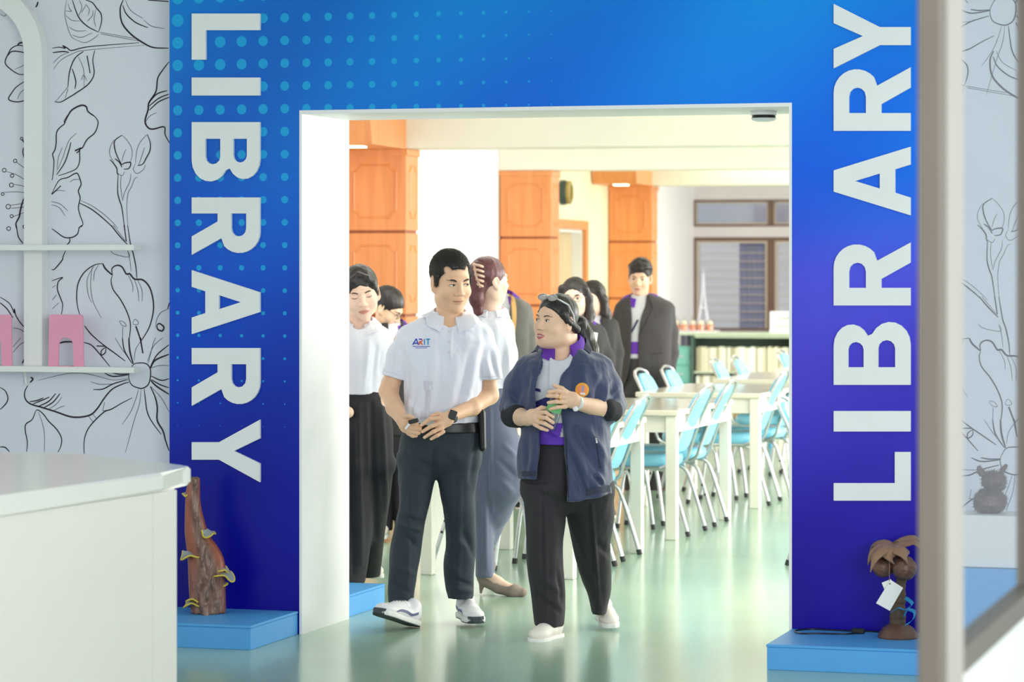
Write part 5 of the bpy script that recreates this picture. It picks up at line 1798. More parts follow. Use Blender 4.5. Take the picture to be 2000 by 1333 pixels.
def shoe(P, hx, hy, hdy, yaw, pitch, L=0.28, W=0.1, style='sneaker', vox=0.004):
    """shoe with its heel's ground point at a pixel; toe along -y before turning"""
    C = P.J(hx, hy, hdy)
    R = rot(yaw, pitch)
    xf = (C, R, 1.0)
    l, w = L / 0.28, W / 0.1
    s = Sdf(vox)
    top = {'sneaker': 0.085, 'slip': 0.07}[style]
    s.ell((0, -.045 * l, .050), (.037 * w, .052 * l, .046), 0.02, xf=xf)
    s.ell((0, -.13 * l, .044), (.044 * w, .095 * l, .036), 0.02, xf=xf)
    s.ell((0, -.215 * l, .034), (.045 * w, .064 * l, .029), 0.02, xf=xf)
    s.chain([(0, -.05 * l, .06, .036 * w), (0, -.045 * l, top, .037 * w)], 0.02, xf=xf)
    if style == 'sneaker':
        s.chain([(0, -.10 * l, .085, .014), (0, -.17 * l, .066, .014)], 0.02, xf=xf)
    Rm = np.array(R)

    def cutf(x, y, z):
        return (Rm[0, 2] * (x - C[0]) + Rm[1, 2] * (y - C[1]) + Rm[2, 2] * (z - C[2])) - 0.016
    s.func(C - 0.4, C + 0.4, lambda x, y, z: cutf(x, y, z), 0.0, 'sub')
    sh = P.add('shoe', s, m_shoew if style == 'sneaker' else m_slipon)

    def foot(yy):
        t = np.clip(-yy / L, 0, 1)
        return np.interp(t, [0, .04, .15, .4, .55, .75, .9, .97, 1], [.4, .72, .86, .78, .86, 1.0, .86, .6, .35]) * W * 0.5

    def solef(x, y, z, z0, z1, y0=0.004, y1=-L):
        px, py, pz = Sdf._loc(x, y, z, C, R, 1.0)
        hw = foot(py)
        return np.maximum(np.maximum(np.abs(px) - hw, np.maximum(py - y0, y1 - py)), np.maximum(z0 - pz, pz - z1))
    b0, b1 = C - 0.32, C + 0.32
    s = Sdf(vox)
    s.func(b0, b1, lambda x, y, z: solef(x, y, z, 0.004 if style == 'sneaker' else 0.0, 0.026 if style == 'sneaker' else 0.02))
    P.add('sole', s, m_sole).parent = sh
    if style == 'sneaker':
        s = Sdf(vox)
        s.func(b0, b1, lambda x, y, z: solef(x, y, z, 0.0, 0.005, y0=-.004, y1=-L + 0.004))
        P.add('outsole', s, m_soledark).parent = sh
        s = Sdf(vox)
        s.func(b0, b1, lambda x, y, z: solef(x, y, z, 0.003, 0.032, y0=-L * 0.93, y1=-L - 0.002))
        P.add('toe_guard', s, m_soledark).parent = sh
        tree = P.bvh(sh)
        for sx in (-1, 1):
            of = lambda u, v: R @ np.array((sx * 0.12, u, v)) + C
            dv = Vector(R @ np.array((-sx * 1.0, 0, 0)))
            uu = [-.05 * l, -.09 * l, -.13 * l, -.17 * l, -.20 * l]
            strip_decal('side_stripe', tree, of, dv, list(zip(uu, [.062, .046, .052, .05, .036])), list(zip(uu, [.050, .034, .04, .04, .030])), 0.0015, m_stripe, sh, 2)
        for k in range(4):
            of = lambda u, v: R @ np.array((u, v, 0.2)) + C
            dv = Vector(R @ np.array((0, 0, -1.0)))
            v0 = -.105 * l - .02 * k
            strip_decal('lace', tree, of, dv, [(-.02, v0), (-.01, v0 - .002), (0, v0 - .003), (.01, v0 - .002), (.02, v0)], [(-.02, v0 - .006), (-.01, v0 - .008), (0, v0 - .009), (.01, v0 - .008), (.02, v0 - .006)], 0.003, m_sole, sh, 1)
    return sh


# ================================================================== 1 man in the white polo
P = Person(870, 13.5, 'man in a white polo with ARIT logo and dark trousers, looking to his left')
HD1 = head_of(P, 881, 550, 0.02, 1.09, 26, 12, -2)
S = Sdf(0.003)
add_head(S, HD1, fat=1.05, jaw=1.14, nose=1.25)
S.chain(P.ch([(880, 585, .045, .060), (876, 640, .05, .066)]), 0.03)
S.chain(P.ch([(876, 650, .03, .075), (872, 780, .02, .10), (872, 830, .02, .10)]), 0.03)     # trunk under the shirt
S.chain(P.ch([(880, 645, .05, .05), (790, 668, .03, .045), (759, 765, .02, .041), (771, 797, -.08, .038), (787, 823, -.2, .027)]), 0.02)
S.chain(P.ch([(880, 645, .05, .05), (946, 668, .03, .045), (955, 772, .03, .042), (922, 796, -.09, .037), (884, 811, -.2, .027)]), 0.02)
# hand on the left of the picture: loose fist round a key fob
S.chain(P.ch([(787, 823, -.2, .027), (795, 831, -.215, .034), (803, 836, -.225, .030)]), 0.012, flat=((0, 1, 0), 0.7))
for pts in ([(801, 828, -.24, .0098), (813, 829, -.252, .0088), (821, 835, -.235, .0078)], [(800, 836, -.24, .0098), (813, 838, -.252, .0092), (821, 841, -.235, .008)],
            [(799, 843, -.235, .0098), (811, 846, -.248, .009), (818, 847, -.235, .008)], [(797, 847, -.225, .009), (806, 852, -.238, .0085), (813, 852, -.23, .0075)],
            [(790, 816, -.22, .011), (798, 813, -.25, .0098), (806, 816, -.258, .0085)]):
    S.chain(P.ch(pts), 0.005)
# hand on the right of the picture: laid over, back of the hand showing
S.chain(P.ch([(884, 811, -.2, .026), (872, 820, -.222, .030), (860, 829, -.235, .028)]), 0.012, flat=((0, 1, 0), 0.62))
for pts in ([(858, 817, -.245, .0102), (840, 819, -.262, .0094), (823, 831, -.262, .0080)], [(860, 827, -.247, .0102), (842, 833, -.267, .0096), (825, 844, -.264, .0080)],
            [(862, 836, -.245, .0098), (846, 844, -.265, .0092), (829, 855, -.26, .0078)], [(866, 844, -.238, .0090), (854, 851, -.254, .0084), (842, 858, -.25, .0072)],
            [(870, 812, -.215, .011), (855, 809, -.225, .0095), (842, 813, -.235, .008)]):
    S.chain(P.ch(pts), 0.005)
body = P.add('body', S, m_skin3, noise=[(3, 0.0004, (40, 40, 40))])
face_details(P, body, HD1, gaze=0.006, eye=0.58, brow_w=1.3, lip_h=0.55, lips=m_lipman)
# nails of the fingers in view
for (x, y, dy) in ((823, 831, -.27), (825, 844, -.272), (829, 855, -.268), (842, 858, -.257)):
    c = P.J(x, y, dy)
    obj('fingernail', MB().ball((c[0], c[1], c[2]), 0.0042, 0.0022, 0.0038, n=6), m_skin2, body, smooth=True)
# hair: short cut
S = Sdf(0.0035)
S.ell((0, .018, .043), (.0800, .0985, .089), 0.0, xf=HD1)
S.ell((0, -.108, -.024), (.4, .078, .100), 0.014, 'sub', xf=HD1)
S.ell((0, -.02, -.125), (.4, .135, .115), 0.012, 'sub', xf=HD1)
for sx in (-1, 1):
    S.ell((sx * .050, -.078, .066), (.020, .04, .022), 0.008, 'sub', xf=HD1)
for sx in (-1, 1):
    S.chain([(sx * .074, -.020, .03, .010), (sx * .0745, -.022, -.008, .006)], 0.008, xf=HD1)
hair = P.add('hair', S, m_hair, noise=[(5, 0.0006, (180, 180, 180))])
hair_spikes(P, hair, 14000, 0.0085, m_hair, 3, spread=0.9)
# shirt
S = Sdf(0.005)
S.loft(P.st([(610, 846, 912, .05, .066), (620, 826, 926, .045, .078), (632, 801, 942, .035, .092), (645, 786, 953, .03, .105), (662, 780, 957, .02, .118), (690, 782, 953, .01, .128), (730, 786, 946, 0, .135), (770, 788, 940, 0, .135), (805, 790, 939, 0, .13), (832, 795, 937, 0, .122)]), 0.02, 2.3)
S.chain(P.ch([(795, 660, .02, .052), (779, 695, .02, .051), (768, 742, .01, .052)]), 0.025)
S.chain(P.ch([(942, 660, .02, .052), (951, 695, .02, .052), (956, 745, .01, .060)]), 0.025)
n1_ = P.J(879, 618, -.02)
S.ell((n1_[0], n1_[1] - 0.03, n1_[2] + 0.018), (.06, .11, .068), 0.008, 'sub')


def sleeve_cut(P, a, b):
    """remove everything of a sleeve below the line a-b (pixels), only beside the trunk"""
    A, B = P.J(*a, 0), P.J(*b, 0)
    n = np.array((-(B[2] - A[2]), 0, B[0] - A[0]))
    n /= np.linalg.norm(n)
    if n[2] < 0:
        n = -n

    def f(x, y, z):
        d = (x - A[0]) * n[0] + (z - A[2]) * n[2]
        lim = np.maximum(min(A[0], B[0]) - 0.1 - x, x - max(A[0], B[0]) - 0.1)
        return np.maximum(d, lim) + 0 * y
    lo_ = np.minimum(A, B) - np.array((.1, .2, .15))
    hi_ = np.maximum(A, B) + np.array((.1, .2, .0))
    return lo_, hi_, f


def cut_below(S, P, a, b, x0, x1):
    A, B = P.J(*a, 0), P.J(*b, 0)
    X0, X1 = P.J(x0, a[1], 0)[0], P.J(x1, a[1], 0)[0]
    sl_ = (B[2] - A[2]) / (B[0] - A[0])

    def f(x, y, z):
        return np.maximum(np.maximum((z - (A[2] + sl_ * (x - A[0]))), np.maximum(X0 - x, x - X1)), y * 0 - 1)
    S.func((X0, -.3, min(A[2], B[2]) - .25), (X1, .3, max(A[2], B[2])), f, 0.0, 'sub')


cut_below(S, P, (746, 731), (788, 743), 700, 789)
cut_below(S, P, (929, 744), (990, 740), 942, 1010)
fl = [(800, 700, 792, 790, 6, -5), (790, 660, 806, 720, 7, 4), (930, 680, 912, 800, 8, 5), (918, 690, 900, 790, 7, -6), (945, 690, 938, 740, 5, -5), (893, 700, 880, 800, 9, 4),
      (850, 690, 842, 800, 10, 4), (836, 720, 826, 815, 7, -4), (866, 760, 862, 825, 7, -4), (905, 780, 930, 820, 6, 4), (800, 790, 830, 825, 6, 4), (812, 765, 800, 820, 5, -4),
      (770, 690, 762, 735, 5, -4), (960, 690, 972, 738, 5, -6), (948, 700, 958, 738, 5, 5), (880, 640, 879, 700, 3, 3), (780, 670, 840, 655, 8, 3), (900, 655, 945, 672, 8, 3)]
shirt = P.add('polo_shirt', S, m_polo, folds=fl, noise=[(11, 0.0055, (48, 48, 10), 1), (12, 0.0009, (110, 110, 40))])
# collar
cn = P.J(879, 598, .045)
obj('collar', rest_on(collar_mesh(cn, 0.074, 0.108, 0.060, 0.085, 0.050, 0.34, tilt=0.004, yr=1.0, tipout=0.02), shirt, 0.011), m_polo, shirt, smooth=True)
stree = P.bvh(shirt)
of = lambda u, v: P.J(u, v, -.5) * np.array((1, 1, 1))


def px_of(P):
    def f(u, v):
        return P.J(u, v, -0.6)
    return f


def px_decal(P, name, tree, up, lo, off, mat, parent, m=2):
    """patch whose outline is given in pixels, pressed onto a garment along the line of sight"""
    rows = []
    n = len(up)
    camloc = P.J(0, 0, 0) * 0
    for j in range(m + 1):
        t = j / m
        row = []
        for i in range(n):
            u = up[i][0] * (1 - t) + lo[i][0] * t
            v = up[i][1] * (1 - t) + lo[i][1] * t
            a, b = P.J(u, v, -0.6), P.J(u, v, 0.0)
            dv = Vector(b - a).normalized()
            hit, nor, _, _ = tree.ray_cast(Vector(a), dv)
            if hit is None:
                hit = Vector(P.J(u, v, -0.1))
                nor = Vector((0, -1, 0))
            row.append(hit - dv * off)
        rows.append(row)
    mb = MB()
    G = [[mb.v(q) for q in r] for r in rows]
    for j in range(m):
        for i in range(n - 1):
            try:
                mb.bm.faces.new([G[j][i], G[j][i + 1], G[j + 1][i + 1], G[j + 1][i]])
            except ValueError:
                pass
    return obj(name, mb, mat, parent, smooth=True)


def line_pts(a, b, n=6):
    return [(a[0] + (b[0] - a[0]) * i / n, a[1] + (b[1] - a[1]) * i / n) for i in range(n + 1)]


def stroke(P, name, tree, a, b, w, mat, parent, off=0.0015, n=6):
    dx, dy = b[0] - a[0], b[1] - a[1]
    l = math.hypot(dx, dy) or 1
    nx, ny = -dy / l * w / 2, dx / l * w / 2
    return px_decal(P, name, tree, line_pts((a[0] - nx, a[1] - ny), (b[0] - nx, b[1] - ny), n), line_pts((a[0] + nx, a[1] + ny), (b[0] + nx, b[1] + ny), n), off, mat, parent, 1)


m_logob = M('logo_blue', (44, 70, 190), 0.6)
m_logor = M('logo_red', (236, 90, 70), 0.6)
m_logot = M('logo_teal', (40, 150, 200), 0.6)
LG = [('b', (806, 674), (813, 662)), ('b', (813, 662), (817, 674)), ('b', (809, 671), (815.5, 671)), ('b', (818, 663), (824, 663)), ('r', (824, 663), (824.5, 667.5)), ('r', (819, 668), (824.5, 667.5)),
      ('r', (819, 668), (819, 674)), ('r', (820.5, 668.5), (825.5, 674)), ('t', (829, 662.5), (829, 674)), ('t', (832, 663), (840, 663)), ('t', (836, 663), (836, 674))]
for k, a, b in LG:
    stroke(P, 'logo_stroke', stree, a, b, 2.3, {'b': m_logob, 'r': m_logor, 't': m_logot}[k], shirt, n=2)
stroke(P, 'logo_line', stree, (806, 677), (840, 677), 1.2, m_logob, shirt)
stroke(P, 'logo_line', stree, (811, 680), (834, 680), 1.0, m_logob, shirt)
m_seam = M('polo_seam', (214, 214, 228), 0.8)
stroke(P, 'placket_edge', stree, (882, 640), (879, 702), 1.2, m_seam, shirt, n=10)
stroke(P, 'sleeve_hem', stree, (749, 724), (786, 735), 1.0, m_seam, shirt, n=8)
stroke(P, 'sleeve_hem', stree, (934, 737), (972, 735), 1.0, m_seam, shirt, n=8)
for y in (648, 668, 688):
    stroke(P, 'button', stree, (877, y - 1.4), (877, y + 1.4), 2.8, m_seam, shirt, n=2, off=0.003)
# faint tower print low on the front
m_faint = M('pale_tower_print', (218, 214, 230), 0.8)
for a, b, w in (((836, 745), (836, 762), 16), ((836, 762), (834, 805), 9), ((834, 805), (832, 822), 24), ((826, 748), (846, 748), 3)):
    stroke(P, 'tower_print', stree, a, b, w, m_faint, shirt)
# trousers, belt
S = Sdf(0.006)
S.loft(P.st([(826, 793, 941, 0, .118), (850, 784, 943, 0, .124), (880, 779, 939, 0, .128), (905, 778, 936, 0, .122), (917, 786, 928, 0, .10), (927, 815, 895, 0, .06)]), 0.03, 2.3)
S.loft(P.st([(890, 778, 858, -.01, .105), (930, 778, 851, -.02, .10), (983, 779, 839, -.045, .09), (1020, 772, 830, -.065, .083), (1069, 762, 823, -.07, .078), (1120, 759, 815, -.07, .072), (1165, 758, 808, -.07, .068), (1183, 760, 806, -.07, .068)]), 0.025, 2.1)
S.loft(P.st([(890, 854, 937, 0, .105), (930, 854, 933, 0, .10), (968, 859, 927, 0, .093), (998, 866, 928, -.01, .085), (1057, 870, 930, .03, .078), (1121, 868, 926, .06, .073), (1155, 872, 925, .07, .07), (1169, 876, 924, .07, .07)]), 0.025, 2.1)
fl = [(850, 880, 851, 925, 5, -6), (800, 890, 845, 915, 6, -4), (795, 905, 845, 928, 6, 4), (868, 880, 905, 900, 8, 3), (785, 1010, 825, 1022, 6, -6), (780, 1025, 822, 1035, 6, 5), (790, 1045, 815, 1070, 6, -5),
      (800, 960, 796, 1150, 5, 3), (898, 940, 896, 1150, 5, 3), (905, 1040, 925, 1085, 7, -5), (885, 1050, 915, 1070, 7, 4), (880, 1130, 922, 1145, 5, -5), (878, 1148, 922, 1156, 5, 5), (765, 1140, 800, 1158, 5, -4),
      (770, 1105, 808, 1122, 6, 3), (875, 1090, 895, 1120, 6, 4), (930, 870, 918, 940, 6, -3)]
P.add('trousers', S, m_navytrs, folds=fl, noise=[(21, 0.0042, (34, 34, 13), 1), (22, 0.0009, (100, 100, 50))])
S = Sdf(0.005)
S.loft(P.st([(824, 791, 943, 0, .124), (845, 787, 945, 0, .128)]), 0.0, 2.3)
blt = P.add('belt', S, m_belt)
# phone pouch on the belt
S = Sdf(0.005)
a, b = P.J(941, 808, -.02), P.J(946, 874, -.02)
S.chain([(a[0], a[1], a[2], .022), (b[0] - .006, b[1], b[2], .018)], 0.005, flat=((1, 0, 0), 0.8))
S.chain([(a[0], a[1] - .05, a[2], .022), (b[0] - .006, b[1] - .05, b[2], .018)], 0.03, flat=((1, 0, 0), 0.8))
P.add('belt_pouch', S, m_belt).parent = blt
# watch
m_watch = M('grey_watch', (70, 72, 84), 0.3, 0.3)
w0 = P.J(888, 812, -.19); w1 = P.J(878, 815, -.21)
ax_ = (w0 - w1) / np.linalg.norm(w0 - w1)
S = Sdf(0.003)
mid = (w0 + w1) / 2
S.chain([tuple(mid - ax_ * .009) + (.031,), tuple(mid + ax_ * .009) + (.031,)], 0.0, flat=((0, 1, 0), .82))
S.func(mid - .06, mid + .06, lambda x, y, z: np.abs((x - mid[0]) * ax_[0] + (y - mid[1]) * ax_[1] + (z - mid[2]) * ax_[2]) - .011, 0, 'int')
wt = P.add('wrist_watch', S, m_watch)
wf_ = P.J(884, 811, -.235)
obj('watch_face', MB(Matrix.Translation(Vector(wf_)) @ Matrix.Rotation(math.radians(20), 4, 'Y')).box(-.017, .017, -.006, .006, -.021, .021, .004, 2), m_black, wt)
shoe(P, 812, 1226, -.10, -38, -17, L=0.285, W=0.105)
shoe(P, 905, 1205, .14, 13, 0, L=0.285, W=0.108)
# key fob and key held in the hands
kf = P.J(808, 823, -.262)
wk = P.e.location + Matrix.Rotation(YAW, 3, 'Z') @ Vector(kf)
t = thing('key_fob', wk, YAW, 'black key fob with a silver key held by the man in the white polo', 'keys')
obj('fob', MB(Matrix.Rotation(math.radians(-15), 4, 'Y')).box(-.024, .022, -.007, .007, -.009, .009, .005, 2), m_black, t)
obj('key_blade', MB(Matrix.Rotation(math.radians(-52), 4, 'Y')).box(-.052, -.006, -.0025, .0025, .002, .013, .001, 1), m_chrome, t)

# ================================================================== 2 woman in the navy jacket
P = Person(1105, 13.05, 'woman in an open navy jacket over a purple-collared shirt, holding a clear bottle')
HD2 = head_of(P, 1086, 628, 0.0, 0.98, -48, -2, 3)
S = Sdf(0.003)
add_head(S, HD2, fat=1.14, female=True, jaw=1.3, mouth_open=0.006)
S.ell((0, -.03, -.085), (.058, .05, .035), 0.03, xf=HD2)      # soft under-chin
S.chain(P.ch([(1098, 655, .03, .066), (1098, 705, .03, .075)]), 0.03)
S.chain(P.ch([(1100, 720, .02, .09), (1104, 850, .02, .11)]), 0.03)
S.chain(P.ch([(1100, 715, .03, .06), (1030, 728, .02, .046), (1006, 798, .03, .043), (1012, 814, -.08, .042), (1031, 818, -.2, .030)]), 0.02)
S.chain(P.ch([(1100, 715, .03, .06), (1176, 732, .02, .046), (1189, 794, .03, .044), (1180, 801, -.08, .044), (1128, 788, -.24, .029)]), 0.02)
S.chain(P.ch([(1031, 818, -.2, .030), (1040, 815, -.228, .033), (1050, 816, -.25, .030)]), 0.012, flat=((0, 1, 0), 0.65))
for pts in ([(1050, 806, -.262, .0095), (1066, 806, -.285, .0090), (1080, 815, -.275, .0075)], [(1051, 815, -.265, .0098), (1067, 817, -.292, .0092), (1080, 826, -.28, .0077)],
            [(1049, 824, -.262, .0095), (1064, 828, -.288, .0090), (1078, 836, -.276, .0075)], [(1044, 830, -.25, .0088), (1057, 837, -.272, .0082), (1069, 841, -.265, .007)],
            [(1044, 804, -.235, .0105), (1058, 797, -.235, .0095), (1069, 798, -.225, .008)]):
    S.chain(P.ch(pts), 0.005)
S.chain(P.ch([(1128, 788, -.24, .029), (1117, 782, -.262, .034), (1107, 780, -.275, .031)]), 0.012, flat=((0, 1, 0), 0.65))
for pts in ([(1104, 768, -.285, .0095), (1088, 764, -.302, .0090), (1072, 766, -.292, .0075)], [(1104, 777, -.29, .0098), (1086, 774, -.308, .0092), (1069, 774, -.296, .0077)],
            [(1104, 786, -.288, .0095), (1087, 785, -.306, .0090), (1071, 787, -.294, .0075)], [(1105, 795, -.28, .0088), (1089, 796, -.298, .0082), (1074, 800, -.29, .007)],
            [(1112, 770, -.265, .0115), (1098, 760, -.275, .0098), (1082, 753, -.27, .008)]):
    S.chain(P.ch(pts), 0.005)
body = P.add('body', S, m_skin, noise=[(3, 0.0004, (40, 40, 40))])
face_details(P, body, HD2, gaze=-0.003, eye=0.8, lips=m_lipdeep, op=0.006, brow_w=0.8)
m_ring = M('gold_ring', (236, 190, 90), 0.25, 0.9)
for (x, y, dy) in ((1093, 777, -.302), (1055, 818, -.272)):
    c = P.J(x, y, dy)
    mbx = MB(Matrix.Translation(Vector(c)) @ Matrix.Rotation(math.radians(90), 4, 'Y'))
    mbx.tube([(0.0115 * math.cos(a), 0.0115 * math.sin(a), 0) for a in [2 * math.pi * k / 14 for k in range(15)]], 0.0022, 6, cap=False)
    obj('finger_ring', mbx, m_ring, body, smooth=True)
# bracelet watch
m_band = M('pale_watch_band', (226, 226, 224), 0.35, 0.2)
w0 = P.J(1132, 789, -.235); w1 = P.J(1124, 787, -.25)
ax_ = (w0 - w1) / np.linalg.norm(w0 - w1); mid = (w0 + w1) / 2
S = Sdf(0.003)
S.chain([tuple(mid - ax_ * .008) + (.033,), tuple(mid + ax_ * .008) + (.033,)], 0.0)
mA, aA = mid.copy(), ax_.copy()
S.func(mid - .06, mid + .06, lambda x, y, z: np.abs((x - mA[0]) * aA[0] + (y - mA[1]) * aA[1] + (z - mA[2]) * aA[2]) - .0075, 0, 'int')
wt = P.add('wrist_watch', S, m_band)
c = P.J(1124, 799, -.272)
obj('watch_face', MB(Matrix.Translation(Vector(c))).ball((0, 0, 0), .012, .006, .012, n=10), m_whiteplastic, wt, smooth=True)
# hair: pulled back, low ponytail
S = Sdf(0.004)
S.ell((0, .014, .036), (.082, .098, .089), 0.0, xf=HD2)
S.ell((0, -.112, -.028), (.4, .078, .102), 0.012, 'sub', xf=HD2)
S.ell((0, -.03, -.135), (.4, .115, .135), 0.01, 'sub', xf=HD2)
for sx in (-1, 1):
    S.chain([(sx * .075, -.03, .035, .012), (sx * .079, .0, .005, .011), (sx * .07, .06, -.03, .02)], 0.015, xf=HD2)
S.ell((0, .08, -.03), (.045, .035, .045), 0.02, xf=HD2)
S.chain(P.ch([(1132, 632, .10, .035), (1140, 655, .12, .042), (1150, 685, .115, .042), (1152, 715, .10, .030), (1150, 735, .10, .012)]), 0.02)
hair = P.add('hair', S, m_hair, noise=[(5, 0.0012, (300, 300, 40)), (6, 0.0015, (90, 90, 20))])
# sunglasses pushed up on the head
m_shades = M('silver_sunglass_frame', (230, 231, 236), 0.25, 0.3)
m_lens = M('grey_glass_lens', (168, 164, 160), 0.08, 0.2)
C2, R2_, s2_ = HD2
hp = lambda x, y, z: tuple(R2_ @ np.array((x, y, z)) * s2_ + C2)
mbx = MB()
for sx in (-1, 1):
    mbx.tube([hp(sx * .062, -.045, .098), hp(sx * .086, -.01, .078), hp(sx * .09, .02, .035), hp(sx * .087, .03, .005)], 0.0036, 8)
mbx.tube([hp(-.062, -.045, .098), hp(-.03, -.054, .112), hp(0, -.056, .114), hp(.03, -.054, .112), hp(.062, -.045, .098)], 0.0036, 8)
sg = obj('sunglasses', mbx, m_shades, P.e, smooth=True)
for sx in (-1, 1):
    q = [hp(sx * (.034 + .027 * math.cos(a)), -.056 - .006 * math.sin(a) * -1 - .004, .106 + .013 * math.sin(a)) for a in [2 * math.pi * k / 18 for k in range(18)]]
    mbx = MB(); mbx.face(q); mbx.tube(q + [q[0]], 0.0028, 6, cap=False)
    obj('lens', mbx, m_lens, sg, smooth=True)
# inner shirt, printed
S = Sdf(0.004)
S.loft(P.st([(684, 1066, 1132, .03, .085), (700, 1040, 1160, .015, .115), (735, 1030, 1178, 0, .135), (790, 1030, 1178, -.015, .148), (840, 1030, 1178, -.02, .152), (866, 1030, 1180, -.02, .154)]), 0.01, 2.3)
c = P.J(1092, 690, -.06)
S.ell((c[0], c[1], c[2] + .012), (.05, .085, .05), 0.008, 'sub')
sh2 = P.add('printed_shirt', S, m_print, folds=[(1068, 850, 1095, 858, 4, -4), (1075, 838, 1090, 855, 5, 4), (1076, 700, 1074, 760, 3, 3)], noise=[(31, 0.002, (30, 30, 15))])


def shirt_cols(x, y):
    c = np.tile(lin((212, 212, 222)), (len(x), 1)).astype(float)
    navy = y > 786 - (x - 1043) * 0.42
    navy |= (np.abs(y - (762 + (x - 1048) * 0.15)) < 3) & (x < 1056)
    c[navy] = lin((38, 40, 110))
    wht = (y > 800) & (x > 1078) & (y < 826)
    c[wht] = lin((208, 206, 214))
    pur = (y > 826)
    c[pur] = lin((96, 52, 180))
    c[(x > 1093 + (858 - y) * 0.25) & (y > 832) & (y < 854)] = lin((214, 210, 206))
    c[(x < 1055) & (y > 790)] = lin((44, 40, 120))
    return c


paint(P, sh2, shirt_cols)
cn = P.J(1100, 668, .03)
obj('collar', rest_on(collar_mesh(P.J(1098, 652, .03), 0.080, 0.106, 0.055, 0.07, 0.058, 0.42, yr=1.05, tilt=-0.012, tipout=0.02), sh2), m_purple, sh2, smooth=True)
# trousers
S = Sdf(0.006)
S.loft(P.st([(856, 1028, 1184, 0, .142), (900, 1020, 1192, 0, .148), (940, 1020, 1194, 0, .148), (975, 1028, 1188, 0, .12), (995, 1070, 1150, 0, .06)]), 0.03, 2.3)
S.loft(P.st([(945, 1020, 1110, -.02, .125), (1014, 1026, 1105, -.035, .11), (1060, 1029, 1100, -.04, .10), (1106, 1030, 1100, -.04, .095), (1152, 1036, 1104, -.03, .09), (1200, 1042, 1102, -.02, .088), (1222, 1045, 1100, -.02, .088)]), 0.03, 2.1)
S.loft(P.st([(945, 1104, 1197, 0, .125), (1014, 1107, 1199, .06, .11), (1060, 1117, 1192, .12, .10), (1121, 1132, 1194, .20, .092), (1167, 1150, 1191, .27, .085), (1198, 1156, 1184, .29, .08)]), 0.03, 2.1)
fl = [(1064, 960, 1068, 1210, 3, 6), (1060, 970, 1064, 1200, 5, -3), (1156, 985, 1170, 1180, 3, 6), (1148, 990, 1162, 1170, 5, -3), (1105, 900, 1108, 975, 5, -5), (1040, 955, 1095, 985, 8, -3), (1062, 1130, 1098, 1160, 7, 3), (1050, 1165, 1090, 1195, 6, -4), (1090, 1120, 1098, 1180, 5, -4), (1165, 1060, 1190, 1085, 7, -5), (1140, 1100, 1160, 1150, 6, -4)]
P.add('trousers', S, m_blktrs, folds=fl, noise=[(41, 0.004, (34, 34, 9), 1), (42, 0.0008, (100, 100, 40))])
# jacket
S = Sdf(0.005)
S.loft(P.st([(676, 1066, 1136, .035, .09), (688, 1044, 1160, .03, .112), (704, 1024, 1182, .02, .135), (735, 1018, 1192, 0, .155), (785, 1016, 1194, -.015, .168), (835, 1018, 1190, -.02, .172), (885, 1012, 1192, -.02, .178), (935, 1014, 1196, -.02, .178), (980, 1018, 1198, -.02, .17)]), 0.02, 2.3)
S.chain(P.ch([(1032, 722, .01, .060), (1015, 755, .02, .064), (1003, 795, .03, .058), (1005, 811, -.05, .054)]), 0.03)
S.chain(P.ch([(1172, 722, .01, .060), (1184, 755, .02, .064), (1192, 793, .03, .060), (1189, 803, -.05, .054)]), 0.03)
op_ = P.st([(670, 1064, 1128, -.2, .2), (690, 1060, 1122, -.2, .2), (713, 1060, 1114, -.2, .2), (740, 1050, 1095, -.2, .2), (763, 1046, 1091, -.2, .2), (800, 1049, 1094, -.2, .2), (846, 1052, 1102, -.2, .2), (888, 1053, 1105, -.2, .2), (932, 1049, 1109, -.2, .2), (995, 1049, 1107, -.2, .2)])
S.loft(op_, 0.006, 9, 'sub')
# uneven hem
cut_below(S, P, (1000, 933), (1080, 933), 990, 1085)
cut_below(S, P, (1085, 978), (1200, 962), 1080, 1215)
c = P.J(1098, 668, .03)
S.chain([(c[0], c[1], c[2] - .03, .082), (c[0], c[1], c[2] + .08, .085)], 0.004, 'sub')
fl = [(1035, 735, 1020, 790, 6, -5), (1028, 760, 1012, 800, 5, 5), (1000, 770, 1018, 800, 5, -5), (1175, 740, 1165, 790, 6, -5), (1190, 745, 1178, 785, 5, 5), (1200, 770, 1185, 800, 5, -6), (1205, 760, 1190, 780, 5, 5),
      (1110, 850, 1150, 940, 8, 5), (1125, 840, 1175, 930, 8, -5), (1145, 835, 1188, 900, 7, 5), (1120, 900, 1145, 965, 7, -5), (1160, 930, 1185, 955, 4, -5), (1140, 935, 1150, 962, 4, 4), (1125, 945, 1130, 968, 4, -4),
      (1170, 925, 1180, 950, 4, 5), (1045, 870, 1035, 925, 6, 4), (1030, 850, 1025, 920, 6, -4), (1040, 720, 1035, 790, 6, 4), (1140, 720, 1135, 790, 10, 4), (1120, 730, 1110, 790, 8, -4), (1060, 700, 1048, 760, 3, 3)]
jk = P.add('jacket', S, m_jacket, folds=fl, noise=[(51, 0.0065, (36, 36, 14), 1), (52, 0.0012, (110, 110, 50))])
obj('jacket_collar', rest_on(collar_mesh(P.J(1099, 652, .04), 0.104, 0.122, 0.06, 0.07, 0.095, 0.95, yr=1.0, tilt=-0.012, thick=0.008, tipout=0.0), jk), m_rib, jk, smooth=True)
S = Sdf(0.004)
S.chain(P.ch([(1001, 812, -.045, .053), (1011, 814, -.085, .050)]), 0.0)
P.add('cuff', S, m_cuff).parent = jk
S = Sdf(0.004)
S.chain(P.ch([(1193, 803, -.045, .053), (1183, 802, -.085, .051)]), 0.0)
P.add('cuff', S, m_cuff).parent = jk
jt = P.bvh(jk)
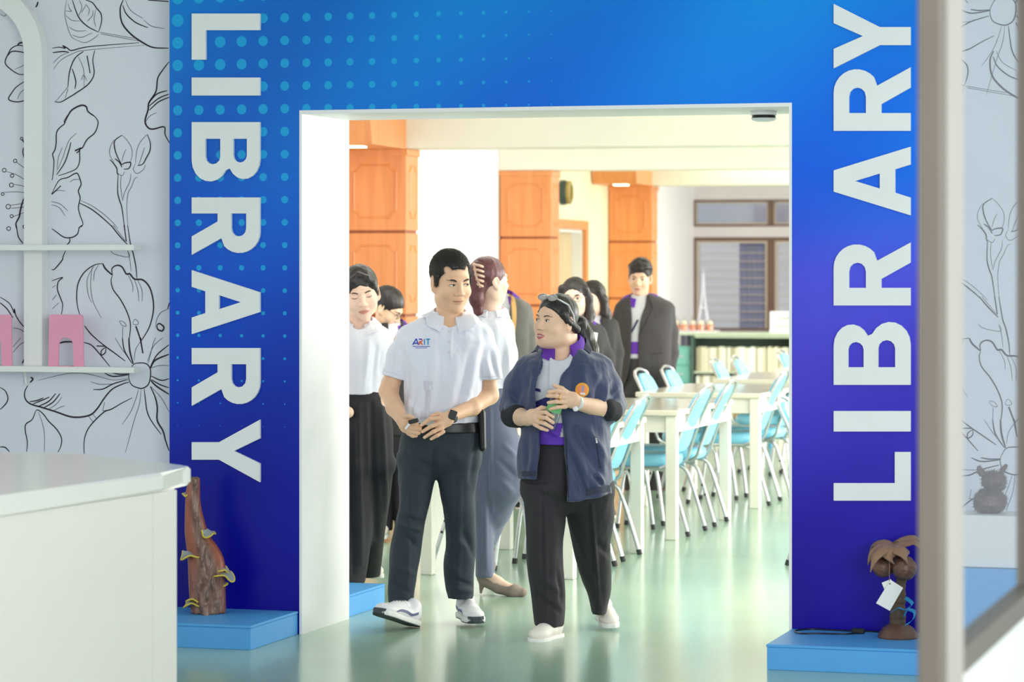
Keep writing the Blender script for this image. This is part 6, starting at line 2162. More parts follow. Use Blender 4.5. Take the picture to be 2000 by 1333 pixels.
px_decal(P, 'hem_rib', jt, line_pts((1019, 921), (1047, 921)), line_pts((1020, 931), (1047, 931)), 0.004, m_rib, jk)
px_decal(P, 'hem_rib', jt, line_pts((1146, 955), (1192, 948), 10), line_pts((1146, 969), (1192, 961), 10), 0.004, m_rib, jk)
m_zip = M('zip_teeth', (40, 44, 60), 0.4, 0.3)
stroke(P, 'front_zip', jt, (1105, 850), (1110, 972), 2.0, m_zip, jk, 0.002, 16)
pk = stroke(P, 'pocket_zip', jt, (1163, 855), (1172, 915), 2.2, m_zip, jk, 0.002, 12)
stroke(P, 'zip_pull', jt, (1164, 856), (1166, 866), 3.2, m_chrome, pk, 0.004, 2)
# round badge
m_badge = [M('badge_amber', (244, 170, 40), 0.6), M('badge_orange', (248, 150, 90), 0.6), M('badge_white', (232, 232, 240), 0.6), M('badge_grey', (150, 160, 186), 0.6)]


def disc(P, name, tree, cx, cy, rx, ry, mat, parent, off):
    th = [math.pi * k / 12 for k in range(13)]
    return px_decal(P, name, tree, [(cx - rx * math.cos(a), cy - ry * math.sin(a)) for a in th], [(cx - rx * math.cos(a), cy + ry * math.sin(a)) for a in th], off, mat, parent, 6)


bd_ = disc(P, 'badge', jt, 1137, 762, 13.5, 14, m_badge[0], jk, 0.003)
disc(P, 'badge_field', jt, 1137, 762, 10, 10.5, m_badge[1], bd_, 0.0045)
stroke(P, 'badge_emblem', jt, (1139, 754), (1138, 766), 4, m_badge[3], bd_, 0.006, 4)
stroke(P, 'badge_emblem', jt, (1133, 769), (1143, 770), 4, m_badge[2], bd_, 0.006, 4)
shoe(P, 1091, 1245, .03, -27, 0, L=0.25, W=0.095, style='slip')
shoe(P, 1176, 1208, .46, 8, 4, L=0.25, W=0.093, style='slip')
# bottle in her hands
bt = P.J(1094, 757, -.262); bb = P.J(1072, 838, -.235)
wpos = P.e.location + Matrix.Rotation(YAW, 3, 'Z') @ Vector(bb)
dvec = Matrix.Rotation(YAW, 3, 'Z') @ Vector(bt - bb)
t = thing('water_bottle', wpos, 0, 'clear plastic bottle with a lime-green cap in the hands of the woman in navy', 'bottle')
t.rotation_euler = dvec.to_track_quat('Z', 'Y').to_euler()
hb = dvec.length
m_plastic = clear_mat('clear_bottle_plastic', (236, 240, 240), 0.3, tint=0.92, rough=0.08)
m_lime = M('lime_cap', (190, 220, 40), 0.4)
m_greenlab = M('green_label', (110, 190, 120), 0.5)
obj('bottle_body', MB().lathe([(0, 0), (.028, 0), (.032, .01), (.032, hb * .35), (.029, hb * .45), (.032, hb * .55), (.031, hb * .72), (.016, hb * .88), (.014, hb * .93), (0, hb * .93)], n=20), m_plastic, t, smooth=True)
obj('bottle_label', MB().lathe([(.0325, hb * .42), (.0328, hb * .62)], n=20), m_greenlab, t, smooth=True)
obj('cap', MB().lathe([(0, hb * .935), (.016, hb * .935), (.0165, hb * 1.03), (0, hb * 1.04)], n=18), m_lime, t, smooth=True)


def suit_person(P, HD, shoulders, torso, sleeves, opening, trs, suit, hairf, skin, purple=True, hands=None, vox=0.006, lapel=True, collar_at=None, trs_mat=None, fatness=1.0, closed=False, face=True, polo=None, neck=None, gaze=0.0):
    """standing figure in an open suit jacket over a pale shirt with a purple collar"""
    S = Sdf(0.0045)
    add_head(S, HD, fat=fatness)
    S.chain(P.ch(neck), 0.03)
    for ch_ in (hands or []):
        S.chain(P.ch(ch_[0]), 0.012)
        for fg in ch_[1:]:
            S.chain(P.ch(fg), 0.004)
    body = P.add('body', S, skin)
    if face:
        face_details(P, body, HD, eye=0.85, closed=closed, gaze=gaze)
    hairf(P, HD, body)
    S = Sdf(vox)
    S.loft(P.st([(a, b + 3, c - 3, d, e - .014) for a, b, c, d, e in torso[:-2]]), 0.01, 2.3)
    sh = P.add('shirt', S, polo or m_greypolo)
    if collar_at is not None:
        obj('collar', rest_on(collar_mesh(P.J(*collar_at[:3]) + np.array((0, 0, .028)), collar_at[3] + .004, collar_at[4] + .008, 0.05, 0.07, 0.05, 0.45, tipout=0.02), sh, 0.01), m_purple if purple else m_polo, sh, smooth=True)
    S = Sdf(vox)
    S.loft(P.st(torso), 0.02, 2.4)
    for s_ in sleeves:
        S.chain(P.ch(s_), 0.025)
    if opening:
        S.loft(P.st(opening), 0.004, 8, 'sub')
    nk = neck[0]
    c = P.J(nk[0], nk[1], nk[2])
    S.chain([(c[0], c[1], c[2] - .05, .07), (c[0], c[1], c[2] + .1, .075)], 0.004, 'sub')
    jk = P.add('suit_jacket', S, suit, noise=[(61, 0.004, (30, 30, 10), 1), (62, 0.0008, (90, 90, 40))])
    if trs:
        S = Sdf(0.008)
        for rows in trs:
            S.loft(P.st(rows), 0.03, 2.2)
        P.add('trousers', S, trs_mat or suit, noise=[(63, 0.003, (16, 16, 7))])
    return body, sh, jk


def glasses(P, HD, body, mat, r=0.021):
    C, R, sc = HD
    hp = lambda x, y, z: tuple(R @ np.array((x, y, z)) * sc + C)
    mb = MB()
    for sx in (-1, 1):
        q = [hp(sx * .033 + r * math.cos(a), -.094 - .004 * abs(math.cos(a)), .002 + r * 0.85 * math.sin(a)) for a in [2 * math.pi * k / 18 for k in range(19)]]
        mb.tube(q, 0.0016, 6, cap=False)
        mb.tube([hp(sx * .054, -.096, .008), hp(sx * .076, -.06, .010), hp(sx * .082, .01, .008)], 0.0014, 6)
    mb.tube([hp(-.012, -.098, .004), hp(0, -.101, .007), hp(.012, -.098, .004)], 0.0014, 6)
    obj('glasses', mb, mat, P.e, smooth=True)


m_gframe = M('thin_dark_spectacle_frame', (80, 66, 60), 0.3, 0.4)


def short_hair(seed, wavy=False):
    def f(P, HD, body):
        S = Sdf(0.005)
        S.ell((0, .018, .045), (.083, .101, .094), 0.0, xf=HD)
        if wavy:
            for k, (x, y, z, r) in enumerate(((-.045, -.045, .085, .027), (0, -.055, .095, .03), (.04, -.045, .088, .028), (-.058, -.01, .08, .026), (.06, -.01, .08, .026), (0, 0, .105, .03), (.015, -.075, .078, .018))):
                S.ell((x, y, z), (r, r, r * .8), 0.015, xf=HD)
        S.ell((0, -.112, -.034), (.4, .078, .092), 0.006, 'sub', xf=HD)
        S.ell((0, -.02, -.125), (.4, .135, .115), 0.006, 'sub', xf=HD)
        h = P.add('hair', S, m_hair2, noise=[(seed, 0.003, (130, 130, 90)), (seed + 1, 0.003, (60, 60, 50))])
        hair_spikes(P, h, 1500, 0.010, m_hair2, seed, spread=0.9)
    return f


def long_hair(seed, chains, mat=None, bangs=True, cut=(0.085, 0.086), vox=0.005):
    """parted hair falling in locks; chains in canonical head axes"""
    def f(P, HD, body):
        S = Sdf(vox)
        S.ell((0, .02, .036), (.082, .101, .091), 0.0, xf=HD)
        S.ell((0, -.115, -.05), (.070, cut[0], .105), 0.02, 'sub', xf=HD)
        S.ell((0, -.03, -.16), (.064, .10, .13), 0.012, 'sub', xf=HD)
        for c_ in chains:
            S.chain(c_, 0.018, xf=HD)
        h = P.add('hair', S, mat or m_hair2, noise=[(seed, 0.0012, (280, 280, 30)), (seed + 1, 0.0016, (80, 80, 16))], xfn=None)
        return h
    return f


# ================================================================== 9 man in the charcoal suit
P = Person(1258, 21.5, 'man in a charcoal suit standing behind the tables, glancing down')
HD = head_of(P, 1250, 542, 0.0, 1.02, -12, 12, 4)
hd = [[(1251, 606, .03, .05), (1298, 614, .03, .044), (1308, 655, .03, .040), (1311, 700, .0, .03), (1307, 722, -.01, .028), (1305, 735, -.02, .034)]] + [[(1299 + 5 * i, 738, -.03, .010), (1298 + 5 * i, 748, -.035, .009), (1299 + 4.6 * i, 754 - abs(i - 1.5), -.03, .008)] for i in range(4)] + [[(1297, 732, -.035, .011), (1294, 743, -.045, .009)]]
body, sh, jk = suit_person(
    P, HD, None,
    [(575, 1230, 1276, .03, .07), (584, 1214, 1298, .025, .09), (594, 1208, 1312, .02, .11), (620, 1206, 1313, 0, .13), (660, 1208, 1312, 0, .135), (700, 1206, 1312, 0, .14), (740, 1206, 1310, 0, .145), (760, 1208, 1306, 0, .145)],
    [[(1300, 606, .02, .062), (1308, 650, .03, .06), (1311, 690, .02, .052), (1308, 722, 0, .045)], [(1216, 606, .02, .06), (1203, 650, .05, .058), (1200, 690, .1, .05)]],
    [(572, 1233, 1266, -.2, .2), (590, 1233, 1264, -.2, .2), (620, 1235, 1253, -.2, .2), (650, 1234, 1248, -.2, .2), (690, 1233, 1247, -.2, .2), (730, 1228, 1247, -.2, .2), (770, 1216, 1254, -.2, .2)],
    [[(680, 1214, 1308, 0, .12), (740, 1212, 1308, 0, .13), (770, 1212, 1308, 0, .125)], [(750, 1212, 1262, 0, .11), (860, 1216, 1258, 0, .09), (970, 1220, 1256, 0, .08)], [(750, 1258, 1308, .02, .11), (860, 1262, 1304, .02, .09), (970, 1264, 1300, .02, .08)]],
    m_suit, short_hair(71, True), m_skin, hands=[hd], collar_at=(1251, 578, .02, .066, .095), neck=[(1251, 570, .03, .055), (1251, 605, .03, .06)], closed=False)
paint_px = P.bvh(sh)
stroke(P, 'shirt_stripe', paint_px, (1233, 650), (1246, 625), 4, M('navy_flash', (60, 56, 96), 0.7), sh, 0.004, 4)
px_decal(P, 'shirt_band', paint_px, line_pts((1226, 668), (1254, 668)), line_pts((1226, 692), (1254, 692)), 0.004, m_purple, sh)
jt = P.bvh(jk)
stroke(P, 'lapel_edge', jt, (1266, 578), (1274, 602), 2.5, m_suitblk, jk, 0.003, 6)
stroke(P, 'lapel_edge', jt, (1274, 602), (1249, 655), 2.0, m_suitblk, jk, 0.003, 8)
stroke(P, 'pocket_flap', jt, (1272, 692), (1292, 690), 2.0, m_suitblk, jk, 0.003, 6)
shoe(P, 1236, 973, .1, -5, 0, L=0.28, W=0.1, style='slip', vox=0.008).data.materials[0] = m_brownshoe
shoe(P, 1283, 973, .1, 8, 0, L=0.28, W=0.1, style='slip', vox=0.008).data.materials[0] = m_brownshoe

# ================================================================== 7 woman with glasses, black suit
P = Person(1128, 17.3, 'woman with glasses and long dark hair in a black suit, behind the woman in navy')
HD = head_of(P, 1122, 583, 0.0, 0.98, -10, 2, 0)
lk = [[(-.07, -.03, .06, .022), (-.083, .0, 0, .022), (-.085, .01, -.10, .024), (-.08, .0, -.16, .018)], [(.07, -.03, .06, .022), (.085, .0, 0, .024), (.09, .01, -.10, .030), (.085, -.02, -.17, .024)], [(0, .09, .0, .05), (0, .085, -.12, .06)]]
body, sh, jk = suit_person(
    P, HD, None,
    [(622, 1098, 1146, .03, .07), (632, 1090, 1165, .02, .10), (650, 1080, 1178, .01, .12), (700, 1082, 1180, 0, .13), (760, 1088, 1176, 0, .13), (820, 1084, 1180, 0, .14), (850, 1084, 1180, 0, .14)],
    [[(1166, 655, .01, .06), (1180, 700, .02, .058), (1178, 745, -.02, .05), (1150, 765, -.12, .045)], [(1090, 655, .01, .06), (1078, 700, .02, .055), (1080, 760, 0, .048)]],
    [(618, 1106, 1136, -.2, .2), (660, 1110, 1132, -.2, .2), (720, 1116, 1126, -.2, .2), (760, 1118, 1122, -.2, .2)],
    [[(830, 1084, 1180, 0, .13), (900, 1084, 1180, 0, .13)], [(880, 1086, 1132, 0, .11), (1000, 1092, 1130, 0, .09), (1062, 1094, 1128, 0, .085)], [(880, 1132, 1178, 0, .11), (1000, 1136, 1174, 0, .09), (1062, 1138, 1172, 0, .085)]],
    m_suitblk, long_hair(81, lk), m_skin2, collar_at=(1120, 628, .02, .064, .09), neck=[(1118, 612, .03, .052), (1120, 650, .03, .06)], trs_mat=m_blackcloth)
glasses(P, HD, body, m_gframe)
for x_, dx_ in ((1111, -5), (1155, 5)):
    shoe(P, x_, 1064, .1, dx_, 0, L=0.24, W=0.09, style='slip', vox=0.008).data.materials[0] = m_belt
c = P.J(1158, 668, -.14)
wp = P.e.location + Matrix.Rotation(YAW, 3, 'Z') @ Vector(c)
tag(obj('paper_sheet', MB().box(-.022, .022, -.001, .001, -.055, .055), m_whiteplastic, None, loc=wp), 'white paper held before the black suit of the woman with glasses', 'paper').rotation_euler = (0, math.radians(8), YAW)

# ================================================================== 8 woman behind her
P = Person(1168, 19.2, 'woman with long dark hair and purple collar in black, next to the man in charcoal')
HD = head_of(P, 1156, 584, 0.0, 0.96, -30, 4, 0)
lk = [[(-.07, -.03, .06, .022), (-.083, .0, 0, .022), (-.085, .01, -.10, .022)], [(.07, -.03, .06, .022), (.088, .0, 0, .026), (.092, .02, -.10, .034), (.10, .03, -.19, .03)], [(0, .09, .0, .05), (0, .085, -.14, .06)]]
suit_person(
    P, HD, None,
    [(616, 1146, 1184, .03, .07), (624, 1138, 1196, .02, .09), (640, 1132, 1202, .01, .11), (690, 1132, 1204, 0, .12), (760, 1136, 1200, 0, .12), (820, 1132, 1204, 0, .13), (840, 1132, 1204, 0, .13)],
    [[(1192, 640, .01, .056), (1202, 690, .02, .053), (1200, 740, 0, .045)], [(1142, 640, .01, .056), (1134, 690, .02, .053), (1136, 740, 0, .045)]],
    [(612, 1152, 1176, -.2, .2), (650, 1156, 1174, -.2, .2), (710, 1162, 1170, -.2, .2), (740, 1164, 1168, -.2, .2)],
    [[(820, 1132, 1204, 0, .12), (880, 1132, 1204, 0, .12)], [(860, 1134, 1168, 0, .1), (1006, 1140, 1168, 0, .08)], [(860, 1168, 1202, 0, .1), (1006, 1170, 1198, 0, .08)]],
    m_suitblk, long_hair(85, lk), m_skin2, collar_at=(1160, 618, .02, .062, .088), neck=[(1158, 608, .03, .05), (1162, 640, .03, .058)], trs_mat=m_blackcloth)
for x_, dx_ in ((1154, -5), (1184, 5)):
    shoe(P, x_, 1008, .1, dx_, 0, L=0.24, W=0.09, style='slip', vox=0.008).data.materials[0] = m_belt

# ================================================================== 6 person in the grey suit with a tan strap
P = Person(1002, 20.0, 'person in a grey suit with a tan bag strap, head hidden behind the auburn ponytail')
HD = head_of(P, 963, 546, 0.0, 0.94, 10, 0, 0)
body, sh, jk = suit_person(
    P, HD, None,
    [(574, 962, 994, .03, .07), (582, 954, 1014, .02, .09), (592, 944, 1028, .01, .11), (640, 944, 1034, 0, .125), (700, 950, 1034, 0, .125), (760, 946, 1036, 0, .13), (780, 946, 1036, 0, .13)],
    [[(1022, 608, .01, .058), (1032, 650, .02, .056), (1036, 700, 0, .05), (1034, 740, -.02, .045)], [(956, 608, .01, .058), (944, 650, .02, .055), (944, 720, 0, .045)]],
    [(570, 974, 1000, -.2, .2), (600, 976, 996, -.2, .2), (640, 978, 992, -.2, .2), (700, 978, 990, -.2, .2), (770, 976, 992, -.2, .2)],
    [[(740, 948, 1034, 0, .12), (800, 948, 1034, 0, .12)], [(780, 950, 990, 0, .1), (990, 956, 988, 0, .08)], [(780, 992, 1034, 0, .1), (990, 996, 1030, 0, .08)]],
    m_suitgrey, short_hair(91), m_skin, collar_at=(982, 574, .02, .064, .09), neck=[(968, 566, .03, .050), (980, 600, .03, .058)], trs_mat=m_suitblk)
m_strap = M('tan_leather_strap', (222, 176, 112), 0.5, var=0.06)
jt = P.bvh(jk)
px_decal(P, 'bag_strap', jt, spline([(993, 576), (998, 590), (1000, 620), (997, 660), (994, 700)], 4), spline([(1001, 576), (1007, 590), (1009, 620), (1005, 660), (1001, 700)], 4), 0.03, m_strap, jk, 2)
for x_, dx_ in ((974, -5), (1014, 5)):
    shoe(P, x_, 992, .1, dx_, 0, L=0.27, W=0.1, style='slip', vox=0.008).data.materials[0] = m_belt

# ================================================================== 5 woman with the auburn ponytail, walking away to the right
P = Person(958, 14.7, 'woman with an auburn ponytail and claw clip, white shirt and slate trousers, turned away')
HD = head_of(P, 957, 549, 0.0, 0.95, 122, -2, 0)
S = Sdf(0.004)
add_head(S, HD, female=True)
S.chain(P.ch([(957, 575, .03, .048), (960, 625, .03, .055)]), 0.03)
S.chain(P.ch([(990, 670, -.02, .042), (1000, 770, -.04, .036), (1008, 826, -.06, .024)]), 0.02)
S.chain(P.ch([(1008, 826, -.06, .023), (1010, 838, -.065, .027), (1010, 846, -.07, .024)]), 0.01, flat=((1, 0, 0), .6))
for i in range(4):
    S.chain(P.ch([(1007 + 2.5 * i, 846, -.08 + .01 * i, .0085), (1006 + 2.6 * i, 860, -.085 + .01 * i, .008), (1006 + 2.4 * i, 872 - 2 * abs(i - 1.5), -.085 + .01 * i, .0065)]), 0.004)
S.chain(P.ch([(928, 668, .10, .042), (922, 770, .1, .036), (930, 830, .06, .024), (932, 852, .04, .022)]), 0.02)
body = P.add('body', S, m_skin2)
face_details(P, body, HD, eye=0.9)
S = Sdf(0.0045)
S.ell((0, .02, .038), (.083, .102, .092), 0.0, xf=HD)
S.ell((0, -.115, -.045), (.08, .085, .1), 0.012, 'sub', xf=HD)
S.ell((0, -.01, -.15), (.4, .12, .125), 0.012, 'sub', xf=HD)
S.chain(P.ch([(936, 530, -.02, .045), (934, 556, -.045, .042), (931, 585, -.05, .035), (934, 608, -.045, .020), (940, 618, -.04, .008)]), 0.02)
hair = P.add('hair', S, m_hairred, noise=[(95, 0.0012, (280, 280, 30)), (96, 0.0018, (80, 80, 16))])
m_claw = M('beige_claw_clip', (214, 178, 152), 0.35, var=0.1)
mbx = MB()
for k in range(5):
    y = 517 + 9.5 * k
    a = P.J(924 + 2 * k, y, -.085); b = P.J(936, y + 2, -.112); c_ = P.J(946 - abs(k - 2) * 1.0, y + 5, -.095)
    mbx.tube(spline([tuple(a), tuple(b), tuple(c_)], 5), [.0065] * 10 + [.004], 7)
cl_ = obj('claw_clip', mbx, m_claw, P.e, smooth=True)
mbx = MB(); mbx.tube([tuple(P.J(925, 514, -.08)), tuple(P.J(930, 540, -.105)), tuple(P.J(938, 562, -.09))], .006, 7)
obj('clip_spine', mbx, m_claw, cl_, smooth=True)
S = Sdf(0.006)
S.loft(P.st([(606, 944, 976, .03, .06), (616, 930, 990, .02, .085), (630, 916, 998, .01, .11), (670, 914, 1000, 0, .125), (720, 920, 998, 0, .12), (765, 918, 998, 0, .125)]), 0.02, 2.3)
S.chain(P.ch([(982, 645, -.03, .058), (988, 690, -.04, .056), (990, 742, -.05, .058)]), 0.025)
S.chain(P.ch([(930, 645, .05, .055), (924, 690, .08, .053), (920, 735, .09, .05)]), 0.025)
S.loft(P.st([(595, 942, 972, .03, .055), (608, 940, 976, .03, .06)]), 0.01, 2.1, 'sub')
sh = P.add('white_shirt', S, m_polo, folds=[(985, 690, 980, 740, 4, -4), (990, 660, 995, 730, 5, 4), (960, 640, 965, 740, 6, -4)], noise=[(101, 0.005, (44, 44, 10), 1), (102, 0.0009, (110, 110, 50))])
obj('collar', rest_on(collar_mesh(P.J(960, 598, .03), 0.064, 0.092, 0.05, 0.06, 0.02, 0.3, yr=1.0), sh), m_polo, sh, smooth=True)
S = Sdf(0.006)
S.loft(P.st([(758, 922, 1000, 0, .12), (800, 918, 1006, 0, .135), (850, 916, 1010, 0, .14), (885, 924, 1004, 0, .11), (905, 945, 985, 0, .06)]), 0.03, 2.3)
S.loft(P.st([(860, 918, 985, 0, .12), (930, 922, 974, .01, .1), (1000, 925, 966, .01, .085), (1060, 928, 964, .01, .08), (1126, 930, 968, .01, .078)]), 0.03, 2.1)
S.chain(P.ch([(975, 860, -.05, .105), (990, 905, -.06, .098), (990, 950, -.06, .082)]), 0.03)
S.chain(P.ch([(990, 950, -.06, .080), (968, 1000, .02, .07), (945, 1060, .16, .062)]), 0.03)
P.add('trousers', S, m_greytrs, folds=[(975, 900, 1005, 930, 6, -5), (980, 940, 1000, 960, 6, 4), (958, 800, 962, 1000, 3, 4), (948, 930, 950, 1110, 4, 4), (985, 870, 1005, 890, 5, 4)], noise=[(103, 0.004, (32, 32, 10), 1)])


def heel_shoe(P, hx, hy, hdy, yaw, lift=0.0, skin=m_skin2):
    C = P.J(hx, hy, hdy) + np.array((0, 0, lift))
    xf = (C, rot(yaw), 1.0)
    s = Sdf(0.004)
    s.chain([(0, -.02, .16, .026), (0, -.03, .10, .027), (0, -.09, .062, .026), (0, -.17, .026, .022), (0, -.20, .02, .02)], 0.015, xf=xf)
    s.ell((0, -.02, .085), (.026, .028, .03), 0.01, xf=xf)
    ft = P.add('foot', s, skin)
    s = Sdf(0.004)
    s.ell((0, -.012, .088), (.031, .032, .034), 0.01, xf=xf)
    s.chain([(0, -.03, .062, .03), (0, -.10, .036, .031), (0, -.18, .02, .034), (0, -.225, .016, .022)], 0.015, xf=xf)
    s.chain([(0, -.02, .125, .026), (0, -.06, .098, .029), (0, -.12, .068, .030), (0, -.155, .052, .026)], 0.004, 'sub', xf=xf)
    s.chain([(0, -.008, .07, .018), (0, -.006, .03, .009), (0, -.004, .006, .007)], 0.01, xf=xf)
    P.add('high_heel_shoe', s, m_heel)


heel_shoe(P, 938, 1160, .0, 68)
heel_shoe(P, 944, 1128, .16, 172, lift=0.02)

# ================================================================== 3 woman in white shirt and wide black trousers at the doorway edge
P = Person(712, 14.6, 'woman in a white shirt and wide black trousers looking down, half behind the doorway edge')
HD = head_of(P, 705, 572, 0.0, 1.08, 6, 14, -8)
S = Sdf(0.004)
add_head(S, HD, fat=1.05, female=True)
S.chain(P.ch([(702, 605, .04, .052), (702, 650, .04, .058)]), 0.03)
S.chain(P.ch([(748, 670, .02, .042), (752, 735, .0, .038), (742, 790, -.06, .03)]), 0.02)
S.chain(P.ch([(660, 670, .02, .042), (654, 750, .0, .038), (670, 800, -.1, .028), (680, 806, -.15, .028)]), 0.02)
body = P.add('body', S, m_skin2)
face_details(P, body, HD, closed=True, brow_w=0.9)
S = Sdf(0.005)
S.ell((0, .02, .036), (.082, .101, .091), 0.0, xf=HD)
S.ell((0, -.115, -.05), (.066, .085, .1), 0.022, 'sub', xf=HD)
S.ell((0, -.02, -.15), (.4, .12, .125), 0.012, 'sub', xf=HD)
for c_ in ([oh(-.005, .10) + (.010,), oh(-.035, .075, -.002) + (.011,), oh(-.056, .04, 0) + (.010,), oh(-.062, .0, 0) + (.007,), oh(-.062, -.03, .004) + (.004,)], [oh(.0, .10) + (.010,), oh(.035, .078, -.002) + (.011,), oh(.058, .05, -.002) + (.011,), oh(.07, .0, 0) + (.008,), oh(.07, -.04, 0) + (.005,)], [(0, .09, -.01, .04), (0, .11, -.06, .03)]):
    S.chain(c_, 0.015, xf=HD)
hair = P.add('hair', S, m_hair2, noise=[(111, 0.0012, (280, 280, 30)), (112, 0.0016, (80, 80, 16))])
S = Sdf(0.006)
S.loft(P.st([(626, 682, 722, .04, .06), (636, 664, 742, .03, .09), (650, 652, 756, .02, .11), (690, 652, 756, 0, .125), (730, 660, 748, 0, .125), (770, 658, 746, 0, .13)]), 0.02, 2.3)
S.chain(P.ch([(744, 662, .02, .055), (752, 695, .02, .053), (752, 732, .01, .053)]), 0.025)
S.chain(P.ch([(662, 662, .02, .055), (656, 695, .02, .053), (652, 732, .01, .053)]), 0.025)
c = P.J(702, 628, .0)
S.ell((c[0], c[1] - .04, c[2] + .02), (.055, .10, .06), 0.006, 'sub')
sh = P.add('white_shirt', S, m_polo, folds=[(735, 680, 728, 760, 5, -5), (720, 670, 712, 760, 5, 4), (745, 690, 742, 730, 4, -4)], noise=[(113, 0.005, (44, 44, 10), 1)])
obj('collar', rest_on(collar_mesh(P.J(702, 614, .04), 0.066, 0.098, 0.05, 0.075, 0.05, 0.4, tipout=0.02), sh), m_polo, sh, smooth=True)
S = Sdf(0.007)
S.loft(P.st([(762, 660, 748, 0, .125), (800, 652, 762, 0, .135), (880, 648, 770, 0, .145), (925, 654, 766, 0, .12), (945, 690, 735, 0, .06)]), 0.04, 2.2)
S.loft(P.st([(900, 690, 772, .03, .13), (980, 694, 762, .06, .12), (1040, 698, 752, .12, .11), (1126, 700, 742, .3, .10)]), 0.03, 2.2)
S.loft(P.st([(900, 648, 730, -.02, .13), (1000, 642, 730, -.03, .12), (1080, 640, 722, -.03, .12), (1140, 640, 712, -.03, .12)]), 0.03, 2.2)
P.add('wide_trousers', S, m_blackcloth, folds=[(700, 790, 705, 1100, 6, 8), (725, 790, 735, 1050, 6, -8), (745, 800, 755, 1000, 5, 7), (690, 850, 690, 1120, 5, -7)], noise=[(114, 0.004, (14, 14, 4))])
shoe(P, 722, 1122, .62, 12, 0, L=0.24, W=0.09, style='slip')
shoe(P, 680, 1160, .06, -10, 0, L=0.24, W=0.09, style='slip')

# ================================================================== 4 woman with bowed head and glasses behind them
P = Person(764, 17.6, 'woman with glasses and tied dark hair bowing her head beside the nearest pillar')
HD = head_of(P, 757, 602, 0.0, 0.98, 72, 34, 0)


def bun(P, HD, body):
    S = Sdf(0.005)
    S.ell((0, .022, .036), (.085, .103, .093), 0.0, xf=HD)
    S.ell((0, -.114, -.045), (.4, .08, .1), 0.01, 'sub', xf=HD)
    S.ell((0, -.02, -.14), (.4, .115, .125), 0.01, 'sub', xf=HD)
    S.chain([(0, .10, .0, .035), (0, .14, -.04, .03), (0, .15, -.10, .015)], 0.02, xf=HD)
    h = P.add('hair', S, m_hair2, noise=[(121, 0.0012, (280, 280, 30)), (122, 0.0016, (80, 80, 16))])


body, sh, jk = suit_person(
    P, HD, None,
    [(628, 740, 786, .03, .07), (636, 732, 798, .02, .09), (650, 726, 806, .01, .11), (700, 726, 808, 0, .12), (770, 730, 804, 0, .12), (830, 728, 806, 0, .13), (850, 728, 806, 0, .13)],
    [[(796, 655, .01, .056), (806, 700, .02, .053), (804, 750, 0, .045)], [(738, 655, .01, .056), (728, 700, .02, .053), (730, 750, 0, .045)]],
    [(624, 754, 782, -.2, .2), (660, 758, 778, -.2, .2), (720, 764, 772, -.2, .2)],
    [[(830, 728, 806, 0, .12), (900, 728, 806, 0, .12)], [(880, 730, 768, 0, .1), (1036, 738, 766, 0, .08)], [(880, 768, 806, 0, .1), (1036, 772, 800, 0, .08)]],
    m_suitblk, bun, m_skin, collar_at=(766, 630, .02, .062, .088), neck=[(758, 618, .03, .05), (764, 655, .03, .058)], trs_mat=m_blackcloth)
glasses(P, HD, body, m_gframe)
shoe(P, 752, 1048, .02, -8, 0, L=0.24, W=0.09, style='slip', vox=0.007)
shoe(P, 788, 1044, .05, 8, 0, L=0.24, W=0.09, style='slip', vox=0.007)

# ------------------------------------------------------------------ driftwood sculpture with bracket fungi (left plinth)
P = Person(402, 13.06, 'tall reddish driftwood sculpture with yellow-rimmed bracket fungi on the left plinth', 'driftwood_sculpture', 'sculpture', 0.103)
S = Sdf(0.004)
S.loft(P.st([(1197, 373, 440, 0, .062), (1160, 370, 440, 0, .062), (1131, 368, 440, 0, .062), (1105, 367, 440, 0, .060), (1088, 366, 436, 0, .058), (1065, 363, 424, 0, .052), (1050, 361, 413, 0, .046), (1016, 360, 400, 0, .038), (980, 361, 392, 0, .032), (950, 365, 391, 0, .028), (934, 372, 391, 0, .024)]), 0.005, 2.0)
S.chain(P.ch([(398, 1150, -.05, .022), (401, 1180, -.062, .020), (402, 1204, -.075, .016)]), 0.015)
m_drift = print_mat('driftwood_bark')
m_drift.node_tree.nodes['Principled BSDF'].inputs['Roughness'].default_value = 0.35


def bark_band(pp):
    """1 inside the rough bark, 0 on the smooth peeled wood"""
    c = np.interp(pp[:, 1], [930, 1000, 1040, 1090, 1130, 1200], [380, 381, 388, 402, 408, 410])
    w = np.interp(pp[:, 1], [930, 1000, 1040, 1090, 1130, 1200], [7, 8, 10, 15, 26, 32])
    return np.clip(1.6 - np.abs(pp[:, 0] - c) / w, 0, 1)


def bark_post(V, n):
    pp = P.px(V)
    b = bark_band(pp)
    r = np.abs(waves(V, 7, (150, 90, 26))) + 0.5 * np.abs(waves(V, 8, (300, 200, 80)))
    return V + n * (b * (0.006 * (1 - r)) - 0.001)[:, None]


dw = P.add('trunk', S, m_drift, post=bark_post, noise=[(9, 0.002, (20, 20, 12))])
V, F = o_bvh[dw.name]
pp = P.px(V)
b = bark_band(pp)[:, None]
g = (0.5 + 0.5 * waves(V, 17, (120, 120, 30)))[:, None]
col = np.array(lin((158, 84, 58))) * (1 - b) * (0.8 + 0.3 * g) + b * (np.array(lin((96, 64, 52))) * (1 - g) + np.array(lin((150, 118, 100))) * g)
a_ = dw.data.color_attributes.new('print_colour', 'FLOAT_COLOR', 'POINT')
a_.data.foreach_set('color', np.concatenate([col, np.ones((len(col), 1))], 1).astype(np.float32).ravel())
m_fung = M('grey_blue_fungus', (150, 156, 160), 0.5, var=0.12, scale=40)
m_frim = M('yellow_fungus_rim', (218, 196, 70), 0.5, var=0.08, scale=40)


